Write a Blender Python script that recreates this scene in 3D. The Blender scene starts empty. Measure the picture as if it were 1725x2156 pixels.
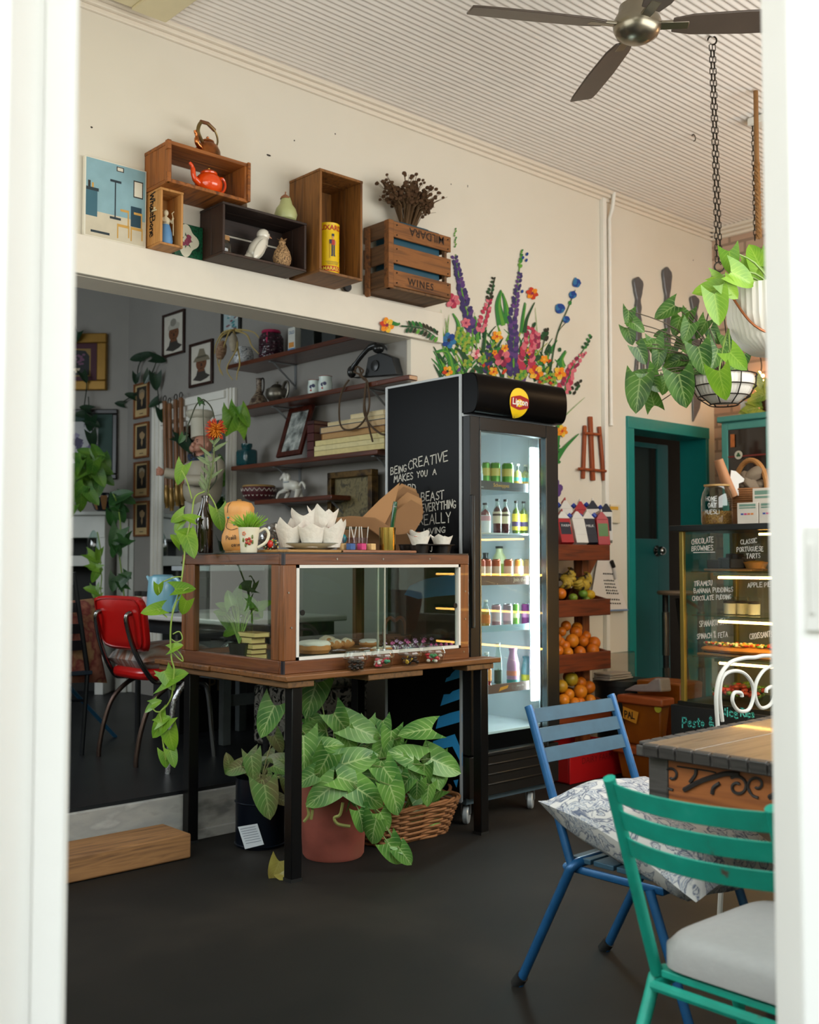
import bpy, math, random
from mathutils import Vector, Matrix
random.seed(7)
PI = math.pi
SC = bpy.context.scene
COL = SC.collection
# ------------------------------------------------------------------ camera
YAW, PITCH, FPX, CAM = math.radians(47.476), math.radians(2.642), 2247.5, Vector((0, 0, 1.2))
FW = Vector((math.cos(PITCH)*math.cos(YAW), math.cos(PITCH)*math.sin(YAW), math.sin(PITCH)))
RT = Vector((math.sin(YAW), -math.cos(YAW), 0)); DN = FW.cross(RT)
cd = bpy.data.cameras.new('camera'); cam = bpy.data.objects.new('camera', cd); COL.objects.link(cam)
cam.matrix_world = Matrix(((RT.x, -DN.x, -FW.x, CAM.x), (RT.y, -DN.y, -FW.y, CAM.y), (RT.z, -DN.z, -FW.z, CAM.z), (0, 0, 0, 1)))
cd.sensor_fit = 'VERTICAL'; cd.sensor_height = 36; cd.lens = 36*FPX/2156; cd.clip_start = .05
cd.dof.use_dof = True; cd.dof.focus_distance = 3.7; cd.dof.aperture_fstop = 4.0
SC.camera = cam
# ------------------------------------------------------------------ light
SC.view_settings.view_transform = 'Standard'; SC.view_settings.look = 'None'
SC.view_settings.gamma = 1; SC.view_settings.use_curve_mapping = False
SC.view_settings.exposure = 0.0
wd = bpy.data.worlds.new('world'); SC.world = wd; wd.use_nodes = True
wn = wd.node_tree.nodes; wl = wd.node_tree.links; bg = wn['Background']
wc = wn.new('ShaderNodeTexCoord'); ws = wn.new('ShaderNodeSeparateXYZ'); wr = wn.new('ShaderNodeValToRGB')
wl.new(wc.outputs['Generated'], ws.inputs[0]); wl.new(ws.outputs[2], wr.inputs[0]); wl.new(wr.outputs[0], bg.inputs[0])
wr.color_ramp.elements[0].position = .42; wr.color_ramp.elements[0].color = (.42, .42, .38, 1)
wr.color_ramp.elements[1].position = .56; wr.color_ramp.elements[1].color = (.86, .94, 1, 1)
bg.inputs[1].default_value = 4.4
def area(name, loc, to, sx, sy, power, col):
 d = bpy.data.lights.new(name, 'AREA'); d.shape = 'RECTANGLE'; d.size = sx; d.size_y = sy; d.energy = power; d.color = col
 o = bpy.data.objects.new(name, d); COL.objects.link(o); o.location = loc
 o.rotation_euler = Vector(to).to_track_quat('-Z', 'Y').to_euler(); return o
# daylight through the shop windows: front (street) side, left side, and the side window of the grey room
area('daylight_front', (3.9, .64, 2.2), (0, 1, .0), 3.2, 1.3, 72, (1, .98, .95))
area('daylight_side', (.60, 2.6, 2.2), (1, 0, 0), 2.1, 1.3, 23, (1, .98, .95))
area('daylight_grey_room', (.66, 6.0, 2.2), (1, 0, 0), 2.0, .9, 25, (.80, .91, 1))

pl = bpy.data.lights.new('warm_fill', 'POINT'); pl.energy = 21; pl.color = (1, .66, .36); pl.shadow_soft_size = .12  # unseen point light, added to warm the right side of the room
po = bpy.data.objects.new('warm_fill', pl); COL.objects.link(po); po.location = (6.0, 1.7, 2.75)
# ------------------------------------------------------------------ helpers
def ray(x, y): return RT*((x-862.5)/FPX) + DN*((y-1078)/FPX) + FW
def at(x, y, ax, val):
 """photo pixel -> the point where its sight line meets the plane ax = val"""
 v = ray(x, y); i = 'xyz'.index(ax); return CAM + v*((val-CAM[i])/v[i])
def atd(x, y, d): return CAM + ray(x, y)*d
def lin(c): return tuple((v/12.92 if v <= .04045 else ((v+.055)/1.055)**2.4) for v in c)
def hexc(h): return lin(tuple(int(h[i:i+2], 16)/255 for i in (0, 2, 4)))
MATS = {}
def M(h, rough=.55, metal=0, var=.12, scale=14, bump=0, coat=0, spec=.5, name=None, emit=0, sheen=0):
 key = (h, rough, metal, var, scale, bump, coat, spec, emit)
 if key in MATS: return MATS[key]
 m = bpy.data.materials.new(name or 'paint_'+h); m.use_nodes = True
 nt = m.node_tree; b = nt.nodes['Principled BSDF']; c = hexc(h)
 b.inputs['Roughness'].default_value = rough; b.inputs['Metallic'].default_value = metal
 b.inputs['Coat Weight'].default_value = coat; b.inputs['Specular IOR Level'].default_value = spec
 if emit:
  b.inputs['Emission Color'].default_value = (*c, 1); b.inputs['Emission Strength'].default_value = emit
 tc = nt.nodes.new('ShaderNodeTexCoord'); nz = nt.nodes.new('ShaderNodeTexNoise')
 nz.inputs['Scale'].default_value = scale; nz.inputs['Detail'].default_value = 5
 nt.links.new(tc.outputs['Object'], nz.inputs['Vector'])
 mx = nt.nodes.new('ShaderNodeMix'); mx.data_type = 'RGBA'
 mx.inputs[6].default_value = (*[v*(1-var) for v in c], 1); mx.inputs[7].default_value = (*[min(1, v*(1+var)) for v in c], 1)
 nt.links.new(nz.outputs[0], mx.inputs[0]); nt.links.new(mx.outputs[2], b.inputs['Base Color'])
 if bump:
  bp = nt.nodes.new('ShaderNodeBump'); bp.inputs['Strength'].default_value = bump; bp.inputs['Distance'].default_value = .01
  nt.links.new(nz.outputs[0], bp.inputs['Height']); nt.links.new(bp.outputs[0], b.inputs['Normal'])
 MATS[key] = m; return m
def ramp_mat(name, stops, vec_scale=(1, 1, 1), scale=5, detail=6, rough=.6, tex='noise', bump=.1, distort=0, coat=0, metal=0):
 if name in MATS: return MATS[name]
 m = bpy.data.materials.new(name); m.use_nodes = True; nt = m.node_tree; b = nt.nodes['Principled BSDF']
 tc = nt.nodes.new('ShaderNodeTexCoord'); mp = nt.nodes.new('ShaderNodeMapping'); mp.inputs['Scale'].default_value = vec_scale
 nt.links.new(tc.outputs['Object'], mp.inputs[0])
 if tex == 'noise':
  t = nt.nodes.new('ShaderNodeTexNoise'); t.inputs['Scale'].default_value = scale; t.inputs['Detail'].default_value = detail; t.inputs['Distortion'].default_value = distort
 elif tex == 'voronoi':
  t = nt.nodes.new('ShaderNodeTexVoronoi'); t.inputs['Scale'].default_value = scale
 elif tex == 'wave':
  t = nt.nodes.new('ShaderNodeTexWave'); t.inputs['Scale'].default_value = scale; t.inputs['Distortion'].default_value = distort; t.inputs['Detail'].default_value = detail
 nt.links.new(mp.outputs[0], t.inputs['Vector'])
 r = nt.nodes.new('ShaderNodeValToRGB'); el = r.color_ramp.elements
 while len(el) < len(stops): el.new(.5)
 for e, (p, h) in zip(el, stops): e.position = p; e.color = (*hexc(h), 1)
 out = t.outputs['Distance'] if tex == 'voronoi' else t.outputs[0]
 nt.links.new(out, r.inputs[0]); nt.links.new(r.outputs[0], b.inputs['Base Color'])
 b.inputs['Roughness'].default_value = rough; b.inputs['Coat Weight'].default_value = coat; b.inputs['Metallic'].default_value = metal
 if bump:
  bp = nt.nodes.new('ShaderNodeBump'); bp.inputs['Strength'].default_value = bump; bp.inputs['Distance'].default_value = .01
  nt.links.new(out, bp.inputs['Height']); nt.links.new(bp.outputs[0], b.inputs['Normal'])
 MATS[name] = m; return m
def wood(h0, h1, ax='x', rough=.5, coat=0, bump=.15):
 s = {'x': (1.2, 16, 16), 'y': (16, 1.2, 16), 'z': (16, 16, 1.2)}[ax]
 return ramp_mat('wood_%s_%s_%s' % (h0, h1, ax), [(.28, h0), (.5, h1), (.72, h0)], s, 2.2, 7, rough, bump=bump, distort=.6, coat=coat)
def glass(name, tint='eef6f4', refl=1.0, rough=.0, dens=0):
 """clear pane: what lies behind plus a Fresnel reflection"""
 if name in MATS: return MATS[name]
 m = bpy.data.materials.new(name); m.use_nodes = True; nt = m.node_tree; nt.nodes.remove(nt.nodes['Principled BSDF'])
 out = nt.nodes['Material Output']; tr = nt.nodes.new('ShaderNodeBsdfTransparent'); gl = nt.nodes.new('ShaderNodeBsdfGlossy')
 fr = nt.nodes.new('ShaderNodeFresnel'); mx = nt.nodes.new('ShaderNodeMixShader'); ml = nt.nodes.new('ShaderNodeMath')
 tr.inputs[0].default_value = (*hexc(tint), 1); gl.inputs['Roughness'].default_value = rough; gl.inputs[0].default_value = (1, 1, 1, 1)
 fr.inputs[0].default_value = 1.5; ml.operation = 'MULTIPLY'; ml.inputs[1].default_value = refl
 ge = nt.nodes.new('ShaderNodeNewGeometry'); iv = nt.nodes.new('ShaderNodeMath'); iv.operation = 'SUBTRACT'; iv.inputs[0].default_value = 1; nt.links.new(ge.outputs['Backfacing'], iv.inputs[1])
 m2 = nt.nodes.new('ShaderNodeMath'); m2.operation = 'MULTIPLY'; nt.links.new(ml.outputs[0], m2.inputs[0]); nt.links.new(iv.outputs[0], m2.inputs[1])
 nt.links.new(fr.outputs[0], ml.inputs[0]); nt.links.new(m2.outputs[0], mx.inputs[0])
 nt.links.new(tr.outputs[0], mx.inputs[1]); nt.links.new(gl.outputs[0], mx.inputs[2]); nt.links.new(mx.outputs[0], out.inputs[0])
 MATS[name] = m; return m
def leafm(name, base, dark, vein, vs=.5, rough=.38, freq=7):
 """leaf blade: midrib and side veins from the blade's own uv"""
 if name in MATS: return MATS[name]
 m = bpy.data.materials.new(name); m.use_nodes = True; nt = m.node_tree; b = nt.nodes['Principled BSDF']
 N = nt.nodes.new; L = nt.links.new
 uv = N('ShaderNodeUVMap'); sp = N('ShaderNodeSeparateXYZ'); L(uv.outputs[0], sp.inputs[0])
 def math_(op, a, c=None):
  n = N('ShaderNodeMath'); n.operation = op
  for i, q in enumerate((a, c)):
   if q is None: continue
   if isinstance(q, (int, float)): n.inputs[i].default_value = q
   else: L(q, n.inputs[i])
  return n.outputs[0]
 u = math_('ABSOLUTE', math_('SUBTRACT', sp.outputs[0], .5))
 mid = math_('SUBTRACT', 1, math_('MULTIPLY', u, 22))
 lat = math_('SUBTRACT', math_('MULTIPLY', math_('COSINE', math_('MULTIPLY', math_('SUBTRACT', sp.outputs[1], math_('MULTIPLY', u, .9)), freq*6.283)), 5), 3.9)
 lat = math_('MULTIPLY', lat, math_('SUBTRACT', 1, math_('MULTIPLY', u, 1.7)))
 v = math_('MAXIMUM', mid, lat); cl = N('ShaderNodeClamp'); L(math_('MULTIPLY', v, vs), cl.inputs[0])
 nz = N('ShaderNodeTexNoise'); tc = N('ShaderNodeTexCoord'); L(tc.outputs['Object'], nz.inputs['Vector']); nz.inputs['Scale'].default_value = 11
 m1 = N('ShaderNodeMix'); m1.data_type = 'RGBA'; m1.inputs[6].default_value = (*hexc(dark), 1); m1.inputs[7].default_value = (*hexc(base), 1)
 rp = N('ShaderNodeValToRGB'); rp.color_ramp.elements[0].position = .36; rp.color_ramp.elements[1].position = .62; L(nz.outputs[0], rp.inputs[0]); L(rp.outputs[0], m1.inputs[0])
 m2 = N('ShaderNodeMix'); m2.data_type = 'RGBA'; L(cl.outputs[0], m2.inputs[0]); L(m1.outputs[2], m2.inputs[6]); m2.inputs[7].default_value = (*hexc(vein), 1)
 L(m2.outputs[2], b.inputs['Base Color']); b.inputs['Roughness'].default_value = rough
 tl = N('ShaderNodeBsdfTranslucent'); L(m2.outputs[2], tl.inputs[0]); ms = N('ShaderNodeMixShader'); ms.inputs[0].default_value = .22
 L(b.outputs[0], ms.inputs[1]); L(tl.outputs[0], ms.inputs[2]); L(ms.outputs[0], nt.nodes['Material Output'].inputs[0])
 MATS[name] = m; return m

class B:
 """collects shapes that become ONE mesh"""
 def __init__(s): s.v = []; s.f = []; s.mi = []; s.t = []; s.cur = 0
 def add(s, vs, fs, uv=None):
  n = len(s.v); s.v += [Vector(p) for p in vs]; s.t += (uv or [(0, 0)]*len(vs))
  for f in fs: s.f.append([i+n for i in f]); s.mi.append(s.cur)
  return s
 def m(s, i): s.cur = i; return s
 def box(s, c, d, R=None):
  x, y, z = d[0]/2, d[1]/2, d[2]/2
  vs = [Vector(p) for p in ((-x,-y,-z),(x,-y,-z),(x,y,-z),(-x,y,-z),(-x,-y,z),(x,-y,z),(x,y,z),(-x,y,z))]
  if R is not None: vs = [R @ p for p in vs]
  c = Vector(c); return s.add([p+c for p in vs], [(0,3,2,1),(4,5,6,7),(0,1,5,4),(1,2,6,5),(2,3,7,6),(3,0,4,7)])
 def bb(s, a, b): return s.box([(a[i]+b[i])/2 for i in range(3)], [abs(b[i]-a[i]) for i in range(3)])
 def tube(s, pts, r, n=8, closed=False, caps=True, flat=1.0):
  pts = [Vector(p) for p in pts]; k = len(pts); rs = r if isinstance(r, (list, tuple)) else [r]*k
  T = []
  for i in range(k):
   a = pts[(i-1) % k] if (closed or i > 0) else pts[i]; c = pts[(i+1) % k] if (closed or i < k-1) else pts[i]
   d = (c-a); T.append(d.normalized() if d.length > 1e-9 else Vector((0, 0, 1)))
  u = T[0].orthogonal().normalized(); vs = []; fs = []
  for i in range(k):
   u = (u - T[i]*u.dot(T[i])); u = u.normalized() if u.length > 1e-6 else T[i].orthogonal().normalized()
   w = T[i].cross(u)
   vs += [pts[i] + (u*math.cos(2*PI*j/n) + w*math.sin(2*PI*j/n)*flat)*rs[i] for j in range(n)]
  for i in range(k if closed else k-1):
   a, b = i*n, ((i+1) % k)*n
   fs += [(a+j, a+(j+1) % n, b+(j+1) % n, b+j) for j in range(n)]
  if caps and not closed: fs += [tuple(range(n-1, -1, -1)), tuple(range((k-1)*n, k*n))]
  return s.add(vs, fs)
 def cyl(s, a, b, r, r2=None, n=16): return s.tube([a, b], [r, r if r2 is None else r2], n)
 def lathe(s, prof, n=24, c=(0, 0, 0), R=None, sx=1, sy=1, rib=0, ribn=0):
  c = Vector(c); vs = []; fs = []; k = len(prof)
  for r, z in prof:
   for j in range(n):
    a = 2*PI*j/n; q = r*(1+rib*math.cos(ribn*a)) if rib else r
    p = Vector((q*math.cos(a)*sx, q*math.sin(a)*sy, z)); vs.append((R @ p if R is not None else p)+c)
  for i in range(k-1):
   fs += [(i*n+j, i*n+(j+1) % n, (i+1)*n+(j+1) % n, (i+1)*n+j) for j in range(n)]
  if prof[0][0] > 1e-6: fs.append(tuple(range(n-1, -1, -1)))
  if prof[-1][0] > 1e-6: fs.append(tuple(range((k-1)*n, k*n)))
  return s.add(vs, fs)
 def ball(s, c, r, nu=16, nv=10, R=None, fn=None):
  if not isinstance(r, (tuple, list)): r = (r, r, r)
  c = Vector(c); vs = []; fs = []
  for i in range(nv+1):
   th = PI*i/nv
   for j in range(nu):
    ph = 2*PI*j/nu; p = Vector((math.sin(th)*math.cos(ph), math.sin(th)*math.sin(ph), math.cos(th)))
    if fn: p = p*fn(p)
    p = Vector((p.x*r[0], p.y*r[1], p.z*r[2])); vs.append((R @ p if R is not None else p)+c)
  for i in range(nv): fs += [(i*nu+j, (i+1)*nu+j, (i+1)*nu+(j+1) % nu, i*nu+(j+1) % nu) for j in range(nu)]
  return s.add(vs, fs)
 def prism(s, poly, o, ux, uy, th):
  """flat outline (2d) in the plane o + a*ux + b*uy, thickness th along ux x uy"""
  o, ux, uy = Vector(o), Vector(ux), Vector(uy); nn = ux.cross(uy).normalized()*th; k = len(poly)
  a = [o+ux*p[0]+uy*p[1] for p in poly]; bt = [p+nn for p in a]
  if th == 0: return s.add(a, [tuple(range(k))])
  return s.add(a+bt, [tuple(range(k-1, -1, -1)), tuple(range(k, 2*k))]+[(i, (i+1) % k, k+(i+1) % k, k+i) for i in range(k)])
 def grid(s, fn, nu, nv, wrap=False):
  vs = []; uv = []
  for i in range(nu+1):
   for j in range(nv+1): vs.append(fn(i/nu, j/nv)); uv.append((i/nu, j/nv))
  return s.add(vs, [(i*(nv+1)+j, (i+1)*(nv+1)+j, (i+1)*(nv+1)+j+1, i*(nv+1)+j+1) for i in range(nu) for j in range(nv)], uv)
 def leaf(s, base, d, nrm, L, W, notch=.34, droop=.18, fold=.22, nu=6, nv=7, curl=0, tip=1.25):
  base, d = Vector(base), Vector(d).normalized(); nrm = Vector(nrm); nrm = (nrm-d*nrm.dot(d)).normalized(); sd = d.cross(nrm)
  def fn(a, t):
   u = a*2-1; y = L*t - notch*L*((1-t)**2.2)*abs(u)**1.4*1.0
   w = W*((1-t)**(1/tip))*(.9+.95*t)
   z = -droop*L*t*t + fold*w*abs(u) - curl*w*u*u
   return base + d*y + sd*(u*w) + nrm*z
  return s.grid(fn, nu, nv)
 def blade(s, base, d, nrm, L, W, droop=.2, nv=6):
  base, d = Vector(base), Vector(d).normalized(); nrm = Vector(nrm); nrm = (nrm-d*nrm.dot(d)).normalized(); sd = d.cross(nrm)
  return s.grid(lambda a, t: base+d*(L*t)+sd*((a*2-1)*W*math.sin(PI*(.08+.92*t))**.8)+nrm*(-droop*L*t*t+.2*W*abs(a*2-1)), 2, nv)
def mesh(name, b, mats, smooth=38):
 me = bpy.data.meshes.new(name); me.from_pydata([tuple(p) for p in b.v], [], b.f)
 for q in (mats if isinstance(mats, (list, tuple)) else [mats]): me.materials.append(q)
 me.polygons.foreach_set('material_index', b.mi)
 if any(t != (0, 0) for t in b.t):
  ul = me.uv_layers.new(name='UVMap'); me.update()
  idx = [0]*len(me.loops); me.loops.foreach_get('vertex_index', idx)
  ul.data.foreach_set('uv', [c for i in idx for c in b.t[i]])
 me.update()
 if smooth:
  me.shade_smooth(); me.set_sharp_from_angle(angle=math.radians(smooth))
 return me
def bevel(o, w, seg=2):
 md = o.modifiers.new('edge', 'BEVEL'); md.width = w; md.segments = seg; md.limit_method = 'ANGLE'; md.angle_limit = math.radians(40)
 return o
def part(name, b, mats, parent, bev=0, smooth=38, label=None, local=False, stuff=False):
 """a mesh under its thing; shapes are given in world space unless local"""
 if not local and parent is not None:
  o0 = WLOC[parent.name]
  b.v = [p-o0 for p in b.v]
 o = bpy.data.objects.new(name, mesh(name, b, mats, smooth)); COL.objects.link(o); o.parent = parent
 if parent is not None and parent.name in WLOC: WLOC[o.name] = WLOC[parent.name]
 if bev: bevel(o, bev)
 if label: o['label'] = label
 if stuff: o['kind'] = 'stuff'
 return o
WLOC = {}
def tag(o, label, cat, group=None, kind=None):
 o['label'] = label; o['category'] = cat
 if group: o['group'] = group
 if kind: o['kind'] = kind
 return o
def thing(name, label, cat, loc=(0, 0, 0), rz=0, group=None):
 o = bpy.data.objects.new(name, None); COL.objects.link(o); o.location = loc; o.rotation_euler = (0, 0, rz)
 o.empty_display_size = .1; WLOC[o.name] = Vector(loc); return tag(o, label, cat, group)
def solo(name, b, mats, label, cat, loc=None, bev=0, group=None, smooth=38, kind=None):
 """a thing that is one mesh; its origin is set at its base"""
 if loc is None:
  n = len(b.v); loc = (sum(p.x for p in b.v)/n, sum(p.y for p in b.v)/n, min(p.z for p in b.v))
 loc = Vector(loc); b.v = [p-loc for p in b.v]
 o = bpy.data.objects.new(name, mesh(name, b, mats, smooth)); COL.objects.link(o); o.location = loc; WLOC[o.name] = loc
 if bev: bevel(o, bev)
 return tag(o, label, cat, group, kind)
def struct(name, b, mats, bev=0, parent=None, smooth=38):
 o = bpy.data.objects.new(name, mesh(name, b, mats, smooth)); COL.objects.link(o); WLOC[o.name] = Vector((0, 0, 0))
 if parent is not None: o.parent = parent
 else: o['kind'] = 'structure'
 if bev: bevel(o, bev)
 return o
def dup(root, loc, label=None, rz=None, group=None, scale=None):
 r = root.copy(); COL.objects.link(r); r.location = loc
 if rz is not None: r.rotation_euler = (0, 0, rz)
 if label: r['label'] = label
 if group: r['group'] = group
 if scale: r.scale = scale if isinstance(scale, (tuple, list)) else (scale,)*3
 def kids(a, b_):
  for ch in [q for q in a.children]:
   c = ch.copy(); COL.objects.link(c); c.parent = b_; kids(ch, c)
 kids(root, r); return r
# hand lettering: every letter is a few strokes in a unit box
GL = {'A': [((0,0),(.3,1),(.62,0)),((.1,.38),(.52,.38))],'B': [((.02,0),(.02,1),(.4,.95),(.45,.75),(.35,.55),(.05,.52)),((.3,.54),(.55,.38),(.5,.1),(.02,0))],
'C': [((.55,.85),(.35,1),(.1,.8),(.02,.45),(.15,.1),(.38,0),(.56,.12))],'D': [((.02,0),(.02,1),(.4,.85),(.55,.5),(.4,.12),(.02,0))],
'E': [((.5,1),(.03,.98),(.03,0),(.52,.02)),((.03,.52),(.42,.54))],'F': [((.5,1),(.03,.98),(.03,0)),((.03,.52),(.4,.54))],
'G': [((.55,.85),(.32,1),(.08,.75),(.02,.4),(.2,.03),(.5,.08),(.56,.42),(.32,.42))],'H': [((.02,0),(.02,1)),((.52,0),(.52,1)),((.02,.5),(.52,.52))],
'I': [((.08,0),(.08,1))],'J': [((.45,1),(.45,.2),(.28,0),(.05,.15))],'K': [((.02,0),(.02,1)),((.52,1),(.05,.45),(.55,0))],'L': [((.03,1),(.03,.02),(.5,.02))],
'M': [((0,0),(.08,1),(.32,.35),(.58,1),(.66,0))],'N': [((.02,0),(.02,1),(.52,0),(.54,1))],'O': [((.3,1),(.06,.8),(.02,.4),(.25,0),(.5,.2),(.55,.65),(.3,1))],
'P': [((.03,0),(.03,1),(.45,.95),(.5,.65),(.35,.48),(.04,.45))],'Q': [((.3,1),(.06,.8),(.02,.4),(.25,0),(.5,.2),(.55,.65),(.3,1)),((.35,.25),(.6,-.1))],
'R': [((.03,0),(.03,1),(.45,.95),(.5,.7),(.35,.5),(.05,.47)),((.22,.47),(.55,0))],'S': [((.5,.88),(.3,1),(.08,.85),(.12,.6),(.42,.42),(.5,.18),(.3,0),(.03,.1))],
'T': [((0,.97),(.6,1)),((.3,.98),(.28,0))],'U': [((.03,1),(.05,.25),(.25,0),(.48,.2),(.52,1))],'V': [((0,1),(.28,0),(.56,1))],'W': [((0,1),(.17,0),(.36,.7),(.56,0),(.74,1))],
'X': [((0,1),(.52,0)),((.52,1),(0,0))],'Y': [((0,1),(.28,.5),(.54,1)),((.28,.5),(.25,0))],'Z': [((.02,1),(.5,1),(0,0),(.53,0))],
'e': [((.04,.3),(.4,.35),(.3,.58),(.08,.5),(.05,.15),(.22,0),(.42,.1))],'s': [((.36,.5),(.2,.58),(.08,.45),(.3,.2),(.22,0),(.03,.06))],'t': [((.15,.85),(.15,.1),(.3,.02)),((0,.58),(.32,.6))],
'o': [((.2,.56),(.03,.3),(.2,0),(.38,.28),(.2,.56))],'l': [((.06,1),(.06,.0))],'i': [((.06,.55),(.06,0)),((.06,.72),(.06,.76))],'c': [((.35,.48),(.15,.56),(.03,.28),(.16,0),(.36,.08))],'a': [((.34,.5),(.12,.56),(.03,.25),(.15,0),(.33,.2),(.36,.55),(.38,0))],
'n': [((.04,0),(.04,.56),),((.04,.4),(.22,.57),(.34,.4),(.35,0))],'u': [((.04,.56),(.06,.12),(.2,0),(.34,.15),(.35,.56)),((.35,.3),(.38,0))],'r': [((.04,0),(.04,.56)),((.04,.38),(.2,.57),(.3,.5))],'h': [((.04,0),(.04,1)),((.04,.4),(.22,.57),(.34,.4),(.35,0))],
'&': [((.55,.0),(.12,.75),(.25,1),(.38,.8),(.05,.3),(.15,0),(.5,.35))],'x': [((0,.5),(.36,0)),((.36,.5),(0,0))],'-': [((.05,.4),(.35,.4))],"'": [((.05,1),(.03,.8))]}
def hand(b, txt, o, ux, uy, h, w=.006, jit=.05, sp=.16, wid=1.0, seed=1):
 """chalk / marker lettering laid on a surface: flat strokes"""
 rn = random.Random(seed); o, ux, uy = Vector(o), Vector(ux).normalized(), Vector(uy).normalized(); nn = ux.cross(uy).normalized()*.0008; x = 0
 for ch in txt:
  if ch == ' ': x += .42*h; continue
  g = GL.get(ch) or GL.get(ch.upper())
  if not g: continue
  wmax = max(p[0] for st in g for p in st); dy = rn.uniform(-jit, jit); sk = rn.uniform(-jit, jit); sc = 1+rn.uniform(-jit, jit)
  for st in g:
   P = [o+ux*(x+(p[0]*wid+sk*p[1])*h*sc)+uy*((p[1]*sc+dy)*h)+nn for p in st]
   for a, c in zip(P[:-1], P[1:]):
    d = (c-a); 
    if d.length < 1e-6: continue
    d.normalize(); q = d.cross(nn.normalized())*w*.5; e = d*w*.35
    b.add([a-e+q, a-e-q, c+e-q, c+e+q], [(0, 1, 2, 3)])
  x += (wmax*wid+sp)*h*sc
 return x
def typed(b, txt, o, ux, uy, h, th=.0008, shear=0, space=1.0, center=False, bold=0):
 """printed lettering"""
 cu = bpy.data.curves.new('t', 'FONT'); cu.body = txt; cu.size = 1; cu.shear = shear; cu.space_character = space; cu.resolution_u = 2; cu.offset = bold
 ob = bpy.data.objects.new('t', cu); COL.objects.link(ob); dg = bpy.context.evaluated_depsgraph_get(); dg.update()
 me = bpy.data.meshes.new_from_object(ob.evaluated_get(dg)); xs = [v.co.x for v in me.vertices] or [0]
 o, ux, uy = Vector(o), Vector(ux).normalized(), Vector(uy).normalized(); nn = ux.cross(uy).normalized()*th; k = h/.72
 off = (max(xs)+min(xs))/2 if center else 0
 b.add([o+ux*((v.co.x-off)*k)+uy*(v.co.y*k)+nn for v in me.vertices], [tuple(p.vertices) for p in me.polygons])
 wdt = (max(xs)-min(xs))*k; bpy.data.objects.remove(ob); bpy.data.curves.remove(cu); bpy.data.meshes.remove(me); return wdt
def arc(c, r, a0, a1, n, ux=(1, 0, 0), uy=(0, 0, 1)):
 c, ux, uy = Vector(c), Vector(ux), Vector(uy)
 return [c+ux*(r*math.cos(a0+(a1-a0)*i/n))+uy*(r*math.sin(a0+(a1-a0)*i/n)) for i in range(n+1)]
def spline(pts, n=6):
 pts = [Vector(p) for p in pts]; out = []
 for i in range(len(pts)-1):
  p0 = pts[max(i-1, 0)]; p1 = pts[i]; p2 = pts[i+1]; p3 = pts[min(i+2, len(pts)-1)]
  for j in range(n):
   t = j/n; out.append(.5*((2*p1)+(p2-p0)*t+(2*p0-5*p1+4*p2-p3)*t*t+(3*p1-p0-3*p2+p3)*t**3))
 return out+[pts[-1]]
X_, Y_, Z_ = Vector((1, 0, 0)), Vector((0, 1, 0)), Vector((0, 0, 1))
def RZ(a): return Matrix.Rotation(a, 3, 'Z')
def RX(a): return Matrix.Rotation(a, 3, 'X')
def RY(a): return Matrix.Rotation(a, 3, 'Y')
# ================================================================== THE SETTING
CREAM = ramp_mat('cream_plaster', [(.3, 'd9d1c1'), (.5, 'ddd6c8'), (.75, 'dbd4c6')], (1, 1, 1), 1.6, 6, .85, bump=.02)
GREYW = ramp_mat('grey_plaster', [(.3, '8f8b86'), (.55, '96928d'), (.75, '918d89')], (1, 1, 1), 2.2, 6, .8, bump=.02)
WHITE = M('f1efe9', .45, var=.03); WHITE2 = M('e9e6de', .5, var=.05)
def floor_mat(name, a, b_, c, r0, r1):
 m = ramp_mat(name, [(.3, a), (.52, b_), (.74, c)], (1, 1, 1), 1.5, 9, .4, bump=.03, distort=.4)
 nt = m.node_tree; b = nt.nodes['Principled BSDF']; nz = nt.nodes.new('ShaderNodeTexNoise'); nz.inputs['Scale'].default_value = 3.3; nz.inputs['Detail'].default_value = 8
 mr = nt.nodes.new('ShaderNodeMapRange'); mr.inputs['To Min'].default_value = r0; mr.inputs['To Max'].default_value = r1
 nt.links.new(nz.outputs[0], mr.inputs[0]); nt.links.new(mr.outputs[0], b.inputs['Roughness']); b.inputs['Specular IOR Level'].default_value = .3; return m
FLOOR = floor_mat('dark_concrete', '0e0d0b', '191613', '29241f', .5, .8)
PLAT = floor_mat('dark_boards', '0f1113', '15171a', '1d1f21', .3, .55)
CONC = ramp_mat('rough_concrete', [(.3, '6b6a68'), (.45, '9a9894'), (.6, '8d8c8a'), (.75, 'b0aeab')], (1, 1, 2.5), 5, 9, .9, bump=.4)
TEAL = M('0f7f7b', .4, var=.1); TEALD = M('06504e', .6, var=.12, spec=.3)
CEIL = M('e3dcd4', .7, var=.05)
WX, WY = .55, 4.10
struct('floor', B().bb((-1.2, -1.2, -.1), (6.9, 4.09, 0)), FLOOR)
struct('platform', B().bb((.2, 4.085, -.1), (3.77, 4.285, .215)).bb((.2, 4.285, -.1), (4.1, 9.5, .215)), [PLAT])
b = B(); b.bb((.55, 4.062, 0), (3.77, 4.087, .20)); b.bb((.55, 4.05, 0), (3.77, 4.068, .045))
struct('step_riser', b, CONC, .004)
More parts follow.
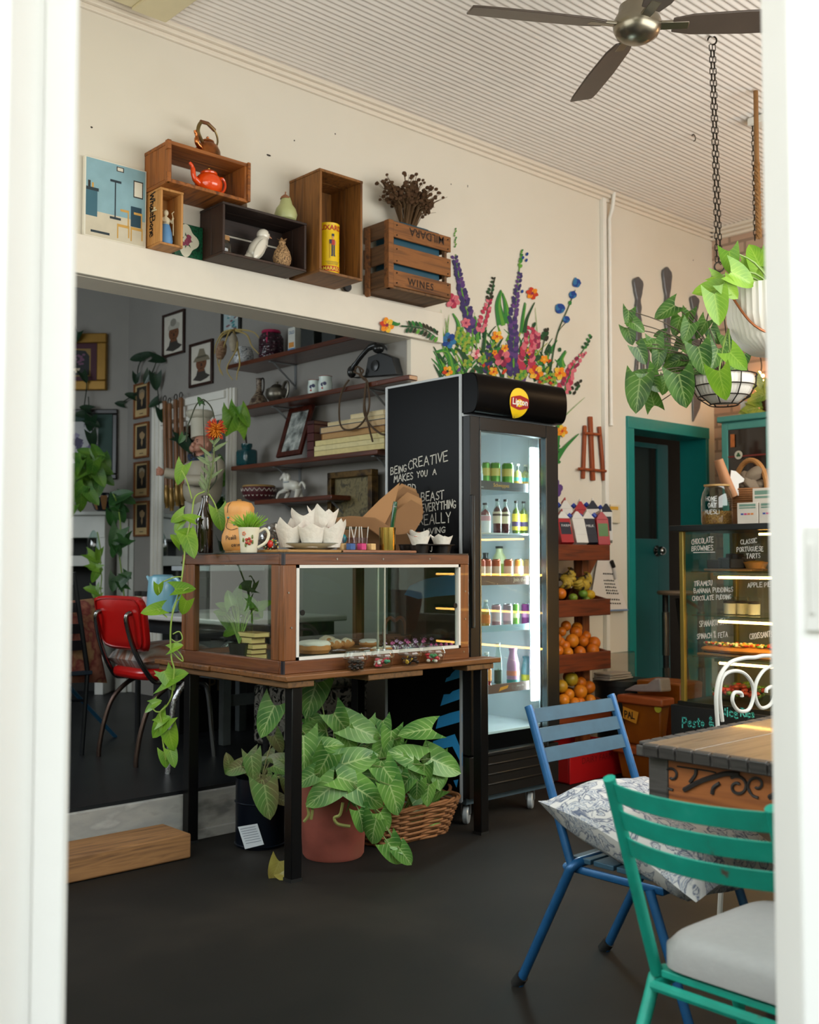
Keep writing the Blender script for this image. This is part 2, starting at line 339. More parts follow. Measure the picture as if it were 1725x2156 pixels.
# ceiling: fine corrugated lining that runs along the back wall
b = B(); n = 0
pts = []
y = .2
while y < 4.14:
 for k in range(6):
  a = 2*PI*k/6; pts.append((y+.034*k/6, 3.55+.0045*math.cos(a)))
 y += .034
vs = []; fs = []
for i, (yy, zz) in enumerate(pts): vs += [(.3, yy, zz), (6.9, yy, zz)]
for i in range(len(pts)-1): fs.append((2*i, 2*i+2, 2*i+3, 2*i+1))
b.add(vs, fs); b.bb((-.2, .0, 3.6), (6.9, 9.6, 3.66)); b.bb((-.2, 4.28, 3.54), (6.9, 9.6, 3.6))
struct('ceiling', b, CEIL, smooth=60)
# back wall with the wide passage to the grey room and the teal doorway
OX0, OX1, OZ = .9, 3.77, 2.37
DX0, DX1, DZ = 5.72, 6.57, 2.06
b = B(); b.bb((.4, 4.10, 0), (OX0, 4.28, 3.56)); b.bb((OX0, 4.10, OZ+.01), (OX1, 4.28, 3.56)); b.bb((OX1, 4.10, 0), (DX0, 4.28, 3.56))
b.bb((DX0, 4.10, DZ), (DX1, 4.28, 3.56)); b.bb((DX1, 4.10, 0), (6.9, 4.28, 3.56))
wbk = struct('wall_back', b, CREAM)
b = B()
for x, y, w, h in ((566, 327, 7, 2.5), (193, 268, 3, 2), (706, 282, 2, 2), (620, 296, 2, 2), (950, 388, 2, 2), (985, 392, 1.5, 4), (1460, 548, 2, 3)): p = at(x, y, 'y', 4.0992); b.prism([(w*.002*math.cos(k), h*.002*math.sin(k)) for k in range(6)], p, X_, Z_, .0004)
struct('wall_marks', b, M('3a342c', .9), parent=wbk)['kind'] = 'stuff'
b = B(); b.bb((OX0, 4.066, OZ), (3.975, 4.10, 2.532)); b.bb((OX0, 4.10, OZ-.002), (OX1, 4.285, OZ+.012))
struct('trim_1', b, M('e0d8ca', .6, var=.04), .003)
b = B(); b.bb((OX1-.004, 4.13, .21), (OX1+.001, 4.285, OZ-.002)); struct('trim_2', b, GREYW)   # grey painted end of the wall
# cornices
def cornice(b, a, c, inn):
 a, c, inn = Vector(a), Vector(c), Vector(inn)
 for dz, dd, h in ((0, .055, .022), (-.022, .036, .02), (-.042, .018, .022)):
  b.add([a+Z_*dz, c+Z_*dz, c+Z_*dz+inn*dd, a+Z_*dz+inn*dd]+[p-Z_*h for p in (a+Z_*dz, c+Z_*dz, c+Z_*dz+inn*dd, a+Z_*dz+inn*dd)],
     [(3, 2, 1, 0), (4, 5, 6, 7), (0, 1, 5, 4), (1, 2, 6, 5), (2, 3, 7, 6), (3, 0, 4, 7)])
b = B(); cornice(b, (.55, 4.10, 3.55), (6.7, 4.10, 3.55), (0, -1, 0)); cornice(b, (6.7, .5, 3.55), (6.7, 4.1, 3.55), (-1.6, 0, 0))
struct('trim_3', b, M('e2d8c9', .6, var=.04), .004)
# boxed beam end at the top left of the ceiling
b = B(); b.bb((.6, 2.2, 3.50), (2.08, 3.98, 3.548)); b.bb((2.08, 2.2, 3.49), (2.24, 3.98, 3.548)); struct('trim_4', b, M('d8cda9', .6, var=.05), .004)
# conduits in the back wall
b = B(); b.bb((5.395, 4.07, .0), (5.43, 4.10, 3.5)); struct('trim_5', b, WHITE2, .004)
b = B(); b.tube([(5.475, 4.045, 3.54), (5.475, 4.06, 3.44), (5.475, 4.085, 3.38), (5.475, 4.085, 2.065)], .013, 10); b.tube([(5.475, 4.085, 2.07), (5.475, 4.085, 2.055)], .016, 10)
struct('trim_6', b, WHITE2)
# right wall of whitewashed brick
BR = bpy.data.materials.new('whitewashed_brick'); BR.use_nodes = True; nt = BR.node_tree; bs = nt.nodes['Principled BSDF']
tc = nt.nodes.new('ShaderNodeTexCoord'); mp = nt.nodes.new('ShaderNodeMapping'); mp.inputs['Rotation'].default_value = (PI/2, 0, PI/2); bk = nt.nodes.new('ShaderNodeTexBrick')
nt.links.new(tc.outputs['Object'], mp.inputs[0])
sx = nt.nodes.new('ShaderNodeSeparateXYZ'); cx = nt.nodes.new('ShaderNodeCombineXYZ'); nt.links.new(tc.outputs['Object'], sx.inputs[0]); nt.links.new(sx.outputs[1], cx.inputs[0]); nt.links.new(sx.outputs[2], cx.inputs[1])
nt.links.new(cx.outputs[0], bk.inputs['Vector']); bk.inputs['Scale'].default_value = 1; bk.inputs['Brick Width'].default_value = .24; bk.inputs['Row Height'].default_value = .086; bk.inputs['Mortar Size'].default_value = .009
bk.inputs['Color1'].default_value = (*hexc('c3aa97'), 1); bk.inputs['Color2'].default_value = (*hexc('b08d76'), 1); bk.inputs['Mortar'].default_value = (*hexc('9a8371'), 1)
nt.links.new(bk.outputs[0], bs.inputs['Base Color']); bs.inputs['Roughness'].default_value = .9
bp = nt.nodes.new('ShaderNodeBump'); bp.inputs['Distance'].default_value = .02; bp.invert = True; nt.links.new(bk.outputs['Fac'], bp.inputs['Height']); nt.links.new(bp.outputs[0], bs.inputs['Normal'])
b = B(); b.bb((6.7, .3, 0), (6.9, 4.1, 2.9)); b.bb((6.7, .3, 2.9), (6.9, 4.1, 3.56)); struct('wall_right', b, BR)
# street front: wall, big windows, chamfered entrance (the camera stands outside it)
b = B(); b.bb((1.25, .42, 0), (6.9, .6, .62)); b.bb((1.25, .42, 2.9), (6.9, .6, 3.56)); b.bb((1.25, .42, .62), (1.7, .6, 2.9)); b.bb((5.5, .42, .62), (6.9, .6, 2.9)); struct('wall_front', b, CREAM)
b = B(); b.bb((.37, 1.5, 0), (.55, 4.1, .62)); b.bb((.37, 1.5, 2.9), (.55, 4.1, 3.56)); b.bb((.37, 3.68, .62), (.55, 4.1, 2.9)); b.bb((.37, 1.3, 0), (.55, 1.5, 3.56)); struct('wall_left', b, CREAM)
def win(n, a, c, fix):
 b = B()
 for t in (0, .25, .5, .75, 1):
  p = [a[i]+(c[i]-a[i])*t for i in range(2)]; b.box((p[0], p[1], 1.76), (.05, .05, 2.28))
 for z in (.64, 2.2, 2.88): b.bb((min(a[0], c[0])-.02, min(a[1], c[1])-.02, z-.025), (max(a[0], c[0])+.02, max(a[1], c[1])+.02, z+.025))
 f = struct('window_%d' % n, b, WHITE, .003)
 g = B(); g.bb((min(a[0], c[0])-.002, min(a[1], c[1])-.002, .64), (max(a[0], c[0])+.002, max(a[1], c[1])+.002, 2.88)); struct('pane', g, glass('clear_glass'), parent=f)
win(1, (1.72, .50), (5.48, .50), 1); win(2, (.46, 1.52), (.46, 3.66), 0)
# entrance frame seen at both sides of the picture
fh, rt = Vector((.676, .737, 0)), Vector((.737, -.676, 0))
EO = Vector((0, 0, 0))
def eb(b, l0, l1, d0, d1, z0, z1):
 p = [EO+fh*d+rt*l for d, l in ((d0, l0), (d0, l1), (d1, l1), (d1, l0))]
 b.add([q+Z_*z0 for q in p]+[q+Z_*z1 for q in p], [(0, 3, 2, 1), (4, 5, 6, 7), (0, 1, 5, 4), (1, 2, 6, 5), (2, 3, 7, 6), (3, 0, 4, 7)])
JW = M('f4f2ee', .5, var=.02)
b = B(); eb(b, -.455, -.416, 1.30, 1.318, 0, 3.3); eb(b, -.50, -.455, 1.19, 1.31, 0, 3.3); eb(b, -.9, -.50, 1.192, 1.31, 0, 3.4)
eb(b, .449, .95, 1.242, 1.335, 0, 3.3); eb(b, -.9, .95, 1.19, 1.335, 3.3, 3.6)
dr = struct('door_2', b, JW, .003)
b = B(); eb(b, .459, .485, 1.237, 1.244, 1.12, 1.24); eb(b, .463, .467, 1.234, 1.24, 1.14, 1.22); struct('strike_plate', b, M('d9d6d0', .5), parent=dr)
b = B(); b.bb((-4, -4, -.12), (1.25, 1.3, -.02)); b.bb((-6, -9, -.14), (12, .4, -.1)); struct('pavement', b, M('a7a39b', .9, var=.15, scale=4))
b = B(); b.bb((-3.2, -2.6, -.1), (12, -2.2, 1.7)); b.bb((-3.2, -2.2, -.1), (-2.8, 9, 1.7)); b.bb((-1.0, 4.6, -.1), (-.8, 8, 1.4)); struct('reflection_hedge', b, ramp_mat('hedge_green', [(.3, '1f3016'), (.5, '55702f'), (.7, '2c4420')], (1, 1, 1), 7, 8, .8, bump=.6))  # unseen hedge blocks, added to darken what the glass panes reflect
# teal doorway: frame, half glazed leaf standing inside, dim store behind
b = B(); F_ = .07
b.bb((DX0-F_, 4.085, 0), (DX0+.003, 4.30, DZ)); b.bb((DX1-.003, 4.085, 0), (DX1+.035, 4.30, DZ)); b.bb((DX0-F_, 4.08, DZ-.003), (DX1+.035, 4.30, DZ+.075))
d1 = struct('door_1', b, TEAL, .003)
lx0, lx1, ly = 5.80, 6.60, 4.42
b = B(); gx0, gx1, gz0, gz1 = 5.93, at(1385, 1000, 'y', ly).x, at(1385, 1135, 'y', ly).z, at(1385, 945, 'y', ly).z
b.bb((lx0, ly, .01), (gx0, ly+.035, 2.04)); b.bb((gx1, ly, .01), (lx1, ly+.035, 2.04)); b.bb((gx0, ly, .01), (gx1, ly+.035, gz0)); b.bb((gx0, ly, gz1), (gx1, ly+.035, 2.04))
lf = struct('door_leaf', b, TEALD, .004, parent=d1)
struct('leaf_pane', B().bb((gx0, ly+.012, gz0), (gx1, ly+.02, gz1)), M('23221f', .08, spec=.6), parent=lf)
kp = at(1393, 1160, 'y', ly-.04); b = B(); b.ball(kp, (.034, .034, .034)); b.cyl(kp, kp+Y_*.04, .012); b.cyl(kp+Y_*.035, kp+Y_*.042, .04)
struct('door_knob', b, M('8d8a86', .2, 1), parent=lf)
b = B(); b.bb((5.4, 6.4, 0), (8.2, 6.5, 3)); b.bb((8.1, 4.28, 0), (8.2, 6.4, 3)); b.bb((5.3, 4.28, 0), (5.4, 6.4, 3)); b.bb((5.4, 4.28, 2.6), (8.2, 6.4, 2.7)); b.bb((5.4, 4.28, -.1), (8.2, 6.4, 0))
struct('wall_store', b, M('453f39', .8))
# grey room
b = B(); b.bb((3.93, 4.28, .2), (4.1, 7.5, 3.55)); struct('wall_grey_side', b, GREYW)
b = B(); b.add([(3.95, 7.48, .2), (2.2, 9.23, .2), (2.2, 9.23, 3.55), (3.95, 7.48, 3.55), (4.1, 7.6, .2), (2.35, 9.35, .2), (2.35, 9.35, 3.55), (4.1, 7.6, 3.55)],
   [(0, 1, 2, 3), (7, 6, 5, 4), (0, 4, 5, 1), (3, 2, 6, 7), (1, 5, 6, 2), (0, 3, 7, 4)]); b.bb((.3, 9.2, .2), (2.4, 9.35, 3.55))
struct('wall_chimney', b, GREYW)
b = B(); b.bb((.4, 4.28, .2), (.6, 4.95, 3.55)); b.bb((.4, 7.05, .2), (.6, 9.3, 3.55)); b.bb((.4, 4.95, .2), (.6, 7.05, .7)); b.bb((.4, 4.95, 2.7), (.6, 7.05, 3.55)); struct('wall_grey_left', b, GREYW)
b = B()
for y in (4.98, 6.0, 7.02): b.box((.5, y, 1.7), (.06, .06, 2))
for z in (.73, 1.7, 2.67): b.box((.5, 6, z), (.06, 2.06, .06))
struct('window_3', b, WHITE, .003)
# ================================================================== CRATES AND ORNAMENTS ON THE BEAM
W_OR = wood('4d270b', '9c5a1f', 'x', .6); W_ORz = wood('4d270b', '9c5a1f', 'z', .6); W_ORy = wood('4d270b', '9c5a1f', 'y', .6)
W_PL = wood('a06a32', 'c48d4e', 'z', .6); W_PLy = wood('8a5a2c', 'b57d42', 'y', .6)
W_DK = wood('120a06', '2a1810', 'x', .6); W_DKy = wood('22140c', '3a2417', 'y', .6); W_DKz = wood('1a0e08', '331d12', 'z', .6)
W_TN = wood('4f2e10', '875621', 'z', .6); W_TNy = wood('5e3a18', '7f532a', 'y', .6)
BLK = M('15130f', .7)
def crate(name, label, x0, x1, yf, z0, z1, th, mx, mz, my, slats=False, yb=4.098, back=True, gap=False):
 t = thing(name, label, 'crate', ((x0+x1)/2, (yf+yb)/2, z0))
 b = B(); b.bb((x0, yf, z0), (x1, yb, z0+th)); part('bottom_board', b, my, t, .003)
 b = B(); m_ = (yf+yb)/2
 b.bb((x0-.002, yf, z1-th), (x1+.002, m_-.001, z1)); b.bb((x0-.002, m_+.001, z1-th), (x1+.002, yb, z1)); part('top_board', b, mx, t, .003)
 for xa in (x0, x1-th):
  b = B(); b.bb((xa, yf+.001, z0+th), (xa+th, m_-.001, z1-th)); b.bb((xa, m_+.001, z0+th), (xa+th, yb, z1-th)); part('side_board', b, mz, t, .002)
 if back:
  b = B(); h = z1-z0-2*th
  if gap:
   for a, c in ((.0, .25), (.31, .62), (.68, 1)): b.bb((x0+th, yb-.012, z0+th+h*a), (x1-th, yb, z0+th+h*c))
  else: b.bb((x0+th, yb-.012, z0+th), (x1-th, yb, z1-th))
  part('back_board', b, mx, t)
 return t
c1 = crate('wooden_crate', 'rough orange-brown open crate holding the orange teapot, topmost of the stack', 2.212, 2.606, 3.895, 2.776, 2.953, .016, W_OR, W_ORz, W_ORy, back=False)
for p_, q_ in (((2.206, 3.89, 2.915), (2.224, 3.915, 2.955)), ((2.206, 3.89, 2.776), (2.224, 3.915, 2.82)), ((2.60, 3.885, 2.78), (2.615, 3.915, 2.955))):
 part('corner_batten', B().bb(p_, q_), W_OR, c1, .003)
c2 = crate('wine_box', 'small upright pale pine box with script lettering, holding a blue figurine', 2.219, 2.328, 3.968, 2.532, 2.776, .011, W_PL, W_PL, W_PLy)
b = B(); hand(b, 'Whalebone', (2.2183, 4.055, 2.765), (0, 0, -1), (0, -1, 0), .042, .0055, .06, .1, 1.0, 3); part('lettering', b, BLK, c2)
c3 = crate('wooden_crate', 'dark brown open crate holding a white bird ornament', 2.488, 2.94, 3.909, 2.532, 2.762, .012, W_DK, W_DKz, W_DKy, gap=True)
c4 = crate('wooden_crate', 'tall tan crate standing on end around a yellow can', 2.978, 3.236, 3.859, 2.532, 3.018, .013, W_TN, W_TN, W_TNy)
# slatted wine crate
t = thing('slatted_crate', 'brown slatted wine crate stencilled WINES, with dried flowers on top', 'crate', (3.65, 4.0, 2.55)); x0, x1, yf, z0, z1 = 3.44, 3.865, 3.905, 2.548, 2.886
W_S = wood('4a2a12', '8a5627', 'x', .65); W_Sy = wood('47301d', '6f4f31', 'y', .7)
b = B(); b.bb((x0, yf, z0), (x1, 4.098, z0+.014)); part('bottom_board', b, W_Sy, t, .003)
for za, zb in ((z0+.014, z0+.094), (z0+.128, z0+.222), (z0+.258, z1)):
 b = B(); b.bb((x0+.02, yf-.006, za), (x1+.004, yf+.006, zb)); part('front_slat', b, W_S, t, .003)
 b = B(); b.bb((x0, yf+.006, za), (x0+.012, 4.098, zb+.004)); part('side_slat', b, W_Sy, t, .003)
 b = B(); b.bb((x1-.012, yf+.006, za), (x1, 4.098, zb)); part('side_slat', b, W_Sy, t, .003)
for xa in (x0-.004, ):
 b = B(); b.bb((xa, yf-.008, z0), (xa+.034, yf+.03, z1+.004)); part('corner_post', b, W_S, t, .004)
b = B(); b.bb((x0-.01, 4.04, z0-.02), (x0+.002, 4.075, z1-.01)); part('corner_post', b, W_S, t, .003)
b = B(); b.bb((x1-.03, yf+.006, z0+.014), (x1-.014, yf+.03, z1)); part('corner_post', b, W_Sy, t, .003)
b = B(); typed(b, 'WINES', (3.565, yf-.0065, z0+.034), X_, Z_, .036, .0008, space=1.25, bold=.02); part('stencil_lettering', b, M('2a1a10', .8), t); b = B(); typed(b, 'MILDARA', (3.82, yf-.0065, z1-.012), -X_, -Z_, .042, .0008, space=1.0, bold=.01); part('stencil_lettering', b, M('2a1a10', .8), t)
for za in (z0+.03, z0+.08, z0+.14, z0+.2, z0+.27, z0+.32):
 for xa in (x0+.05, x1-.02): part('nail', B().ball((xa, yf-.0075, za), .004, 6, 4), M('1b1714', .4, .6), t)
solo('tin_box', B().bb((3.50, 3.935, 2.566), (3.82, 4.07, 2.905)).bb((3.56, 3.95, 2.905), (3.76, 4.06, 2.915)), M('1d4f63', .45, var=.25), 'dark blue tin standing inside the slatted wine crate', 'tin', bev=.006)
# dried flowers
t = thing('dried_bouquet', 'bunch of dried brown flower heads above the slatted crate', 'dried flowers', (3.66, 4.0, 2.916)); rn = random.Random(4); b = B(); h = B()
for k in range(110):
 a = rn.uniform(-1, 1); d = rn.uniform(-.5, .45); L = rn.uniform(.13, .26)*(1-.25*abs(a)); tip = Vector((3.655+a*.235*(.55+L*2.1), 3.985+d*.13, 2.92+L)); base = Vector((3.655+a*.05, 4.0, 2.915))
 mid = base.lerp(tip, .5)+Vector((-a*.03, 0, .03)); b.tube([base, mid, tip], [.0022, .0018, .001], 4)
 for q in range(rn.randint(2, 4)):
  p = mid.lerp(tip, rn.uniform(.2, 1))+Vector((rn.uniform(-.022, .022), rn.uniform(-.02, .02), rn.uniform(-.01, .018))); b.tube([mid.lerp(tip, .2), p], .0009, 3, caps=False); h.ball(p, rn.uniform(.0065, .0105), 6, 5, fn=lambda v: 1+.25*math.sin(9*v.x)*math.sin(9*v.y))
part('stems', b, M('5a4124', .8), t); part('flower_heads', h, M('4a3017', .9, var=.3, scale=60), t, stuff=True)
# copper kettle
t = thing('kettle', 'old copper kettle with arched handle standing on the topmost crate', 'kettle', (2.448, 3.975, 2.953)); COP = ramp_mat('aged_copper', [(.3, '7a4a2c'), (.5, 'b06a3c'), (.7, '6b5136')], (1, 1, 1), 12, 6, .32, metal=.9, bump=.05)
k0 = Vector((2.448, 3.975, 2.953)); b = B(); b.lathe([(0, 0), (.05, 0), (.058, .012), (.056, .035), (.045, .058), (.03, .07), (.026, .074)], 28, k0); part('body', b, COP, t)
b = B(); b.lathe([(.03, .072), (.028, .08), (.015, .087), (.004, .09), (.007, .097), (.0, .103)], 20, k0); part('lid', b, COP, t)
b = B(); b.tube(spline([k0+Vector((-.04, -.02, .03)), k0+Vector((-.07, -.03, .045)), k0+Vector((-.074, -.032, .075)), k0+Vector((-.086, -.036, .095))], 5), [.013]*4+[.011]*5+[.0075]*5+[.006]*2, 10); part('spout', b, M('b9703f', .2, 1), t)
b = B(); b.tube(spline([k0+Vector((-.032, -.01, .064)), k0+Vector((-.058, -.016, .105)), k0+Vector((-.04, -.012, .15)), k0+Vector((.0, 0, .156)), k0+Vector((.044, .01, .138)), k0+Vector((.06, .014, .1)), k0+Vector((.046, .01, .06))], 6), .0045, 6, flat=2.0); hd = part('handle', b, M('7d6a44', .4, .8), t)
b = B(); b.tube([k0+Vector((-.042, -.012, .152)), k0+Vector((.0, 0, .159)), k0+Vector((.042, .011, .143))], .0085, 8); part('grip', b, M('6a3b1d', .5), hd)
# orange enamel teapot
k0 = Vector((2.44, 3.95, 2.7925)); t = thing('teapot', 'glossy orange enamel teapot inside the topmost crate', 'teapot', k0); OR_ = M('e2480f', .16, var=.05, coat=.6)
b = B(); b.lathe([(0, 0), (.04, 0), (.057, .02), (.061, .042), (.055, .064), (.04, .08), (.036, .083), (.037, .087)], 28, k0); part('body', b, OR_, t)
b = B(); b.lathe([(.037, .087), (.036, .092), (.024, .099), (.006, .102)], 24, k0); ld = part('lid', b, M('b9421a', .3), t); b = B(); b.ball(k0+Z_*.109, .007, 10, 8); part('lid_knob', b, M('b98a4a', .25, .9), ld)
b = B(); b.tube(spline([k0+Vector((-.05, -.008, .03)), k0+Vector((-.08, -.012, .05)), k0+Vector((-.088, -.013, .09)), k0+Vector((-.105, -.014, .108))], 5), [.014]*5+[.011]*5+[.008]*4+[.006]*2, 10); part('spout', b, OR_, t)
b = B(); b.tube(spline([k0+Vector((.045, .006, .075)), k0+Vector((.075, .008, .086)), k0+Vector((.09, .01, .06)), k0+Vector((.08, .01, .03)), k0+Vector((.055, .008, .015))], 6), .006, 8); part('handle', b, OR_, t)
# pear
k0 = Vector((2.862, 3.965, 2.762)); t = thing('pear_ornament', 'pale green ceramic pear with brown stem end, on the dark crate', 'ornament', k0)
b = B(); b.lathe([(0, 0), (.03, 0), (.047, .012), (.053, .035), (.045, .062), (.03, .082), (.026, .098), (.02, .114)], 26, k0); part('fruit', b, M('a9ad78', .4, var=.1), t)
b = B(); b.lathe([(.0235, .106), (.02, .116), (.008, .126), (.0, .127)], 20, k0+Vector((-.004, 0, .001))); b.tube([k0+Vector((-.004, 0, .125)), k0+Vector((-.002, 0, .142))], .003, 6); part('stem_end', b, M('8a5a3c', .6), t)
# twig wrapped jar behind the crate
k0 = Vector((2.655, 4.02, 2.762)); t = thing('twine_jar', 'small twig-wrapped brown jar tucked behind the topmost crate', 'jar', k0); b = B(); b.lathe([(0, 0), (.02, 0), (.027, .02), (.026, .05), (.016, .075), (.013, .085)], 16, k0); part('jar_body', b, M('5d4a37', .7, var=.4, scale=80), t)
b = B()
for k in range(9): b.tube(arc(k0+Z_*(.02+.007*k), .028-.001*k, 0, 2*PI, 14, X_, (Y_+Z_*.4*math.sin(k*2)).normalized()), .0015, 4)
for k in range(4): b.tube([k0+Z_*.08, k0+Vector((.01*k-.015, .01, .11+.01*(k % 2)))], .0012, 4)
part('twine', b, M('6b604f', .9), t)
# white bird
k0 = Vector((2.715, 3.985, 2.544)); t = thing('bird_ornament', 'glossy white ceramic bird in the dark crate', 'ornament', k0); WC = M('ded8cb', .18, var=.04, coat=.5)
b = B(); R = RY(math.radians(33)) @ RX(math.radians(-4)); b.ball(k0+Vector((.0, 0, .065)), (.038, .036, .085), 20, 16, R=R, fn=lambda p: 1-.35*max(0, -p.z)**1.5); b.ball(k0+Vector((.032, -.005, .135)), (.031, .029, .03), 16, 12); b.tube([k0+Vector((.02, -.002, .09)), k0+Vector((.03, -.005, .125))], [.034, .027], 16); b.tube([k0+Vector((-.03, 0, .03)), k0+Vector((-.068, .0, .006))], [.026, .012], 12, flat=.6)
part('body', b, WC, t, smooth=80); b = B()
for s in (-1, 1): b.ball(k0+Vector((-.004, .033*s, .062)), (.022, .01, .062), 14, 10, R=R)
part('wings', b, WC, t, smooth=80); b = B(); b.cyl(k0+Vector((.06, -.01, .134)), k0+Vector((.074, -.013, .128)), .006, .001, 8); part('beak', b, M('b9876a', .4), t); b = B(); b.ball(k0+Vector((.045, -.03, .143)), .003, 6, 5); part('eye', b, BLK, t)
# cork topped jar and speckled vase in the dark crate
k0 = Vector((2.525, 3.965, 2.544)); t = thing('cork_jar', 'small clear glass jar with cork lid in the dark crate', 'jar', k0)
b = B(); b.lathe([(0, .002), (.03, .002), (.034, .008), (.035, .04), (.03, .055), (.026, .062), (.026, .066)], 22, k0); part('glass', b, glass('jar_glass', 'dfe6e2', 1.6), t); b = B(); b.lathe([(.0, .06), (.028, .06), (.029, .08), (.0, .081)], 20, k0); part('cork_lid', b, M('a67c4f', .8, var=.3, scale=60), t)
k0 = Vector((2.835, 3.955, 2.544)); t = thing('seed_vase', 'brown seed-covered vase standing in front of the white bird', 'vase', k0); SEED = ramp_mat('seed_speckle', [(.1, '3f2d1e'), (.4, '8a6a48'), (.7, 'b08c62')], (1, 1, 1), 130, 2, .7, 'voronoi', bump=.5)
b = B(); b.lathe([(0, 0), (.028, 0), (.04, .02), (.043, .042), (.036, .07), (.022, .095), (.014, .108), (.017, .118), (.012, .12)], 24, k0); part('vase_body', b, SEED, t); b = B()
for k in range(5): b.blade(k0+Z_*.112, (math.cos(k*1.3)*.6, math.sin(k*1.3)*.6, .7), Z_, .03, .008)
part('dried_leaves', b, M('8c6a44', .8), t)
# figurine with blue skirt
k0 = Vector((2.272, 4.02, 2.543)); t = thing('figurine', 'cream figurine in a long blue skirt inside the pale pine box', 'figurine', k0)
b = B(); b.lathe([(0, 0), (.026, 0), (.03, .02), (.027, .055), (.017, .092), (.0, .094)], 20, k0, rib=.04, ribn=9); part('skirt', b, M('5f8fbf', .5, var=.1), t)
b = B(); b.lathe([(.015, .09), (.018, .105), (.016, .12), (.006, .128), (.006, .134)], 16, k0); b.ball(k0+Vector((0, -.002, .143)), (.0115, .0115, .014), 12, 10); b.tube([k0+Vector((-.016, 0, .118)), k0+Vector((-.024, -.01, .102)), k0+Vector((-.008, -.024, .1))], [.006, .0055, .004], 8); b.tube([k0+Vector((.016, 0, .118)), k0+Vector((.026, -.008, .105)), k0+Vector((.024, -.022, .122))], [.006, .0055, .004], 8); part('upper_body', b, M('d9ccae', .5), t, smooth=80)
b = B(); b.lathe([(.026, .146), (.022, .152), (.013, .154), (.012, .164), (.0, .168)], 16, k0+X_*-.004, R=RY(-.25)); part('hat', b, M('cdbf9b', .6), t); b = B(); b.tube([k0+Vector((.024, -.024, .045)), k0+Vector((.024, -.022, .122)), k0+Vector((.018, -.022, .14)), k0+Vector((.028, -.022, .15))], .0018, 6); part('crook', b, M('d0c3a0', .5), t)
# tile with rose medallion, plain picture panel
b = B(); b.bb((2.345, 4.07, 2.533), (2.487, 4.094, 2.68)); t = solo('rose_plaque', b, ramp_mat('green_diaper', [(.2, '052b1c'), (.5, '0d5a39'), (.75, '063322')], (1, 1, 1), 60, 2, .3, 'voronoi', bump=0), 'dark green plaque with a cream rose medallion behind the pine box', 'plaque', bev=.002)
b = B(); c = Vector((2.40, 4.0695, 2.605)); P = []
for k in range(48):
 a = 2*PI*k/48; r = .055*(1+.16*math.cos(4*a)); P.append((r*math.cos(a)*1.05, r*math.sin(a)*1.15))
b.prism(P, c, X_, Z_, .001); part('medallion', b, M('d8d3bd', .4), t)
b = B(); rn = random.Random(2)
for k in range(9):
 q = c+Vector((rn.uniform(-.012, .02), -.0015, rn.uniform(-.02, .02))); b.m(0); b.prism([(math.cos(i*PI/4)*.009, math.sin(i*PI/4)*.009) for i in range(8)], q, X_, Z_, .0006+.0002*k)
for k in range(7): b.m(1); a = k*.9; b.prism([(0, -.004), (.014, 0), (0, .004)], c+Vector((math.cos(a)*.018+.004, -.0012, math.sin(a)*.022)), Vector((math.cos(a), 0, math.sin(a))), Vector((-math.sin(a), 0, math.cos(a))), .0008)
part('rose_spray', b, [M('8c2f4f', .5), M('2f5a37', .5)], t)
t = thing('picture_panel', 'unframed picture panel in pale blue and cream leaning on the wall, leftmost on the beam', 'picture', (2.07, 4.08, 2.533)); x0, x1, z0, z1, yy = 1.93, 2.21, 2.533, 2.866, 4.074
b = B(); b.bb((x0, yy, z0), (x1, 4.094, z1)); part('board', b, M('e2ddce', .7), t, .002)
# plain stand-in picture: a blue interior with a table, a lamp and two chairs
b = B(); u = lambda a, c: (x0+(x1-x0)*a, yy-.0006, z0+(z1-z0)*c)
def pq(i, a0, c0, a1, c1, lift=0):
 b.m(i); y_ = yy-.0006-lift; b.add([(x0+(x1-x0)*a, y_, z0+(z1-z0)*c) for a, c in ((a0, c0), (a1, c0), (a1, c1), (a0, c1))], [(0, 1, 2, 3)])
pq(0, .02, .32, .98, .985); pq(1, .02, .015, .98, .33, .0001); pq(2, .02, .26, .2, .6, .0003); pq(3, .02, .58, .22, .62, .0005); pq(4, .05, .62, .09, .7, .0006); pq(5, .11, .62, .14, .68, .0006)
pq(4, .5, .9, .62, .96, .0003); pq(6, .515, .91, .605, .95, .0005); pq(4, .78, .62, .94, .84, .0003); pq(6, .795, .635, .925, .825, .0005)
pq(3, .475, .3, .495, .78, .0004); pq(3, .4, .75, .58, .78, .0006); pq(3, .4, .28, .58, .31, .0006)
for ox in (.52, .74):
 pq(5, ox, .2, ox+.2, .235, .0008); pq(5, ox, .05, ox+.02, .2, .0008); pq(5, ox+.18, .08, ox+.2, .2, .0008); pq(5, ox+.17, .23, ox+.19, .42, .0008); pq(5, ox+.05, .40, ox+.19, .43, .0009)
pq(7, .74, .24, .92, .5, .0005); pq(3, .1, .06, .4, .09, .0005)
part('painted_scene', b, [M('86aab5', .7, var=.2), M('c9bfa9', .7, var=.2), M('3b6676', .7), M('23323b', .7), M('2a2622', .7), M('c79a4c', .7), M('ded8c8', .7), M('1f4152', .7)], t, smooth=0)
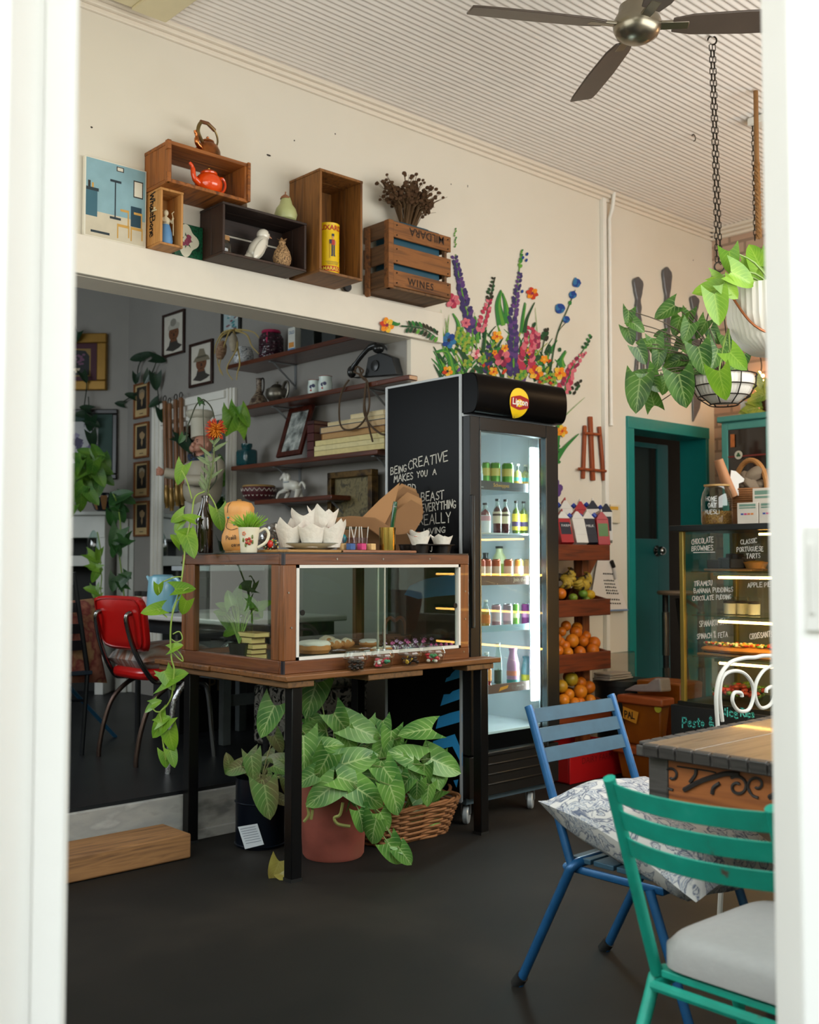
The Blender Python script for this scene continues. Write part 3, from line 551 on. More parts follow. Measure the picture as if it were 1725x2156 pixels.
# yellow can
k0 = Vector((3.085, 3.93, 2.545)); t = thing('tin_can', 'tall yellow can with red bands standing inside the tan upright crate', 'can', k0); r = .051; hh = .242
b = B(); pr = [(0, 0), (r, 0), (r+.001, .004), (r, .008)]
for k in range(9): pr += [(r, .06+.014*k), (r-.001, .067+.014*k)]
pr += [(r, hh-.006), (r+.001, hh-.002), (r, hh), (r-.004, hh-.002), (0, hh-.004)]; b.lathe(pr, 36, k0); part('can_body', b, M('e3bb08', .35, var=.04), t)
def wrap(b, txt, z, h, a0, rad, bold=.01):
 q = B(); w = typed(q, txt, (0, 0, 0), X_, Z_, h, 0, bold=bold, center=True)
 for i, p in enumerate(q.v): a = a0+p.x/rad; q.v[i] = Vector((math.sin(a)*rad, -math.cos(a)*rad, z+p.z))
 n = len(b.v); b.v += [p+k0 for p in q.v]; b.t += q.t; b.f += [[i+n for i in f] for f in q.f]; b.mi += [b.cur]*len(q.f)
b = B(); b.lathe([(r+.0006, .012), (r+.0006, .036)], 36, k0); part('red_band', b, M('b3241b', .4), t)
b = B(); wrap(b, 'LUXARDO', hh-.036, .024, -.25, r+.0012, .02); part('red_lettering', b, M('b3241b', .4), t)
b = B(); wrap(b, 'AMARASCO', .016, .017, -.3, r+.0014, .015); part('yellow_lettering', b, M('ecd44a', .4), t)
b = B(); a0 = -.25
def cs(i, ax, z, w, h):
 b.m(i); P = []
 for k in range(5):
  a = a0+(ax+w*(k/4-.5))/r; P += [(math.sin(a)*(r+.0016), -math.cos(a)*(r+.0016), z-h/2), (math.sin(a)*(r+.0016), -math.cos(a)*(r+.0016), z+h/2)]
 b.add([Vector(p)+k0 for p in P], [(2*k, 2*k+2, 2*k+3, 2*k+1) for k in range(4)])
cs(0, .0, .148, .018, .026); cs(1, -.004, .11, .007, .05); cs(1, .006, .11, .007, .05); cs(2, 0, .17, .009, .012); cs(1, 0, .182, .012, .012); cs(1, -.012, .15, .012, .02); cs(2, .012, .145, .006, .022); cs(3, -.016, .112, .002, .08); cs(1, -.005, .084, .009, .005); cs(1, .008, .084, .009, .005)
for k in range(3): cs(1, .0, .056-.006*k, .07-.01*k, .0016)
part('label_figure', b, [M('a8271f', .5), M('2b3348', .5), M('c98d62', .5), M('8a5a22', .5)], t)
b = B(); b.lathe([(0, -.008), (.022, -.008), (.024, 0), (.022, .008), (0, .008)], 18, (3.315, 4.072, 2.56), R=RX(PI/2)); solo('castor_wheel', b, M('1c1c1e', .5), 'small black wheel lying on the beam between tan and slatted crates', 'wheel')
# ================================================================== PAINTED FLOWERS ON THE WALL
mur = B(); MC = [M(h, .8, var=.15, scale=40) for h in ('3a2f63', '2f7a35', '5f9a35', '1c4a28', 'b3324f', '8a2347', 'cf6a78', 'e58a12', 'c2391b', '2b6ea0', '96a03a', '2a2a1e', '173e8a', 'e6b93a', '5a3a78', 'e3c4b8')]
LAY = [0]
def z5(x, y): return (780+x/3.45, 480+y/3.45)
def wp(p):
 x, y = z5(*p); LAY[0] += 1
 return (x, y)
def blot(ci, pts, smooth=True):
 """a brush mark: outline given in the wall drawing's own coordinates"""
 LAY[0] += 1; P = []
 for p in pts:
  x, y = z5(*p); q = at(x, y, 'y', 4.10); yy = 4.064 if (q.x < 3.972 and 2.372 < q.z < 2.53) else 4.0985
  q = at(x, y, 'y', yy-LAY[0]*2.5e-6); P.append(q)
 mur.m(ci); mur.add(P, [tuple(range(len(P)-1, -1, -1))])
def oval(ci, x, y, rx, ry, a=0, n=9, wob=.12):
 c, s = math.cos(a), math.sin(a); pts = []
 for k in range(n):
  t = 2*PI*k/n; w = 1+RN.uniform(-wob, wob); u, v = rx*math.cos(t)*w, ry*math.sin(t)*w; pts.append((x+u*c-v*s, y+u*s+v*c))
 blot(ci, pts)
def stroke(ci, pts, w0, w1):
 pts = [Vector((p[0], p[1], 0)) for p in pts]; pts = spline(pts, 5); n = len(pts); L = []; R = []
 for i, p in enumerate(pts):
  d = (pts[min(i+1, n-1)]-pts[max(i-1, 0)]).normalized(); q = Vector((-d.y, d.x, 0))*(w0+(w1-w0)*i/(n-1)); L.append(p+q); R.append(p-q)
 for i in range(n-1): blot(ci, [L[i][:2], L[i+1][:2], R[i+1][:2], R[i][:2]])
def spike(cols, a, c, n, s0, s1, spread):
 for k in range(n):
  t = k/(n-1); x = a[0]+(c[0]-a[0])*t; y = a[1]+(c[1]-a[1])*t; s = s0+(s1-s0)*t
  for sd in (-1, 1): oval(RN.choice(cols), x+sd*spread*(1-.5*t)*RN.uniform(.5, 1.1), y+RN.uniform(-8, 8), s*.74, s*1.1, sd*.5+RN.uniform(-.2, .2), 7)
RN = random.Random(11)
# background foliage
for k in range(190):
 x = RN.uniform(500, 1380); y = RN.uniform(760, 1120); 
 if y < 740+abs(x-950)*.4: continue
 a = RN.uniform(-.9, .9); L = RN.uniform(40, 120); stroke(RN.choice([1, 1, 2, 3, 3, 10]), [(x, y), (x+L*.4*a, y-L*.5), (x+L*a, y-L)], RN.uniform(6, 16), 2)
for k in range(26):
 x = RN.uniform(450, 700); y = RN.uniform(880, 1060); stroke(RN.choice([1, 2, 3, 2]), [(x+40, y+60), (x+15, y+20), (x-20, y-40)], RN.uniform(8, 18), 2)
for pts, w in (([(960, 700), (930, 560), (950, 450)], 40), ([(1000, 690), (985, 560), (960, 470)], 26), ([(640, 820), (640, 700), (600, 620)], 22), ([(780, 830), (770, 700), (760, 640)], 14), ([(1100, 760), (1110, 640), (1125, 540)], 14), ([(1400, 1010), (1390, 950), (1420, 890)], 24), ([(600, 1060), (560, 900), (470, 900)], 26)):
 stroke(1, pts, w, 4); stroke(2, [(p[0]+8, p[1]+8) for p in pts], w*.35, 2)
for k in range(18):
 x = RN.choice([530, 560, 700, 740, 770, 830, 1200]); stroke(2, [(x, 900), (x+RN.uniform(-14, 14), 780), (x+RN.uniform(-30, 30), RN.uniform(540, 720))], 3.5, 1)
for k in range(90):
 x = RN.uniform(620, 1340); y = RN.uniform(880, 1130)
 if y > 860+abs(x-980)*.3: oval(RN.choice([3, 3, 1, 10, 8, 14, 3]), x, y, RN.uniform(10, 22), RN.uniform(14, 30), RN.uniform(-1, 1))
# spires
stroke(2, [(760, 830), (680, 520), (640, 330), (622, 190)], 5, 3); spike([0, 0, 14], (735, 740), (612, 210), 21, 26, 15, 30)
for k in range(9): oval(RN.choice([1, 2]), 620-k*1.5+RN.uniform(-14, 14), 135-k*16, 5, 9, .4)
stroke(3, [(820, 905), (840, 690), (880, 480), (905, 370)], 8, 3); spike([4, 5, 6], (800, 740), (868, 520), 8, 22, 15, 30); spike([11, 3], (868, 500), (895, 370), 6, 16, 10, 16)
stroke(2, [(1040, 1050), (1050, 700), (1075, 380), (1100, 160)], 6, 3); spike([0, 14, 0], (1040, 1050), (1040, 690), 17, 28, 22, 36); spike([0, 14], (1030, 680), (1088, 330), 13, 22, 13, 22); spike([1, 2], (1090, 270), (1103, 170), 5, 14, 9, 7)
for p in ((1140, 190), (1110, 215), (1135, 235), (1105, 460)): oval(12, p[0], p[1], 9, 13, .3)
spike([0, 3], (860, 1040), (860, 860), 8, 20, 14, 24)
spike([4, 5, 6, 4], (1130, 1020), (1165, 730), 14, 30, 18, 48); spike([5, 6], (1210, 860), (1215, 770), 5, 20, 16, 18)
stroke(1, [(1400, 1230), (1470, 1010), (1560, 870), (1600, 790)], 5, 2); spike([4, 5, 6], (1395, 1190), (1470, 1010), 12, 22, 15, 44); spike([6, 4, 5], (1475, 1000), (1550, 910), 7, 16, 11, 30); spike([1, 3], (1555, 870), (1600, 790), 4, 13, 12, 12)
spike([11, 3], (1470, 1190), (1520, 1120), 4, 14, 14, 20)
# blue sprig on the right
stroke(3, [(1310, 1040), (1335, 880), (1370, 740), (1430, 600), (1490, 450)], 5, 3); stroke(3, [(1320, 960), (1360, 770), (1420, 690)], 3, 2)
for p, r in (((1380, 585), 34), ((1472, 486), 26), ((1500, 400), 30), ((1425, 665), 24)):
 for k in range(5): a = k*1.26; oval(9 if k % 2 else 12, p[0]+math.cos(a)*r*.45, p[1]+math.sin(a)*r*.5, r*.62, r*.75, a)
oval(9, 1490, 385, 13, 26, .1); oval(1, 1452, 545, 13, 16)
stroke(3, [(1240, 940), (1262, 830), (1280, 760)], 4, 3); spike([11, 3], (1265, 800), (1280, 740), 3, 22, 15, 16); oval(3, 1303, 880, 13, 36); oval(3, 1378, 885, 12, 16); oval(3, 1190, 705, 12, 22, .4)
# leaf and red flower
stroke(3, [(1120, 760), (1140, 660), (1195, 540)], 16, 3); stroke(3, [(820, 900), (830, 800), (845, 740)], 14, 3); stroke(3, [(700, 960), (660, 900), (620, 870)], 22, 4)
def bloom(x, y, r, cols, heart, n=6):
 for k in range(n): a = 2*PI*k/n+.3; oval(cols[k % len(cols)], x+math.cos(a)*r*.5, y+math.sin(a)*r*.55, r*.56, r*.42, a, 9)
 oval(heart, x, y, r*.24, r*.24)
 for k in range(n): a = 2*PI*k/n; stroke(heart, [(x, y), (x+math.cos(a)*r*.3, y+math.sin(a)*r*.3), (x+math.cos(a)*r*.6, y+math.sin(a)*r*.62)], 2.2, .8)
bloom(1178, 475, 42, [8, 8, 7], 5); bloom(600, 530, 52, [6, 4, 6], 5); bloom(695, 690, 34, [6, 6], 5)
for p in ((655, 750), (700, 790), (735, 820), (670, 830), (700, 880), (705, 985), (815, 955), (640, 800), (1110, 1060), (1085, 1085)): bloom(p[0], p[1], 34, [10, 2, 10], 1, 5)
bloom(570, 815, 54, [9, 9, 12], 11); bloom(960, 945, 62, [4, 5, 6], 11); bloom(768, 915, 36, [15, 6, 15], 4, 5)
bloom(922, 787, 40, [7, 13, 7], 8, 5); bloom(978, 872, 28, [7, 13], 8, 5); bloom(905, 905, 20, [7, 7], 8, 5); bloom(562, 1040, 38, [7, 13, 8], 11, 5); bloom(896, 1045, 34, [7, 13], 8, 5); bloom(1205, 1050, 52, [7, 8, 13], 5, 6); bloom(1376, 1055, 46, [7, 13], 8, 5); bloom(1265, 955, 30, [7, 7], 13, 5); bloom(1155, 900, 24, [6, 7], 4, 5)
for p in ((1290, 1090), (1250, 1110), (1330, 1120), (1320, 1080)): bloom(p[0], p[1], 30, [2, 10, 8], 3, 5)
# sprig on the beam end
bloom(122, 705, 52, [7, 13, 7, 8], 5, 6); stroke(1, [(160, 690), (200, 700), (215, 690)], 16, 5); stroke(3, [(225, 712), (300, 718), (400, 740), (520, 830)], 6, 3)
for k in range(9):
 x = 280+k*26; y = 715+k*k*1.1
 oval(RN.choice([1, 2, 3, 11]), x+8, y-22, 10, 24, -.5); oval(RN.choice([1, 2, 3, 11]), x-10, y+26, 11, 22, .5)
# right of the fridge
stroke(1, [(1345, 1620), (1370, 1450), (1410, 1280)], 26, 10); stroke(2, [(1360, 1500), (1385, 1400), (1560, 1230)], 5, 1); stroke(1, [(1330, 1720), (1410, 1600), (1515, 1495)], 24, 3); bloom(1395, 1475, 40, [7, 13, 7], 8, 6)
for p in ((1365, 1585), (1385, 1610), (1350, 1560), (1370, 1700)): oval(1, p[0], p[1], 16, 12)
for p in ((1348, 1850), (1365, 1925), (1375, 1890)): oval(14, p[0], p[1], 24, 30, .3)
oval(1, 1345, 2000, 20, 26)
o = solo('flower_mural', mur, MC, 'wild flowers painted on the cream wall above and beside the drinks fridge', 'mural', smooth=0)
# ================================================================== OTHER THINGS ON THE BACK WALL
# three joined wooden sticks
t = thing('wooden_rack', 'small reddish wooden rack of three upright sticks hung on the cream wall', 'wall rack', (5.3, 4.08, 1.7)); SW = wood('6a2a12', '9c4a22', 'z', .5)
for a, c, r in (((1243, 877), (1249, 1012), .016), ((1232, 896), (1228, 1008), .012), ((1262, 898), (1272, 1012), .012)):
 b = B(); p, q = at(*a, 'y', 4.085), at(*c, 'y', 4.085); b.box((p+q)/2, (r*2, .018, (p-q).length), Matrix.Rotation(math.atan2(q.x-p.x, p.z-q.z)*-1, 3, 'Y')); part('stick', b, SW, t, .004)
for a, c in (((1230, 912), (1264, 915)), ((1219, 987), (1276, 992))):
 b = B(); b.tube([at(*a, 'y', 4.07), at(*c, 'y', 4.07)], .009, 8); part('crossbar', b, SW, t)
# giant cutlery
def cutlery(name, label, top, mid, blade_px):
 t = thing(name, label, 'wall ornament', at(*top, 'y', 4.085)); PW = M('66676a', .4, .35, var=.25, scale=30); h = B(); prof = []
 p, q = at(*top, 'y', 4.085), at(*mid, 'y', 4.085); L = (p-q).length
 for k in range(21):
  s = k/20; w = (.0 if k == 0 else .026+.03*math.exp(-((s-.13)/.1)**2)+.006*math.sin(s*30)) if s < .9 else .03
  prof.append((s, max(.004, w)))
 P = [(-w, -s*L) for s, w in prof]+[(w, -s*L) for s, w in reversed(prof)]
 h.prism(P, p+Y_*.012, X_, Z_, .02); part('handle', h, PW, t, .006)
 bb = B(); bb.prism([((at(*k, 'y', 4.085)-p).x, (at(*k, 'y', 4.085)-p).z) for k in blade_px], p+Y_*.01, X_, Z_, .012); part('head', bb, PW, t, .003)
cutlery('giant_fork', 'giant pewter fork hung on the wall, leftmost of the three giant utensils', (1344, 583), (1356, 720), [(1350, 715), (1364, 715), (1368, 740), (1372, 790), (1366, 792), (1362, 750), (1358, 750), (1358, 790), (1352, 790), (1352, 750), (1346, 752), (1344, 788), (1338, 785), (1342, 740)])
cutlery('giant_spoon', 'giant pewter spoon hung on the wall, tallest of the three giant utensils', (1405, 562), (1410, 735), [(1404, 730), (1416, 730), (1424, 755), (1420, 780), (1410, 790), (1400, 778), (1396, 752)])
cutlery('giant_knife', 'giant pewter knife hung on the wall nearest the corner', (1463, 622), (1467, 720), [(1458, 715), (1476, 715), (1479, 830), (1474, 860), (1461, 888), (1459, 830)])
# wall switch
t = thing('wall_switch', 'cream electrical switch box on the wall between milk shelf and teal door', 'switch', at(1293, 1090, 'y', 4.09)); p, q = at(1283, 1062, 'y', 4.09), at(1303, 1102, 'y', 4.09)
part('plate', B().bb((p.x, 4.075, q.z), (q.x, 4.099, p.z)), M('d9cdb4', .5), t, .004); p2, q2 = at(1285, 1066, 'y', 4.075), at(1302, 1074, 'y', 4.075)
part('yellow_label', B().bb((p2.x, 4.0735, q2.z), (q2.x, 4.0752, p2.z)), M('d3a23c', .5), t)
# whiteboard with marker
t = thing('whiteboard', 'small white board with black handwriting propped behind the produce stand', 'whiteboard', at(1300, 1284, 'y', 4.06)); wb = B(); P = [(1262, 1160), (1277, 1155), (1322, 1283), (1240, 1286)]
f, g = [at(*p, 'y', 4.07) for p in P], [at(*p, 'y', 4.085) for p in P]; wb.add(f+g, [(0, 1, 2, 3)[::-1], (4, 5, 6, 7), (0, 1, 5, 4), (1, 2, 6, 5), (2, 3, 7, 6), (3, 0, 4, 7)]); part('board', wb, M('e4ddd6', .35, var=.03), t)
wb = B(); rn = random.Random(5)
for k, y in enumerate((1208, 1222, 1229, 1236, 1243, 1249, 1262, 1270)):
 a, c = at(1270 + k*1.5, y, 'y', 4.069), at(1292 + k*2.4, y+1, 'y', 4.069); n = 6
 for j in range(n):
  s = a.lerp(c, j/n); e = a.lerp(c, (j+.7)/n); wb.add([s+Z_*.005, s-Z_*.004, e-Z_*.004, e+Z_*rn.uniform(.001, .007)], [(0, 1, 2, 3)])
part('handwriting', wb, M('26241f', .6), t, stuff=True)
wb = B(); wb.tube([at(1322, 1284, 'y', 4.06), at(1242, 1287, 'y', 4.06)], .006, 6); part('blue_edge', wb, M('7d93b5', .5), t)
t = thing('marker_pen', 'black capped whiteboard marker stuck on the white board', 'marker', at(1292, 1185, 'y', 4.06)); a, c, d = at(1288, 1181, 'y', 4.06), at(1293, 1194, 'y', 4.06), at(1297, 1219, 'y', 4.06)
part('cap', B().tube([a, c], .013, 10), BLK, t); part('barrel', B().tube([c, d], [.012, .01], 10), M('d5d1cc', .3), t)
# ================================================================== CEILING FAN
hub = Vector((3.268, 2.303, 3.2)); t = thing('ceiling_fan', 'brushed steel ceiling fan with four brown blades above the room', 'fan', hub); ST = M('8f8878', .28, .95, var=.08)
b = B(); b.lathe([(0, -.062), (.02, -.061), (.05, -.053), (.077, -.036), (.088, -.012), (.09, .008), (.086, .022), (.07, .05), (.066, .075), (.04, .09), (.0, .09)], 40, hub); part('motor_housing', b, ST, t)
b = B(); b.cyl(hub+Z_*.08, hub+Z_*.35, .014, n=12); part('down_rod', b, ST, t)
for k, ang in enumerate([math.atan2(.338, -.548), math.atan2(.456, .294), math.atan2(-.317, .292), math.atan2(-.456, -.294)]):
 R = RZ(ang) @ RX(math.radians(-13)); b = B(); P = []
 for a, w in ((.13, .035), (.2, .052), (.4, .06), (.6, .056), (.645, .05)): P.append((a, w))
 poly = [(a, -w) for a, w in P]+[(a, w) for a, w in reversed(P)]
 b.prism(poly, hub+R @ Vector((0, 0, -.005)), R @ X_, R @ Y_, .008); bl = part('blade', b, M('4b4038', .35, var=.15), t, .003)
 b = B(); b.box(hub+R @ Vector((.12, 0, 0)), (.14, .04, .012), R); part('blade_iron', b, ST, bl, .003)
b = B(); p = at(1461, 290, 'z', 3.53); b.tube(arc(p, .018, -PI*.5, PI*.9, 10, X_, Z_), .003, 6); b.cyl(p+Z_*.015, p+Z_*.025, .003, n=6); solo('ceiling_hook', b, M('5d5548', .4, .8), 'small empty metal hook in the white ceiling left of the long chain', 'hook')
# ================================================================== DRINKS FRIDGE
FX0, FX1, FYF, FYB, FYD = 3.455, 4.08, 3.42, 3.935, 3.365
t = thing('drinks_fridge', 'tall black glass-door drinks fridge with chalk writing on its side panel', 'fridge', (3.79, 3.68, 0)); GB = M('060607', .3, var=.1, spec=.06); GBM = M('0f1011', .4, var=.1, spec=.35); FW_ = M('b9bec3', .4, var=.03)
b = B(); b.bb((FX0, FYF, .13), (FX0+.02, FYB, 2.05)); b.bb((FX1-.02, FYF, .13), (FX1, FYB, 2.05)); b.bb((FX0+.02, FYB-.02, .13), (FX1-.02, FYB, 2.05)); b.bb((FX0+.02, FYF, 1.87), (FX1-.02, FYB-.02, 2.05)); b.bb((FX0+.02, FYF, .13), (FX1-.02, FYB-.02, .40)); part('cabinet', b, GB, t)
b = B(); b.bb((FX0+.02, FYB-.03, .40), (FX1-.02, FYB-.02, 1.87)); b.bb((FX0+.02, FYF, .40), (FX0+.03, FYB-.03, 1.87)); b.bb((FX1-.03, FYF, .40), (FX1-.02, FYB-.03, 1.87)); b.bb((FX0+.03, FYF, .40), (FX1-.03, FYB-.03, .41)); b.bb((FX0+.03, FYF, 1.86), (FX1-.03, FYB-.03, 1.87)); part('white_liner', b, M('d5dde1', .35, var=.03), t)
for a, c in (((FX0-.004, FYF-.004, .12), (FX0+.004, FYF+.008, 2.056)), ((FX0-.004, FYB-.010, .12), (FX0+.004, FYB+.004, 2.056)), ((FX0-.003, FYF, 2.048), (FX0+.003, FYB, 2.058)), ((FX0-.003, FYF, .115), (FX0+.003, FYB, .15)), ((FX0, FYF-.012, 1.862), (FX1+.02, FYF-.002, 1.876))):
 part('edge_trim', B().bb(a, c), FW_, t)
# curved canopy with the round logo
prof = []
for k in range(29):
 a = -PI/2+PI*k/28; prof.append((3.40-.085*max(0, math.cos(a))**.36, 1.965+.094*math.sin(a)))
P = [(FYF+.002, 1.872)]+[(y, z) for y, z in prof]+[(FYF+.002, 2.058)]
b = B(); b.prism(P, (FX1+.012, 0, 0), Y_, Z_, -(FX1+.008-FX0)); can = part('canopy', b, GB, t, .004)
yc = lambda z: 3.40-.085*max(0, math.cos(math.asin(max(-1, min(1, (z-1.965)/.094)))))**.36-.003
lc = at(1094, 848, 'y', 3.314)
def canp(u, v, o=0): z = lc.z+v; return (lc.x+u, yc(z)-o, z)
b = B(); P = []
for k in range(40):
 a = 2*PI*k/40; P.append((.066*math.cos(a)*(1+.10*math.sin(a-.5)), .066*math.sin(a)*1.05))
def fan(b, P, o, R=8):
 n = len(P); vs = [canp(0, 0, o)]; fs = [(0, 1+(k+1) % n, 1+k) for k in range(n)]
 for q in range(1, R+1): vs += [canp(u*q/R, v*q/R, o) for u, v in P]
 for q in range(R-1): fs += [(1+q*n+k, 1+q*n+(k+1) % n, 1+(q+1)*n+(k+1) % n, 1+(q+1)*n+k) for k in range(n)]
 b.add(vs, fs)
fan(b, P, .0012); part('logo_disc', b, M('f2c714', .35, var=.04), can, smooth=60)
b = B(); nn = 12
for k in range(nn+1):
 u = -.062+.124*k/nn; b.v += [Vector(canp(u, -.028+.008*abs(u)/.062-.006*math.cos(u/.062*1.5), .003)), Vector(canp(u, .028-.008*abs(u)/.062+.006*math.cos(u/.062*1.5), .003))]; b.t += [(0, 0)]*2
for k in range(nn): b.f.append([2*k, 2*k+2, 2*k+3, 2*k+1]); b.mi.append(0)
part('logo_banner', b, M('a3151c', .4, var=.04), can, smooth=60)
b = B(); q = B(); typed(q, 'Lipton', (0, 0, 0), X_, Z_, .030, 0, center=True, bold=.018); b.v = [Vector(canp(p.x, p.z-.011, .0045)) for p in q.v]; b.t = q.t; b.f = q.f; b.mi = q.mi; part('logo_lettering', b, M('f2efe8', .4, var=.02), can, smooth=0)
# door
gx0, gx1 = at(1011, 1200, 'y', FYD).x, at(1152, 1200, 'y', FYD).x; gz0, gz1 = at(1035, 1592, 'y', FYD).z, at(1011, 906, 'y', FYD).z
b = B(); dx0, dx1, dz0, dz1 = FX0+.004, FX1, .33, 1.862
b.bb((dx0, FYD, dz0), (gx0, FYF-.006, dz1)); b.bb((gx1, FYD, dz0), (dx1, FYF-.006, dz1)); b.bb((gx0, FYD, dz0), (gx1, FYF-.006, gz0)); b.bb((gx0, FYD, gz1), (gx1, FYF-.006, dz1)); dor = part('door', b, GBM, t, .003)
part('door_glass', B().bb((gx0-.003, FYD+.012, gz0-.003), (gx1+.003, FYD+.018, gz1+.003)), glass('fridge_glass', 'f0f7f6', 1.3), dor)
b = B(); b.bb((gx0-.001, FYD-.003, gz0), (gx0+.006, FYD+.03, gz1)); b.bb((gx1-.006, FYD-.002, gz0), (gx1+.001, FYD+.03, gz1)); part('silver_bead', b, M('7d868b', .25, .9), dor)
b = B(); b.bb((dx0-.008, FYD-.018, .9), (dx0+.012, FYD, 1.5)); part('door_handle', b, GBM, dor, .004)
b = B(); b.bb((FX0+.005, FYD+.01, .135), (FX1, FYF, .32))
for z in (.18, .225, .27): b.bb((FX0+.12, FYD+.004, z), (FX1-.12, FYD+.011, z+.008))
part('vent_grille', b, M('0b0a0a', .4), t, .002)
b = B(); b.bb((FX0+.03, FYF, .1), (FX1-.03, FYB-.02, .13)); part('base_rail', b, M('5f7585', .4, .5), t)
for x, y in ((FX0+.08, 3.47), (FX1-.1, 3.47), (FX0+.08, 3.86), (FX1-.1, 3.86)):
 b = B(); b.lathe([(.0, -.014), (.036, -.014), (.041, -.009), (.041, .009), (.036, .014), (0, .014)], 22, (x, y, .041), R=RZ(.6) @ RX(PI/2)); cs_ = part('caster_wheel', b, M('a7adb2', .3, .2), t); b = B(); R = RZ(.6)
 for s in (-1, 1): b.box(Vector((x, y, .075))+R @ Vector((0, .02*s, 0)), (.03, .003, .06), R)
 b.box((x, y, .104), (.06, .055, .005), R); part('caster_fork', b, M('8d9296', .3, .8), cs_)
# inside: light strip with its light, shelves with edge labels
q_ = at(1126, 1000, 'y', 3.452); area('fridge_strip_light', (q_.x-.03, 3.47, 1.14), (-.75, .66, 0), .03, 1.2, 5.0, (.88, .97, 1))
b = B(); p = at(1126, 1000, 'y', 3.452); b.bb((p.x-.02, 3.452, .52), (p.x+.02, 3.462, 1.76)); part('light_strip', b, M('eafbff', .4, emit=34.0), t)
b = B()
for a, c in (((p.x-.024, 3.45, .47), (p.x+.024, 3.464, .52)), ((p.x-.024, 3.45, 1.76), (p.x+.024, 3.464, 1.80))): b.bb(a, c)
b.bb((p.x-.026, 3.462, .47), (p.x+.026, 3.47, 1.8)); part('strip_housing', b, M('c9d2d6', .4), t)
SHZ = []
def z6(x, y): return (800+x/4.3125, 780+y/4.3125)
def f2(x, y): return (960+x/4.686, 1040+y/4.686)
for (a, lab, colr) in ((z6(1150, 1095), 1, '3b3d40'), (z6(1150, 1492), 0, ''), (z6(1150, 1945), 1, '6b4634'), (f2(500, 1350), 1, '8aa6b2'), (f2(560, 1945), 1, '6b4a3b')):
 z = at(*a, 'y', 3.475).z; SHZ.append(z); b = B()
 b.bb((FX0+.03, 3.475, z), (FX1-.05, 3.48, z+.008)); b.bb((FX0+.03, 3.87, z), (FX1-.03, 3.875, z+.008))
 for k in range(15): x = FX0+.05+k*.04; b.tube([(x, 3.475, z+.004), (x, 3.875, z+.004)], .002, 5)
 sh = part('shelf', b, M('b7c0c4', .3, .7), t)
 if lab: part('edge_label', B().bb((gx0+.0, 3.466, z), (p.x-.03, 3.472, z+(.042 if colr != '8aa6b2' else .03))), M(colr, .5), sh)
def lbl(sz, txt, x, dz, h, col):
 b = B(); typed(b, txt, (x, 3.4655, SHZ[sz]+dz), X_, Z_, h, .0006); part('label_lettering', b, M(col, .5), t)
lbl(0, 'in the', 3.60, .022, .010, 'c9c9c5'); lbl(0, 'moments', 3.60, .008, .010, 'c9c9c5'); lbl(0, 'Schweppes', 3.72, .016, .018, 'dca53a'); lbl(2, 'Join the party', 3.86, .015, .02, 'd8c0a8'); lbl(2, 'with', 3.57, .015, .02, 'c07a4a'); lbl(4, 'enjoy life', 3.88, .022, .010, 'c9b6a8')
b = B(); Q = [f2(*q) for q in ((425, 1950), (440, 1910), (520, 1885), (510, 1915), (445, 1940))]; b.prism([(at(*q, 'y', 3.464).x, at(*q, 'y', 3.464).z) for q in Q], (0, 3.4645, 0), X_, Z_, .001); part('label_flash', b, M('d8901f', .5), t)
# the writing and painted chevrons on the side panel
SXP = FX0-.0008; CH = M('dedbd3', .8, var=.05)
def ptext(txt, a, c, hpx, name=None):
 a, c = at(*z6(*a), 'x', SXP), at(*z6(*c), 'x', SXP); h = hpx*.8/4.3125/FPX*((a-CAM).dot(FW)); q = B(); nat = hand(q, txt, (0, 0, 0), X_, Y_, h, wid=1, jit=0, seed=2)
 b = B(); hand(b, txt, a, (c-a), Z_, h, .0045, .06, .16*(c-a).length/nat, (c-a).length/nat, seed=len(txt)); part('chalk_word', b, CH, t, smooth=0)
for w in (('BEING', (98, 950), (248, 915), 78), ('CREATIVE', (258, 900), (635, 812), 105), ('MAKES', (130, 1018), (305, 985), 76), ('YOU', (338, 972), (442, 955), 70), ('A', (482, 945), (520, 940), 62), ('ORD', (215, 1112), (338, 1092), 90), ('THE', (230, 1210), (335, 1190), 80), ('BEAST', (375, 1192), (590, 1165), 95), ('EVERYTHING', (380, 1288), (695, 1245), 88), ('REALLY', (355, 1405), (655, 1380), 112), ('LIVING', (400, 1490), (605, 1470), 62)): ptext(*w)
def zE(x, y): return (920+x/5.39, 1400+y/5.39)
def z7(x, y): return (370+x/2.738, 1000+y/2.738)
for z_, P in ((zE, [(95, 195), (110, 150), (150, 130), (170, 95), (230, 40), (285, 5), (285, 138)]), (zE, [(42, 465), (80, 335), (150, 330), (180, 300), (282, 262), (282, 382)]), (zE, [(-10, 725), (20, 590), (150, 545), (265, 515), (288, 560), (288, 640)]), (zE, [(-40, 865), (205, 785), (292, 1000), (292, 1150), (180, 925), (-60, 975)]), (zE, [(190, 1310), (245, 1300), (225, 1392)]), (z7, [(1320, 690), (1350, 640), (1440, 600), (1625, 570), (1630, 690), (1500, 700), (1400, 715)]), (zE, [(-120, 1080), (20, 1040), (10, 1110), (-90, 1140)])):
 W_ = [at(*z_(*q), 'x', SXP) for q in P]; b = B(); b.prism([(-q.y, q.z) for q in W_], (SXP-.0004, 0, 0), -Y_, Z_, .0004); part('blue_chevron', b, M('2c9fe6', .5, var=.08), t, smooth=0)
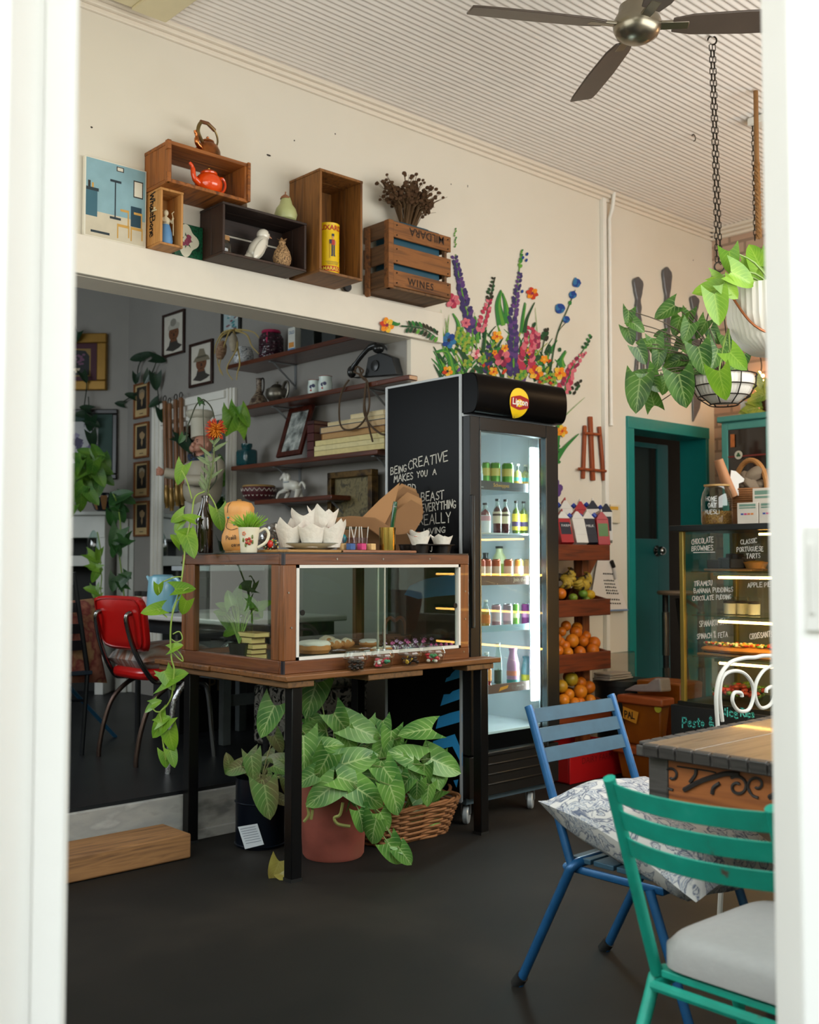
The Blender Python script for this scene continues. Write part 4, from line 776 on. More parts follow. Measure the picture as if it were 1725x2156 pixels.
# ------------------------------------------------------------------ bottles and cans
def mw(px_, y): return px_/FPX*((at(1070, 1180, 'y', y)-CAM).dot(FW))
GLS = glass('bottle_glass', 'e8efe9', 1.5)
def can(cx, sh, w, h, col, band, label, y=3.535, top='c0c4c6', cat='can', grp=None, tcol=None):
 p = at(cx, 1180, 'y', y); r = mw(w, y)/2*.98; z = SHZ[sh]+.009; h = mw(h, y); t_ = thing('drink_can', label, cat, (p.x, y, z), group=grp)
 b = B(); b.lathe([(0, 0), (r*.78, 0), (r, r*.25), (r, h-r*.35), (r*.82, h-.003)], 22, (p.x, y, z)); part('can_body', b, M(col, .28, .35, var=.06), t_)
 b = B(); b.lathe([(r*.82, h-.003), (r*.84, h), (r*.76, h), (r*.7, h-.004), (0, h-.004)], 22, (p.x, y, z)); part('can_lid', b, M(top, .25, .9), t_)
 if band: b = B(); b.lathe([(r+.0006, h*band[0]), (r+.0006, h*band[1])], 22, (p.x, y, z)); part('printed_band', b, M(band[2], .4), t_)
 return t_
def bottle(cx, sh, w, h, liq, lab, label, y=3.535, cap='2a2a2a', neck=.42, lab2=None, full=.8, capw=None, opaque=None):
 p = at(cx, 1180, 'y', y); r = mw(w, y)/2*.98; z = SHZ[sh]+.009; h = mw(h, y); rn_ = r*neck; c = (p.x, y, z); t_ = thing('drink_bottle', label, 'bottle', c)
 pr = [(0, .0), (r*.9, 0), (r, r*.15), (r, h*.58), (r*.86, h*.68), (rn_*1.15, h*.80), (rn_, h*.86), (rn_, h*.95)]
 b = B(); b.lathe(pr, 22, c); part('bottle_body', b, M(opaque, .3, var=.15) if opaque else GLS, t_)
 if not opaque: b = B(); b.lathe([(q*.93, min(zz+.001, h*full)) for q, zz in pr if zz < h*full]+[(0, h*full)], 20, c); part('drink', b, M(liq, .15, var=.06), t_)
 b = B(); b.lathe([(rn_*1.12, h*.93), (rn_*1.15, h*.995), (0, h)], 18, c); part('cap', b, M(cap, .4), t_)
 if lab: b = B(); b.lathe([(r+.0007, h*lab[0]), (r+.0007, h*lab[1])], 22, c); part('label', b, M(lab[2], .5, var=.05), t_)
 if lab2: b = B(); b.lathe([(r+.0012, h*lab2[0]), (r+.0012, h*lab2[1])], 22, c); part('label_band', b, M(lab2[2], .5), t_)
 return t_
x6 = lambda x: 800+x/4.3125
bottle(x6(912), 0, 12, 62, 'c9d3d6', (.2, .5, 'b9ccd8'), 'clear water bottle at the left end of the top fridge shelf', cap='7d9fc0')
for k, (x, w, s_) in enumerate(((968, 15, 'leftmost'), (1052, 20, 'middle'), (1165, 24, 'rightmost, largest'))):
 can(x6(x), 0, w+2, 57, '4f8a2f', (.5, .78, 'c9b45a'), 'tall green and gold drink can on the top fridge shelf, %s of three' % s_, y=3.56-.02*k)
for x, s_ in ((1256, 'beside the green cans'), (1326, 'beside the light strip')): bottle(x6(x), 0, 19, 58, 'c3b878', (.08, .5, '58b7bd'), 'pale drink bottle with teal label on top fridge shelf %s' % s_, cap='c9c9bf', lab2=(.2, .36, 'd1a04d'))
bottle(x6(958), 1, 23, 62, '8b3a44', (.0, .58, 'd8d4d2'), 'bottle with white and pink label at left of second fridge shelf', cap='26262a', lab2=(.4, .56, 'c98e92'))
for x, s_ in ((1068, 'left of the pair'), (1142, 'right of the pair')): bottle(x6(x), 1, 19, 72, '5a1f2a', (.28, .62, 'd7c9ab'), 'dark red juice bottle with cream label on the second fridge shelf, %s' % s_, cap='1c1c1e', lab2=(.5, .56, '4a3a32'))
for x, s_ in ((1240, 'left of the pair'), (1308, 'right of the pair')): bottle(x6(x), 1, 18, 70, '5c6b1f', (.1, .6, 'd9c23a'), 'green juice bottle with yellow and purple label, second shelf, %s' % s_, cap='1c1c1e', lab2=(.22, .36, '3f2f5c'))
for k, (x, c_, s_) in enumerate(((915, 'a8482c', 'first'), (972, 'b04e30', 'second'), (1055, 'b0512f', 'third'), (1168, 'b25534', 'fourth'), (1262, 'c59a4a', 'fifth'), (1345, 'd0b48a', 'sixth'))):
 can(x6(x), 2, 20, 49, c_, (.35, .7, 'd9b39a'), ('burnt orange drink can, ' if k < 4 else 'golden drink can, ')+s_+' from left on the middle fridge shelf', y=3.53, top='c2734f' if k < 4 else 'd6c7a6')
for k, (x, w_, h_, c_, c2_, l_) in enumerate(((960, 26, 60, '1f2228', '3a3f48', 'dark drink pack behind the orange cans, left end'), (1085, 34, 74, 'c9cfa0', '8a9a3a', 'pale yellow drink pack behind the orange cans'), (1230, 40, 78, '2c3440', '4a5560', 'dark grey drink pack behind the orange and golden cans'))):
 bottle(x6(x), 2, w_, h_, c_, (.15, .5, c2_), l_, y=3.72, opaque=c_)
xf = lambda x: 960+x/4.686
bottle(xf(292), 3, 20, 60, 'd08a2a', (.2, .5, 'c76a1c'), 'amber soft drink bottle with white cap, left end of the fourth fridge shelf', cap='e0dccf', full=.7)
for k, (x, w_, c_, bnd, l_) in enumerate(((398, 21, 'b98e96', (.3, .7, 'd7c4c8'), 'silver pink drink can on the fourth fridge shelf beside the amber bottle'), (510, 21, '9a8a92', (.3, .7, 'c9a7b0'), 'mauve grey drink can on the fourth fridge shelf, third from the left'), (592, 14, '5f9a3a', (.4, .6, 'b8d08a'), 'slim green drink can on the fourth fridge shelf'), (692, 21, '7d2f7a', (.4, .6, 'b87ab0'), 'purple drink can at the right end of the fourth fridge shelf'))): can(xf(x), 3, w_, 50, c_, bnd, l_, y=3.53)
bottle(xf(300), 4, 21, 78, 'b5322a', (.25, .55, 'd98c3a'), 'red drink bottle at the left of the bottom fridge shelf', cap='d8d8d2', full=.75)
bottle(xf(415), 4, 17, 96, '8a8a3a', (.12, .4, '3a4a3f'), 'tall clear bottle with olive drink on the bottom fridge shelf', cap='d9dad8', neck=.5, full=.45)
bottle(xf(560), 4, 27, 82, 'b98aa6', (.02, .2, '3f8a86'), 'pink bottle with teal, coral and yellow stripes on the bottom fridge shelf', opaque='b98aa6', lab2=(.3, .42, 'd9846a'), cap='b98aa6', neck=.6)
bottle(xf(705), 4, 29, 62, '5f8f96', (.18, .38, 'b5b43a'), 'teal bottle with yellow green stripe at right of the bottom fridge shelf', opaque='5a8d95', cap='4d7f88', neck=.7)
# ================================================================== TABLE WITH THE PIE CABINET
TB = wood('533216', '7d4f28', 'x', .45); TBy = wood('4a331e', '75512d', 'y', .55); BST = M('070708', .3, var=.1, spec=.35); CW = wood('472310', '6e3d1c', 'x', .42, coat=.12); CWy = wood('472310', '6e3d1c', 'y', .42, coat=.12); CWz = wood('55300f', '804a22', 'z', .42, coat=.12)
t = thing('timber_table', 'rough timber board table on black steel legs carrying the glass pie cabinet', 'table', (2.95, 3.75, 0)); TZ = .772
for k, (ya, yb) in enumerate(((3.25, 3.355), (3.359, 3.57), (3.575, 3.79), (3.795, 4.01), (4.015, 4.24))): b = B(); b.bb((2.36+.004*(k % 3), ya, TZ-.022), (3.535 if k == 0 else 3.444-.004*(k % 2), yb, TZ)); part('top_board', b, TB, t, .004)
for xa, xb in ((2.375, 2.50), (at(770, 1415, 'y', 3.28).x, at(885, 1408, 'y', 3.28).x), (at(978, 1395, 'y', 3.28).x, 3.50)): b = B(); b.bb((xa, 3.262, TZ-.048), (xb, 4.22 if xb < 3.4 else 3.355, TZ-.0225)); part('batten', b, TBy, t, .004)
for x, y in ((2.43, 3.30), (3.455, 3.30), (2.43, 4.035), (3.36, 4.035)):
 b = B(); b.bb((x-.024, y-.024, .004), (x+.024, y+.024, TZ-.049)); lg = part('leg', b, BST, t, .003); b = B(); b.bb((x-.026, y-.026, 0), (x+.026, y+.026, .012)); part('foot_cap', b, M('0a0a0a', .6), lg)
CX0, CX1, CY0, CY1, CZ0, CZ1 = 2.385, 3.388, 3.305, 4.05, TZ, 1.228
t = thing('display_cabinet', 'wooden pie cabinet with glass sides and sliding front doors on the table', 'display cabinet', ((CX0+CX1)/2, (CY0+CY1)/2, TZ))
rt_, rb_, pw = .042, .05, .052
for y0 in (CY0, CY1-.03):
 for z0, z1 in ((CZ0, CZ0+rb_), (CZ1-rt_, CZ1)): part('rail', B().bb((CX0, y0, z0), (CX1, y0+.03, z1)), CW, t, .003)
for x0 in (CX0, CX1-.03):
 for z0, z1 in ((CZ0, CZ0+rb_), (CZ1-rt_, CZ1)): part('rail', B().bb((x0, CY0+.0305, z0), (x0+.03, CY1-.0305, z1)), CWy, t, .003)
for x0, x1 in ((CX0, CX0+.06), (CX1-.055, CX1)):
 for y0, y1 in ((CY0, CY0+.03), (CY1-.03, CY1)): part('post', B().bb((x0, y0+.001, CZ0+rb_), (x1, y1-.001, CZ1-rt_)), CWz, t, .003)
for y0, y1 in ((CY0+.031, CY0+.085), (CY1-.10, CY1-.031)): part('post', B().bb((CX0+.001, y0, CZ0+rb_), (CX0+.029, y1, CZ1-rt_)), CWz, t, .003)
for z0, z1 in ((CZ0, CZ0+rb_), (CZ1-rt_, CZ1)): part('corner_bracket', B().bb((CX0-.002, CY0-.002, z0), (CX0+.006, CY0+.014, z1)).bb((CX0-.002, CY0-.002, z0), (CX0+.004, CY0+.002, z1)), M('1a1620', .4), t)
part('cabinet_floor', B().bb((CX0+.03, CY0+.03, CZ0+.012), (CX1-.03, CY1-.03, CZ0+.028)), M('1d1a18', .35), t)
part('cabinet_top', B().bb((CX0+.002, CY0+.002, CZ1), (CX1-.002, CY1-.002, CZ1+.006)), M('17161a', .35), t)
GLP = glass('cabinet_glass', 'f3f8f5', .9)
part('side_pane', B().bb((CX0+.014, CY0+.085, CZ0+rb_), (CX0+.019, CY1-.10, CZ1-rt_)), GLP, t); part('side_pane', B().bb((CX1-.019, CY0+.03, CZ0+rb_), (CX1-.014, CY1-.03, CZ1-rt_)), GLP, t); part('back_pane', B().bb((CX0+.06, CY1-.018, CZ0+rb_), (CX1-.055, CY1-.013, CZ1-rt_)), GLP, t)
wx0, wx1, wz0, wz1 = CX0+.06, CX1-.055, CZ0+rb_, CZ1-rt_
b = B(); w = .012
b.bb((wx0, CY0-.002, wz0), (wx0+w, CY0+.02, wz1)); b.bb((wx1-w, CY0-.002, wz0), (wx1, CY0+.02, wz1)); b.bb((wx0, CY0-.002, wz0), (wx1, CY0+.02, wz0+w)); b.bb((wx0, CY0-.002, wz1-w), (wx1, CY0+.02, wz1)); part('door_track', b, M('dcd9d4', .4, var=.03), t)
xm = at(806, 1250, 'y', CY0).x
for k, (xa, xb, yo) in enumerate(((wx0+w, xm+.015, .004), (xm-.015, wx1-w, .011))):
 d = part('sliding_door', B().bb((xa, CY0+yo, wz0+w), (xb, CY0+yo+.004, wz1-w)), GLP, t)
 e = B(); xe = xb if k == 0 else xa; e.bb((xe-.004, CY0+yo-.001, wz0+w), (xe+.004, CY0+yo+.005, wz1-w)); part('door_edge', e, M('b9bdb9', .25, .7), d)
 q = at(*((728, 1280) if k == 0 else (959, 1275)), 'y', CY0+yo-.002) if k else at(637, 1290, 'y', CY0+yo-.002)
 e = B(); e.lathe([(.008, -.002), (.011, -.002), (.011, .002), (.008, .002)], 18, q, R=RX(PI/2)); part('finger_hole', e, M('22201f', .3, .5), d)
for px_, py_ in ((710, 1177), (807, 1177), (905, 1177), (608, 1248), (614, 1322), (980, 1303), (980, 1245), (977, 1372)):
 part('screw', B().cyl(at(px_, py_, 'y', CY0-.0005), at(px_, py_, 'y', CY0-.0005)-Y_*.0015, .004, n=8), M('8f8880', .35, .8), t)
# ------------------------------------------------------------------ inside the cabinet
FZ = CZ0+.0285
def on_floor(px_, y, z=FZ): p = at(px_, 1250, 'y', y); return Vector((p.x, p.y, z))
# stack of old books, pages towards the glass
PG = ramp_mat('page_edges', [(.3, 'c9a762'), (.5, 'e0c588'), (.7, 'c39c58')], (2, 2, 90), 6, 3, .8, bump=.1)
zz = FZ; rn = random.Random(3)
bkc = at(528, 1300, 'x', 2.50)
for k, (w, d, h, dx, cv, nm) in enumerate(((.105, .075, .020, 0, '8a6a3c', 'lowest'), (.10, .075, .020, .004, '6b4a26', 'second from the bottom'), (.105, .07, .021, -.003, '7a5a30', 'third from the bottom'), (.095, .07, .026, .006, '5d3f22', 'second from the top'), (.12, .075, .020, -.006, '8f703e', 'topmost'))):
 c = Vector((bkc.x+.01, bkc.y+dx, zz)); o = thing('book', 'old book with yellowed pages in the glass cabinet, %s of the stack' % nm, 'book', c, math.radians(rn.uniform(-5, 5)), group='book stack in the glass cabinet')
 b = B(); b.box((0, 0, h/2), (d-.004, w-.004, h-.005)); part('pages', b, PG, o, local=True)
 b = B(); b.box((.002, 0, .0013), (d, w, .0024)); b.box((.002, 0, h-.0013), (d, w, .0024)); b.box((d/2, 0, h/2), (.003, w, h)); part('cover', b, M(cv, .7), o, .0006, local=True); zz += h+.0005
# plant inside the cabinet
LF = leafm('pothos_leaf', '6f9a2c', '4a7a22', 'a8c45c', .35); LFB = leafm('bright_leaf', '80a82a', '5f8f20', 'b9d25c', .35); LFD = leafm('dark_leaf', '2f5a26', '1f4420', '5a8a45', .3); LFV = leafm('arrow_leaf', '6c9a44', '417231', 'bfd390', .7, freq=6)
STEM = M('6f8a3a', .6)
def leaf_px(b, st, px_, py_, Lpx, deg, P0, depth, mat_, rn, wr=.42, face=.75, root=None, droop=.2):
 """a leaf whose middle lies on the sight line of a photo point at the given distance"""
 c = atd(px_, py_, depth); L = Lpx/FPX*depth; a = math.radians(deg); view = -ray(px_, py_).normalized()
 d = (RT*math.cos(a)+DN*math.sin(a)+FW*rn.uniform(-.35, .35)).normalized()
 n = (view*face+Z_*.5+Vector((rn.uniform(-.35, .35), rn.uniform(-.35, .35), 0))).normalized()
 base = c-d*L*.5; b.leaf(base, d, n, L, L*wr, droop=droop*rn.uniform(.4, 1.2), fold=rn.uniform(.12, .3))
 if st is not None and root is not None:
  m_ = base.lerp(root, .5)+Vector((0, 0, .25*(base-root).length*rn.uniform(.2, .6))); st.tube(spline([root, m_, base], 4), [.0035]*5+[.0025]*4, 5)
t = thing('cutting_plant', 'leafy green cutting in a pot behind the book stack in the cabinet', 'plant', on_floor(505, 3.72)); rn = random.Random(6); pr = on_floor(505, 3.72); b = B(); s = B()
for q in ((462, 1288, 30, 190), (478, 1310, 40, 60), (505, 1275, 50, 200), (483, 1258, 36, 250), (540, 1282, 42, -10), (556, 1272, 40, -30), (525, 1300, 34, 40), (480, 1332, 30, 150), (500, 1250, 40, 280), (515, 1262, 44, 230), (498, 1290, 40, 100), (535, 1295, 36, 10), (468, 1276, 30, 210), (550, 1290, 30, 60)): leaf_px(b, s, *q, None, 4.55, None, rn, root=pr+Z_*.06)
part('foliage', b, LF, t, smooth=60); part('stems', s, STEM, t); b = B(); b.lathe([(0, 0), (.035, 0), (.045, .06), (.047, .065), (.04, .065), (.04, .055), (0, .055)], 20, pr); part('pot', b, M('2a2622', .6), t)
# pastries and cakes
ICE = M('e6e0d8', .5, var=.05); BUN = M('b9793f', .6, var=.2, scale=30); SIL = M('b5b5b2', .22, .95); CHC = M('2f1d14', .5, var=.2)
c = on_floor(662, 3.42); o = thing('cake_stand', 'round silver cake tin lying at the front left corner of the cabinet', 'cake stand', c); b = B(); b.lathe([(0, 0), (.062, 0), (.066, .03), (.068, .032), (.0, .033)], 32, c); part('tin_body', b, SIL, o)
o = thing('iced_bun', 'big bun with white icing on the silver tin in the cabinet', 'bun', c+Z_*.034); b = B(); b.lathe([(0, 0), (.058, 0), (.068, .014), (.066, .032), (.05, .042), (0, .046)], 28, c+Z_*.034); part('bun_base', b, BUN, o); b = B(); b.lathe([(.066, .03), (.067, .036), (.056, .046), (.03, .05), (0, .051)], 28, c+Z_*.035, rib=.03, ribn=7); part('icing', b, ICE, o)
c = on_floor(745, 3.70); b = B(); b.lathe([(0, 0), (.09, 0), (.105, .016), (.1, .018), (.085, .007), (0, .006)], 32, c); b2 = solo('wooden_platter', b, wood('6a3f20', '9a6a3a', 'x'), 'low wooden platter holding sugar-dusted pastries in the cabinet', 'platter')
for k, (px_, y_, s_, lb) in enumerate(((715, 3.66, 1.0, 'sugar-dusted twisted pastry at left on the wooden platter'), (738, 3.69, .95, 'sugar-dusted pastry at the middle of the wooden platter'), (778, 3.72, 1.25, 'white iced round bun at the right of the wooden platter'), (700, 3.80, 1.3, 'large golden croissant behind the platter'))):
 c = on_floor(px_, y_, FZ+(.012 if k < 3 else 0)); o = thing('pastry', lb, 'pastry', c)
 if k in (0, 1, 3):
  b = B(); pts = arc(c+Z_*.022*s_, .034*s_, .3, PI-.3, 8, X_, Y_); b.tube(pts, [.006*s_, .015*s_, .02*s_, .024*s_, .026*s_, .024*s_, .02*s_, .015*s_, .006*s_], 10); part('crust', b, BUN, o)
  b = B(); b.tube([p+Z_*.006*s_ for p in pts[1:-1]], [.012*s_, .017*s_, .02*s_, .022*s_, .02*s_, .017*s_, .012*s_], 8); part('sugar_dusting', b, M('cfc0a8', .8, var=.15, scale=50), o)
 else:
  b = B(); b.lathe([(0, 0), (.04, 0), (.048, .012), (.044, .026), (0, .03)], 24, c); part('crust', b, BUN, o); b = B(); b.lathe([(.046, .02), (.046, .028), (.03, .034), (0, .036)], 24, c, rib=.03, ribn=6); part('icing', b, ICE, o)
c = on_floor(803, 3.47); b = B(); b.lathe([(0, 0), (.045, 0), (.078, .014), (.076, .016), (.045, .004), (0, .003)], 30, c); solo('white_plate', b, M('dcdad5', .2), 'white plate of sugared pastries near the sliding door edge', 'plate')
for k, (dx, dy, l_) in enumerate(((-.03, -.005, 'left'), (.032, .005, 'right'))):
 c2 = c+Vector((dx, dy, .006)); o = thing('pastry', 'sugared bun half on the white plate, %s one' % l_, 'pastry', c2); b = B(); b.ball(c2+Z_*.014, (.032, .026, .015), 14, 8); part('crust', b, BUN, o); b = B(); b.ball(c2+Z_*.02, (.027, .021, .011), 14, 8); part('sugar_dusting', b, M('d9cfc0', .8), o)
c = on_floor(832, 3.80); o = thing('wooden_basket', 'brown wooden basket with an arched heart-shaped handle at the back of the cabinet', 'basket', c); b = B(); b.tube(spline([c+Vector((-.07, 0, .05)), c+Vector((-.06, 0, .11)), c+Vector((-.03, 0, .132)), c+Vector((0, 0, .118)), c+Vector((.03, 0, .132)), c+Vector((.06, 0, .11)), c+Vector((.07, 0, .05))], 5), .009, 8); part('handle', b, M('7a3f22', .5), o); b = B(); b.lathe([(0, 0), (.06, 0), (.078, .05), (.072, .05), (.055, .008), (0, .008)], 24, c); part('bowl', b, M('6b3a20', .6), o)
c = on_floor(883, 3.55); b = B(); b.lathe([(0, 0), (.12, 0), (.15, .012), (.146, .014), (.115, .004), (0, .004)], 36, c, sy=.8); solo('cake_tray', b, M('c9b9b4', .3), 'oval tray carrying the wrapped purple cakes in the cabinet', 'tray')
PUR = [M('7a3a78', .4), M('6a2f6a', .4), M('8a3f7f', .4)]; CELL = glass('cellophane', 'e9dfe6', 2.2, .12)
def wrapped(c, i, lb):
 o = thing('wrapped_cake', lb, 'cake', c, group='wrapped purple cakes'); b = B(); b.lathe([(0, 0), (.0115, 0), (.014, .012), (.014, .018), (0, .024)], 14, c); part('cake_body', b, PUR[i % 3], o)
 b = B(); b.lathe([(.015, .0), (.0165, .018), (.005, .034), (.004, .037), (.012, .055)], 12, c, rib=.12, ribn=6); part('wrapper', b, CELL, o); b = B(); b.lathe([(.0052, .033), (.0052, .039)], 10, c); b.box(c+Vector((.006, -.003, .041)), (.014, .002, .005), RY(.5)); b.box(c+Vector((-.006, -.003, .042)), (.014, .002, .005), RY(-.6)); part('ribbon', b, M('d86aa8' if i % 2 else 'c9a2d0', .4), o); return o
CP = [(810, 3.50), (826, 3.49), (843, 3.48), (859, 3.48), (875, 3.48), (891, 3.48), (835, 3.57), (855, 3.57), (873, 3.58), (893, 3.58), (908, 3.56)]
for i, (px_, y_) in enumerate(CP):
 row = 'front row, number %s from left' % ['one', 'two', 'three', 'four', 'five', 'six'][i] if i < 6 else 'back row, number %s from left' % ['one', 'two', 'three', 'four', 'five'][i-6]
 wrapped(on_floor(px_, y_, FZ+.0045), i, 'small purple cake in clear wrap on the tray, '+row)
for k in range(5):
 c = on_floor(908+10.5*k, 3.44, FZ); o = thing('candy_box', 'little pink candy on a blue block near cabinet right end, number %s from left' % ['one', 'two', 'three', 'four', 'five'][k], 'candy', c, group='pink candies in the cabinet'); b = B(); b.box(c+Z_*.006, (.019, .019, .012)); part('base_block', b, M('5a86c4' if k % 2 else 'b0507f', .5), o); b = B(); b.lathe([(.009, .012), (.009, .026), (.004, .034), (0, .035)], 12, c); part('candy_top', b, M('cf4a94', .4), o)
# four clear tubs standing on the table edge in front of the cabinet
def tub(px_, fill, lb, k_=1.32):
 c = at(px_, 1390, 'y', 3.256); c.z = TZ+.0005; o = thing('plastic_tub', lb, 'tub', c, group='clear sweet tubs on the table edge'); b = B(); b.lathe([(0, .0), (.034, .0), (.039, .008), (.047, .040), (.049, .043)], 26, c, rib=.02, ribn=13); part('cup', b, glass('tub_plastic', 'f2f4f2', 1.3, .05), o)
 b = B(); b.lathe([(.0495, .043), (.050, .049), (.045, .058), (.039, .072), (.0, .076)], 26, c); part('domed_lid', b, glass('tub_plastic', 'f2f4f2', 1.3, .05), o)
 rn = random.Random(px_); b = B()
 for k in range(26):
  b.m(k % len(fill)); a = rn.uniform(0, 6.28); r = .031*math.sqrt(rn.random()); b.ball(c+Vector((r*math.cos(a), r*math.sin(a), .008+.028*rn.random())), (.009, .008, .007), 8, 6, R=RZ(a))
 part('sweets', b, [M(h, .4) for h in fill], o, stuff=True)
tub(749, ['2a1c18', '3a2822', '1f1715'], 'clear tub of dark sweets, leftmost on the table edge'); tub(805, ['c23a4a', 'd8d0c8', '4f9a7a', 'cf5a6a'], 'clear tub of red, white and green sweets, second from left on the table edge')
tub(863, ['2c1f1a', '453027', 'c9a23a'], 'clear tub of dark and gold sweets, third from left on the table edge'); tub(913, ['c22f3a', 'd9cfc4', '5aa06a', 'd0404a'], 'clear tub of red and green sweets, rightmost on the table edge')
# ================================================================== THE GREY ROOM: SHELVES
SX = 3.93; SW2 = wood('3a1a0e', '5e2c17', 'y', .35, coat=.2); BRK = M('8d9092', .4, .6)
def shelf(lb, y0, y1, z, xf=3.70, tongue=None, br=()):
 t = thing('wall_shelf', lb, 'shelf', (3.82, (y0+y1)/2, z-.028), group=None); b = B(); b.bb((xf, max(y0, 4.29), z-.028), (SX-.001, y1, z))
 if tongue: b.bb((xf, tongue, z-.028), (3.764, 4.29, z))
 part('board', b, SW2, t, .005)
 for y in br:
  b = B(); b.bb((SX-.004, y-.012, z-.18), (SX, y+.012, z-.028)); b.bb((xf+.03, y-.012, z-.033), (SX, y+.012, z-.0285)); b.tube([(SX-.006, y, z-.16), (xf+.06, y, z-.034)], .006, 6); part('bracket', b, BRK, t)
shelf('dark wooden wall shelf, highest of four, carrying the purple jar and dried pods', 4.29, 5.75, 2.446, br=(5.33, 4.36))
shelf('dark wooden wall shelf carrying the black telephone and pewter teapot', 4.29, 5.79, 2.165, tongue=4.04, br=(5.30, 4.40))
shelf('dark wooden wall shelf carrying books and a leaning photograph', 4.29, 5.70, 1.797, br=(5.28, 4.36))
shelf('short dark wooden wall shelf carrying a bowl and white horse, lowest of four', 4.68, 5.44, 1.572, br=(5.2, 4.75))
def onsh(px_, z, X=3.81): p = at(px_, 900, 'x', X); return Vector((X, p.y, z+.0005))
def msz(px_, c): return px_/FPX*((Vector(c)-CAM).dot(FW))
S1, S2, S3, S4 = 2.446, 2.165, 1.797, 1.572
# top shelf
BWP = ramp_mat('blue_white_china', [(.45, 'd3d6d8'), (.5, '3a4658'), (.56, 'd9dbdc')], (1, 1, 1), 26, 2, .25, bump=0, distort=2.5)
c = onsh(512, S1, 3.78); o = thing('china_pot', 'white china pot with dark scroll pattern, left end of the highest wall shelf', 'pot', c); b = B(); b.lathe([(0, 0), (.045, 0), (.062, .02), (.066, .06), (.055, .1), (.05, .112), (.045, .11), (.05, .06), (0, .05)], 26, c); part('pot_body', b, BWP, o)
pc = c+Z_*.11; o = thing('dried_banksia', 'dried banksia pods and straw-coloured curling stems hanging over the shelf end', 'dried flowers', pc); TANP = ramp_mat('dried_pod', [(.3, '6a4a35'), (.6, '9a7a5f'), (.8, 'b39a80')], (1, 1, 3), 40, 4, .9, bump=.5)
for k, (q, r) in enumerate((((466, 738), (.034, .034, .062)), ((492, 722), (.03, .03, .062)))):
 b = B(); p = at(*q, 'x', 3.66); b.ball(p, r, 16, 12, R=RX(.35-.5*k), fn=lambda v: 1+.05*math.sin(14*v.z)); part('pod', b, TANP if k == 0 else M('a39885', .9, var=.2, scale=60), o)
for k, pts in enumerate((((492, 690), (470, 700), (455, 725), (452, 745)), ((492, 690), (480, 705), (462, 770), (470, 790)), ((490, 695), (500, 730), (478, 775), (490, 800)), ((495, 692), (520, 705), (530, 728), (545, 745)), ((495, 690), (515, 695), (535, 700), (546, 712)), ((492, 700), (505, 760), (500, 785), (498, 800)), ((488, 690), (465, 712), (458, 760), (468, 785)))):
 b = B(); b.tube(spline([pc.lerp(at(*pts[0], 'x', 3.70), .9)]+[at(*q, 'x', 3.66) for q in pts[1:]], 6), [.007-.00025*i for i in range(19)], 6); part('curled_stem', b, M('b39c5e', .8, var=.2, scale=80), o)
c = onsh(570, S1, 3.80); o = thing('quilted_jar', 'dark purple dimpled glass jar with pink ribbon on the highest wall shelf', 'jar', c); PJ = ramp_mat('dimpled_purple', [(.05, 'a98a96'), (.22, '4a1f30'), (.5, '2c1220')], (1, 1, 1.2), 48, 0, .2, 'voronoi', bump=.6)
b = B(); b.lathe([(0, 0), (.066, 0), (.077, .015), (.077, .13), (.06, .158), (.054, .165), (.054, .18), (0, .18)], 28, c); part('jar_body', b, PJ, o); b = B(); b.lathe([(.056, .16), (.06, .166), (.058, .176), (.055, .18)], 22, c); b.blade(c+Vector((-.05, -.03, .165)), (-.3, -.3, -.8), (-1, -.5, .2), .09, .006, droop=.1); b.blade(c+Vector((-.05, -.03, .165)), (-.1, .5, -.6), (-1, 0, .2), .06, .006); part('ribbon', b, M('b01f52', .5), o)
c = onsh(620, S1, 3.78); o = thing('food_carton', 'small white and blue carton with orange base beside the purple jar', 'carton', c, RZ(0).to_euler().z); b = B(); b.box(c+Z_*.075, (.05, .07, .15)); part('carton_body', b, M('cfd0c9', .5), o, .002); b = B(); b.box(c+Vector((-.0256, 0, .012)), (.001, .07, .024)); part('blue_base', b, M('4a7aa8', .5), o); b = B(); b.box(c+Vector((-.0256, 0, .045)), (.001, .05, .03)); part('orange_print', b, M('cf8a3a', .5), o); b = B(); typed(b, 'OLD', c+Vector((-.0255, .027, .11)), -Y_, Z_, .02); part('blue_lettering', b, M('3a6a9a', .5), o)
for k, (px_, h, l_) in enumerate(((660, .13, 'nearest the carton'), (705, .12, 'further along toward the wall end'))):
 c = onsh(px_, S1, 3.82); o = thing('storage_tin', 'dark green tin on the highest wall shelf, '+l_, 'tin', c); b = B(); b.box(c+Z_*h/2, (.1, .13, h)); part('tin_body', b, M('1c211f', .5), o, .006); b = B(); b.box(c+Z_*(h+.006), (.104, .134, .012)); part('lid', b, M('15191a', .4), o, .003)
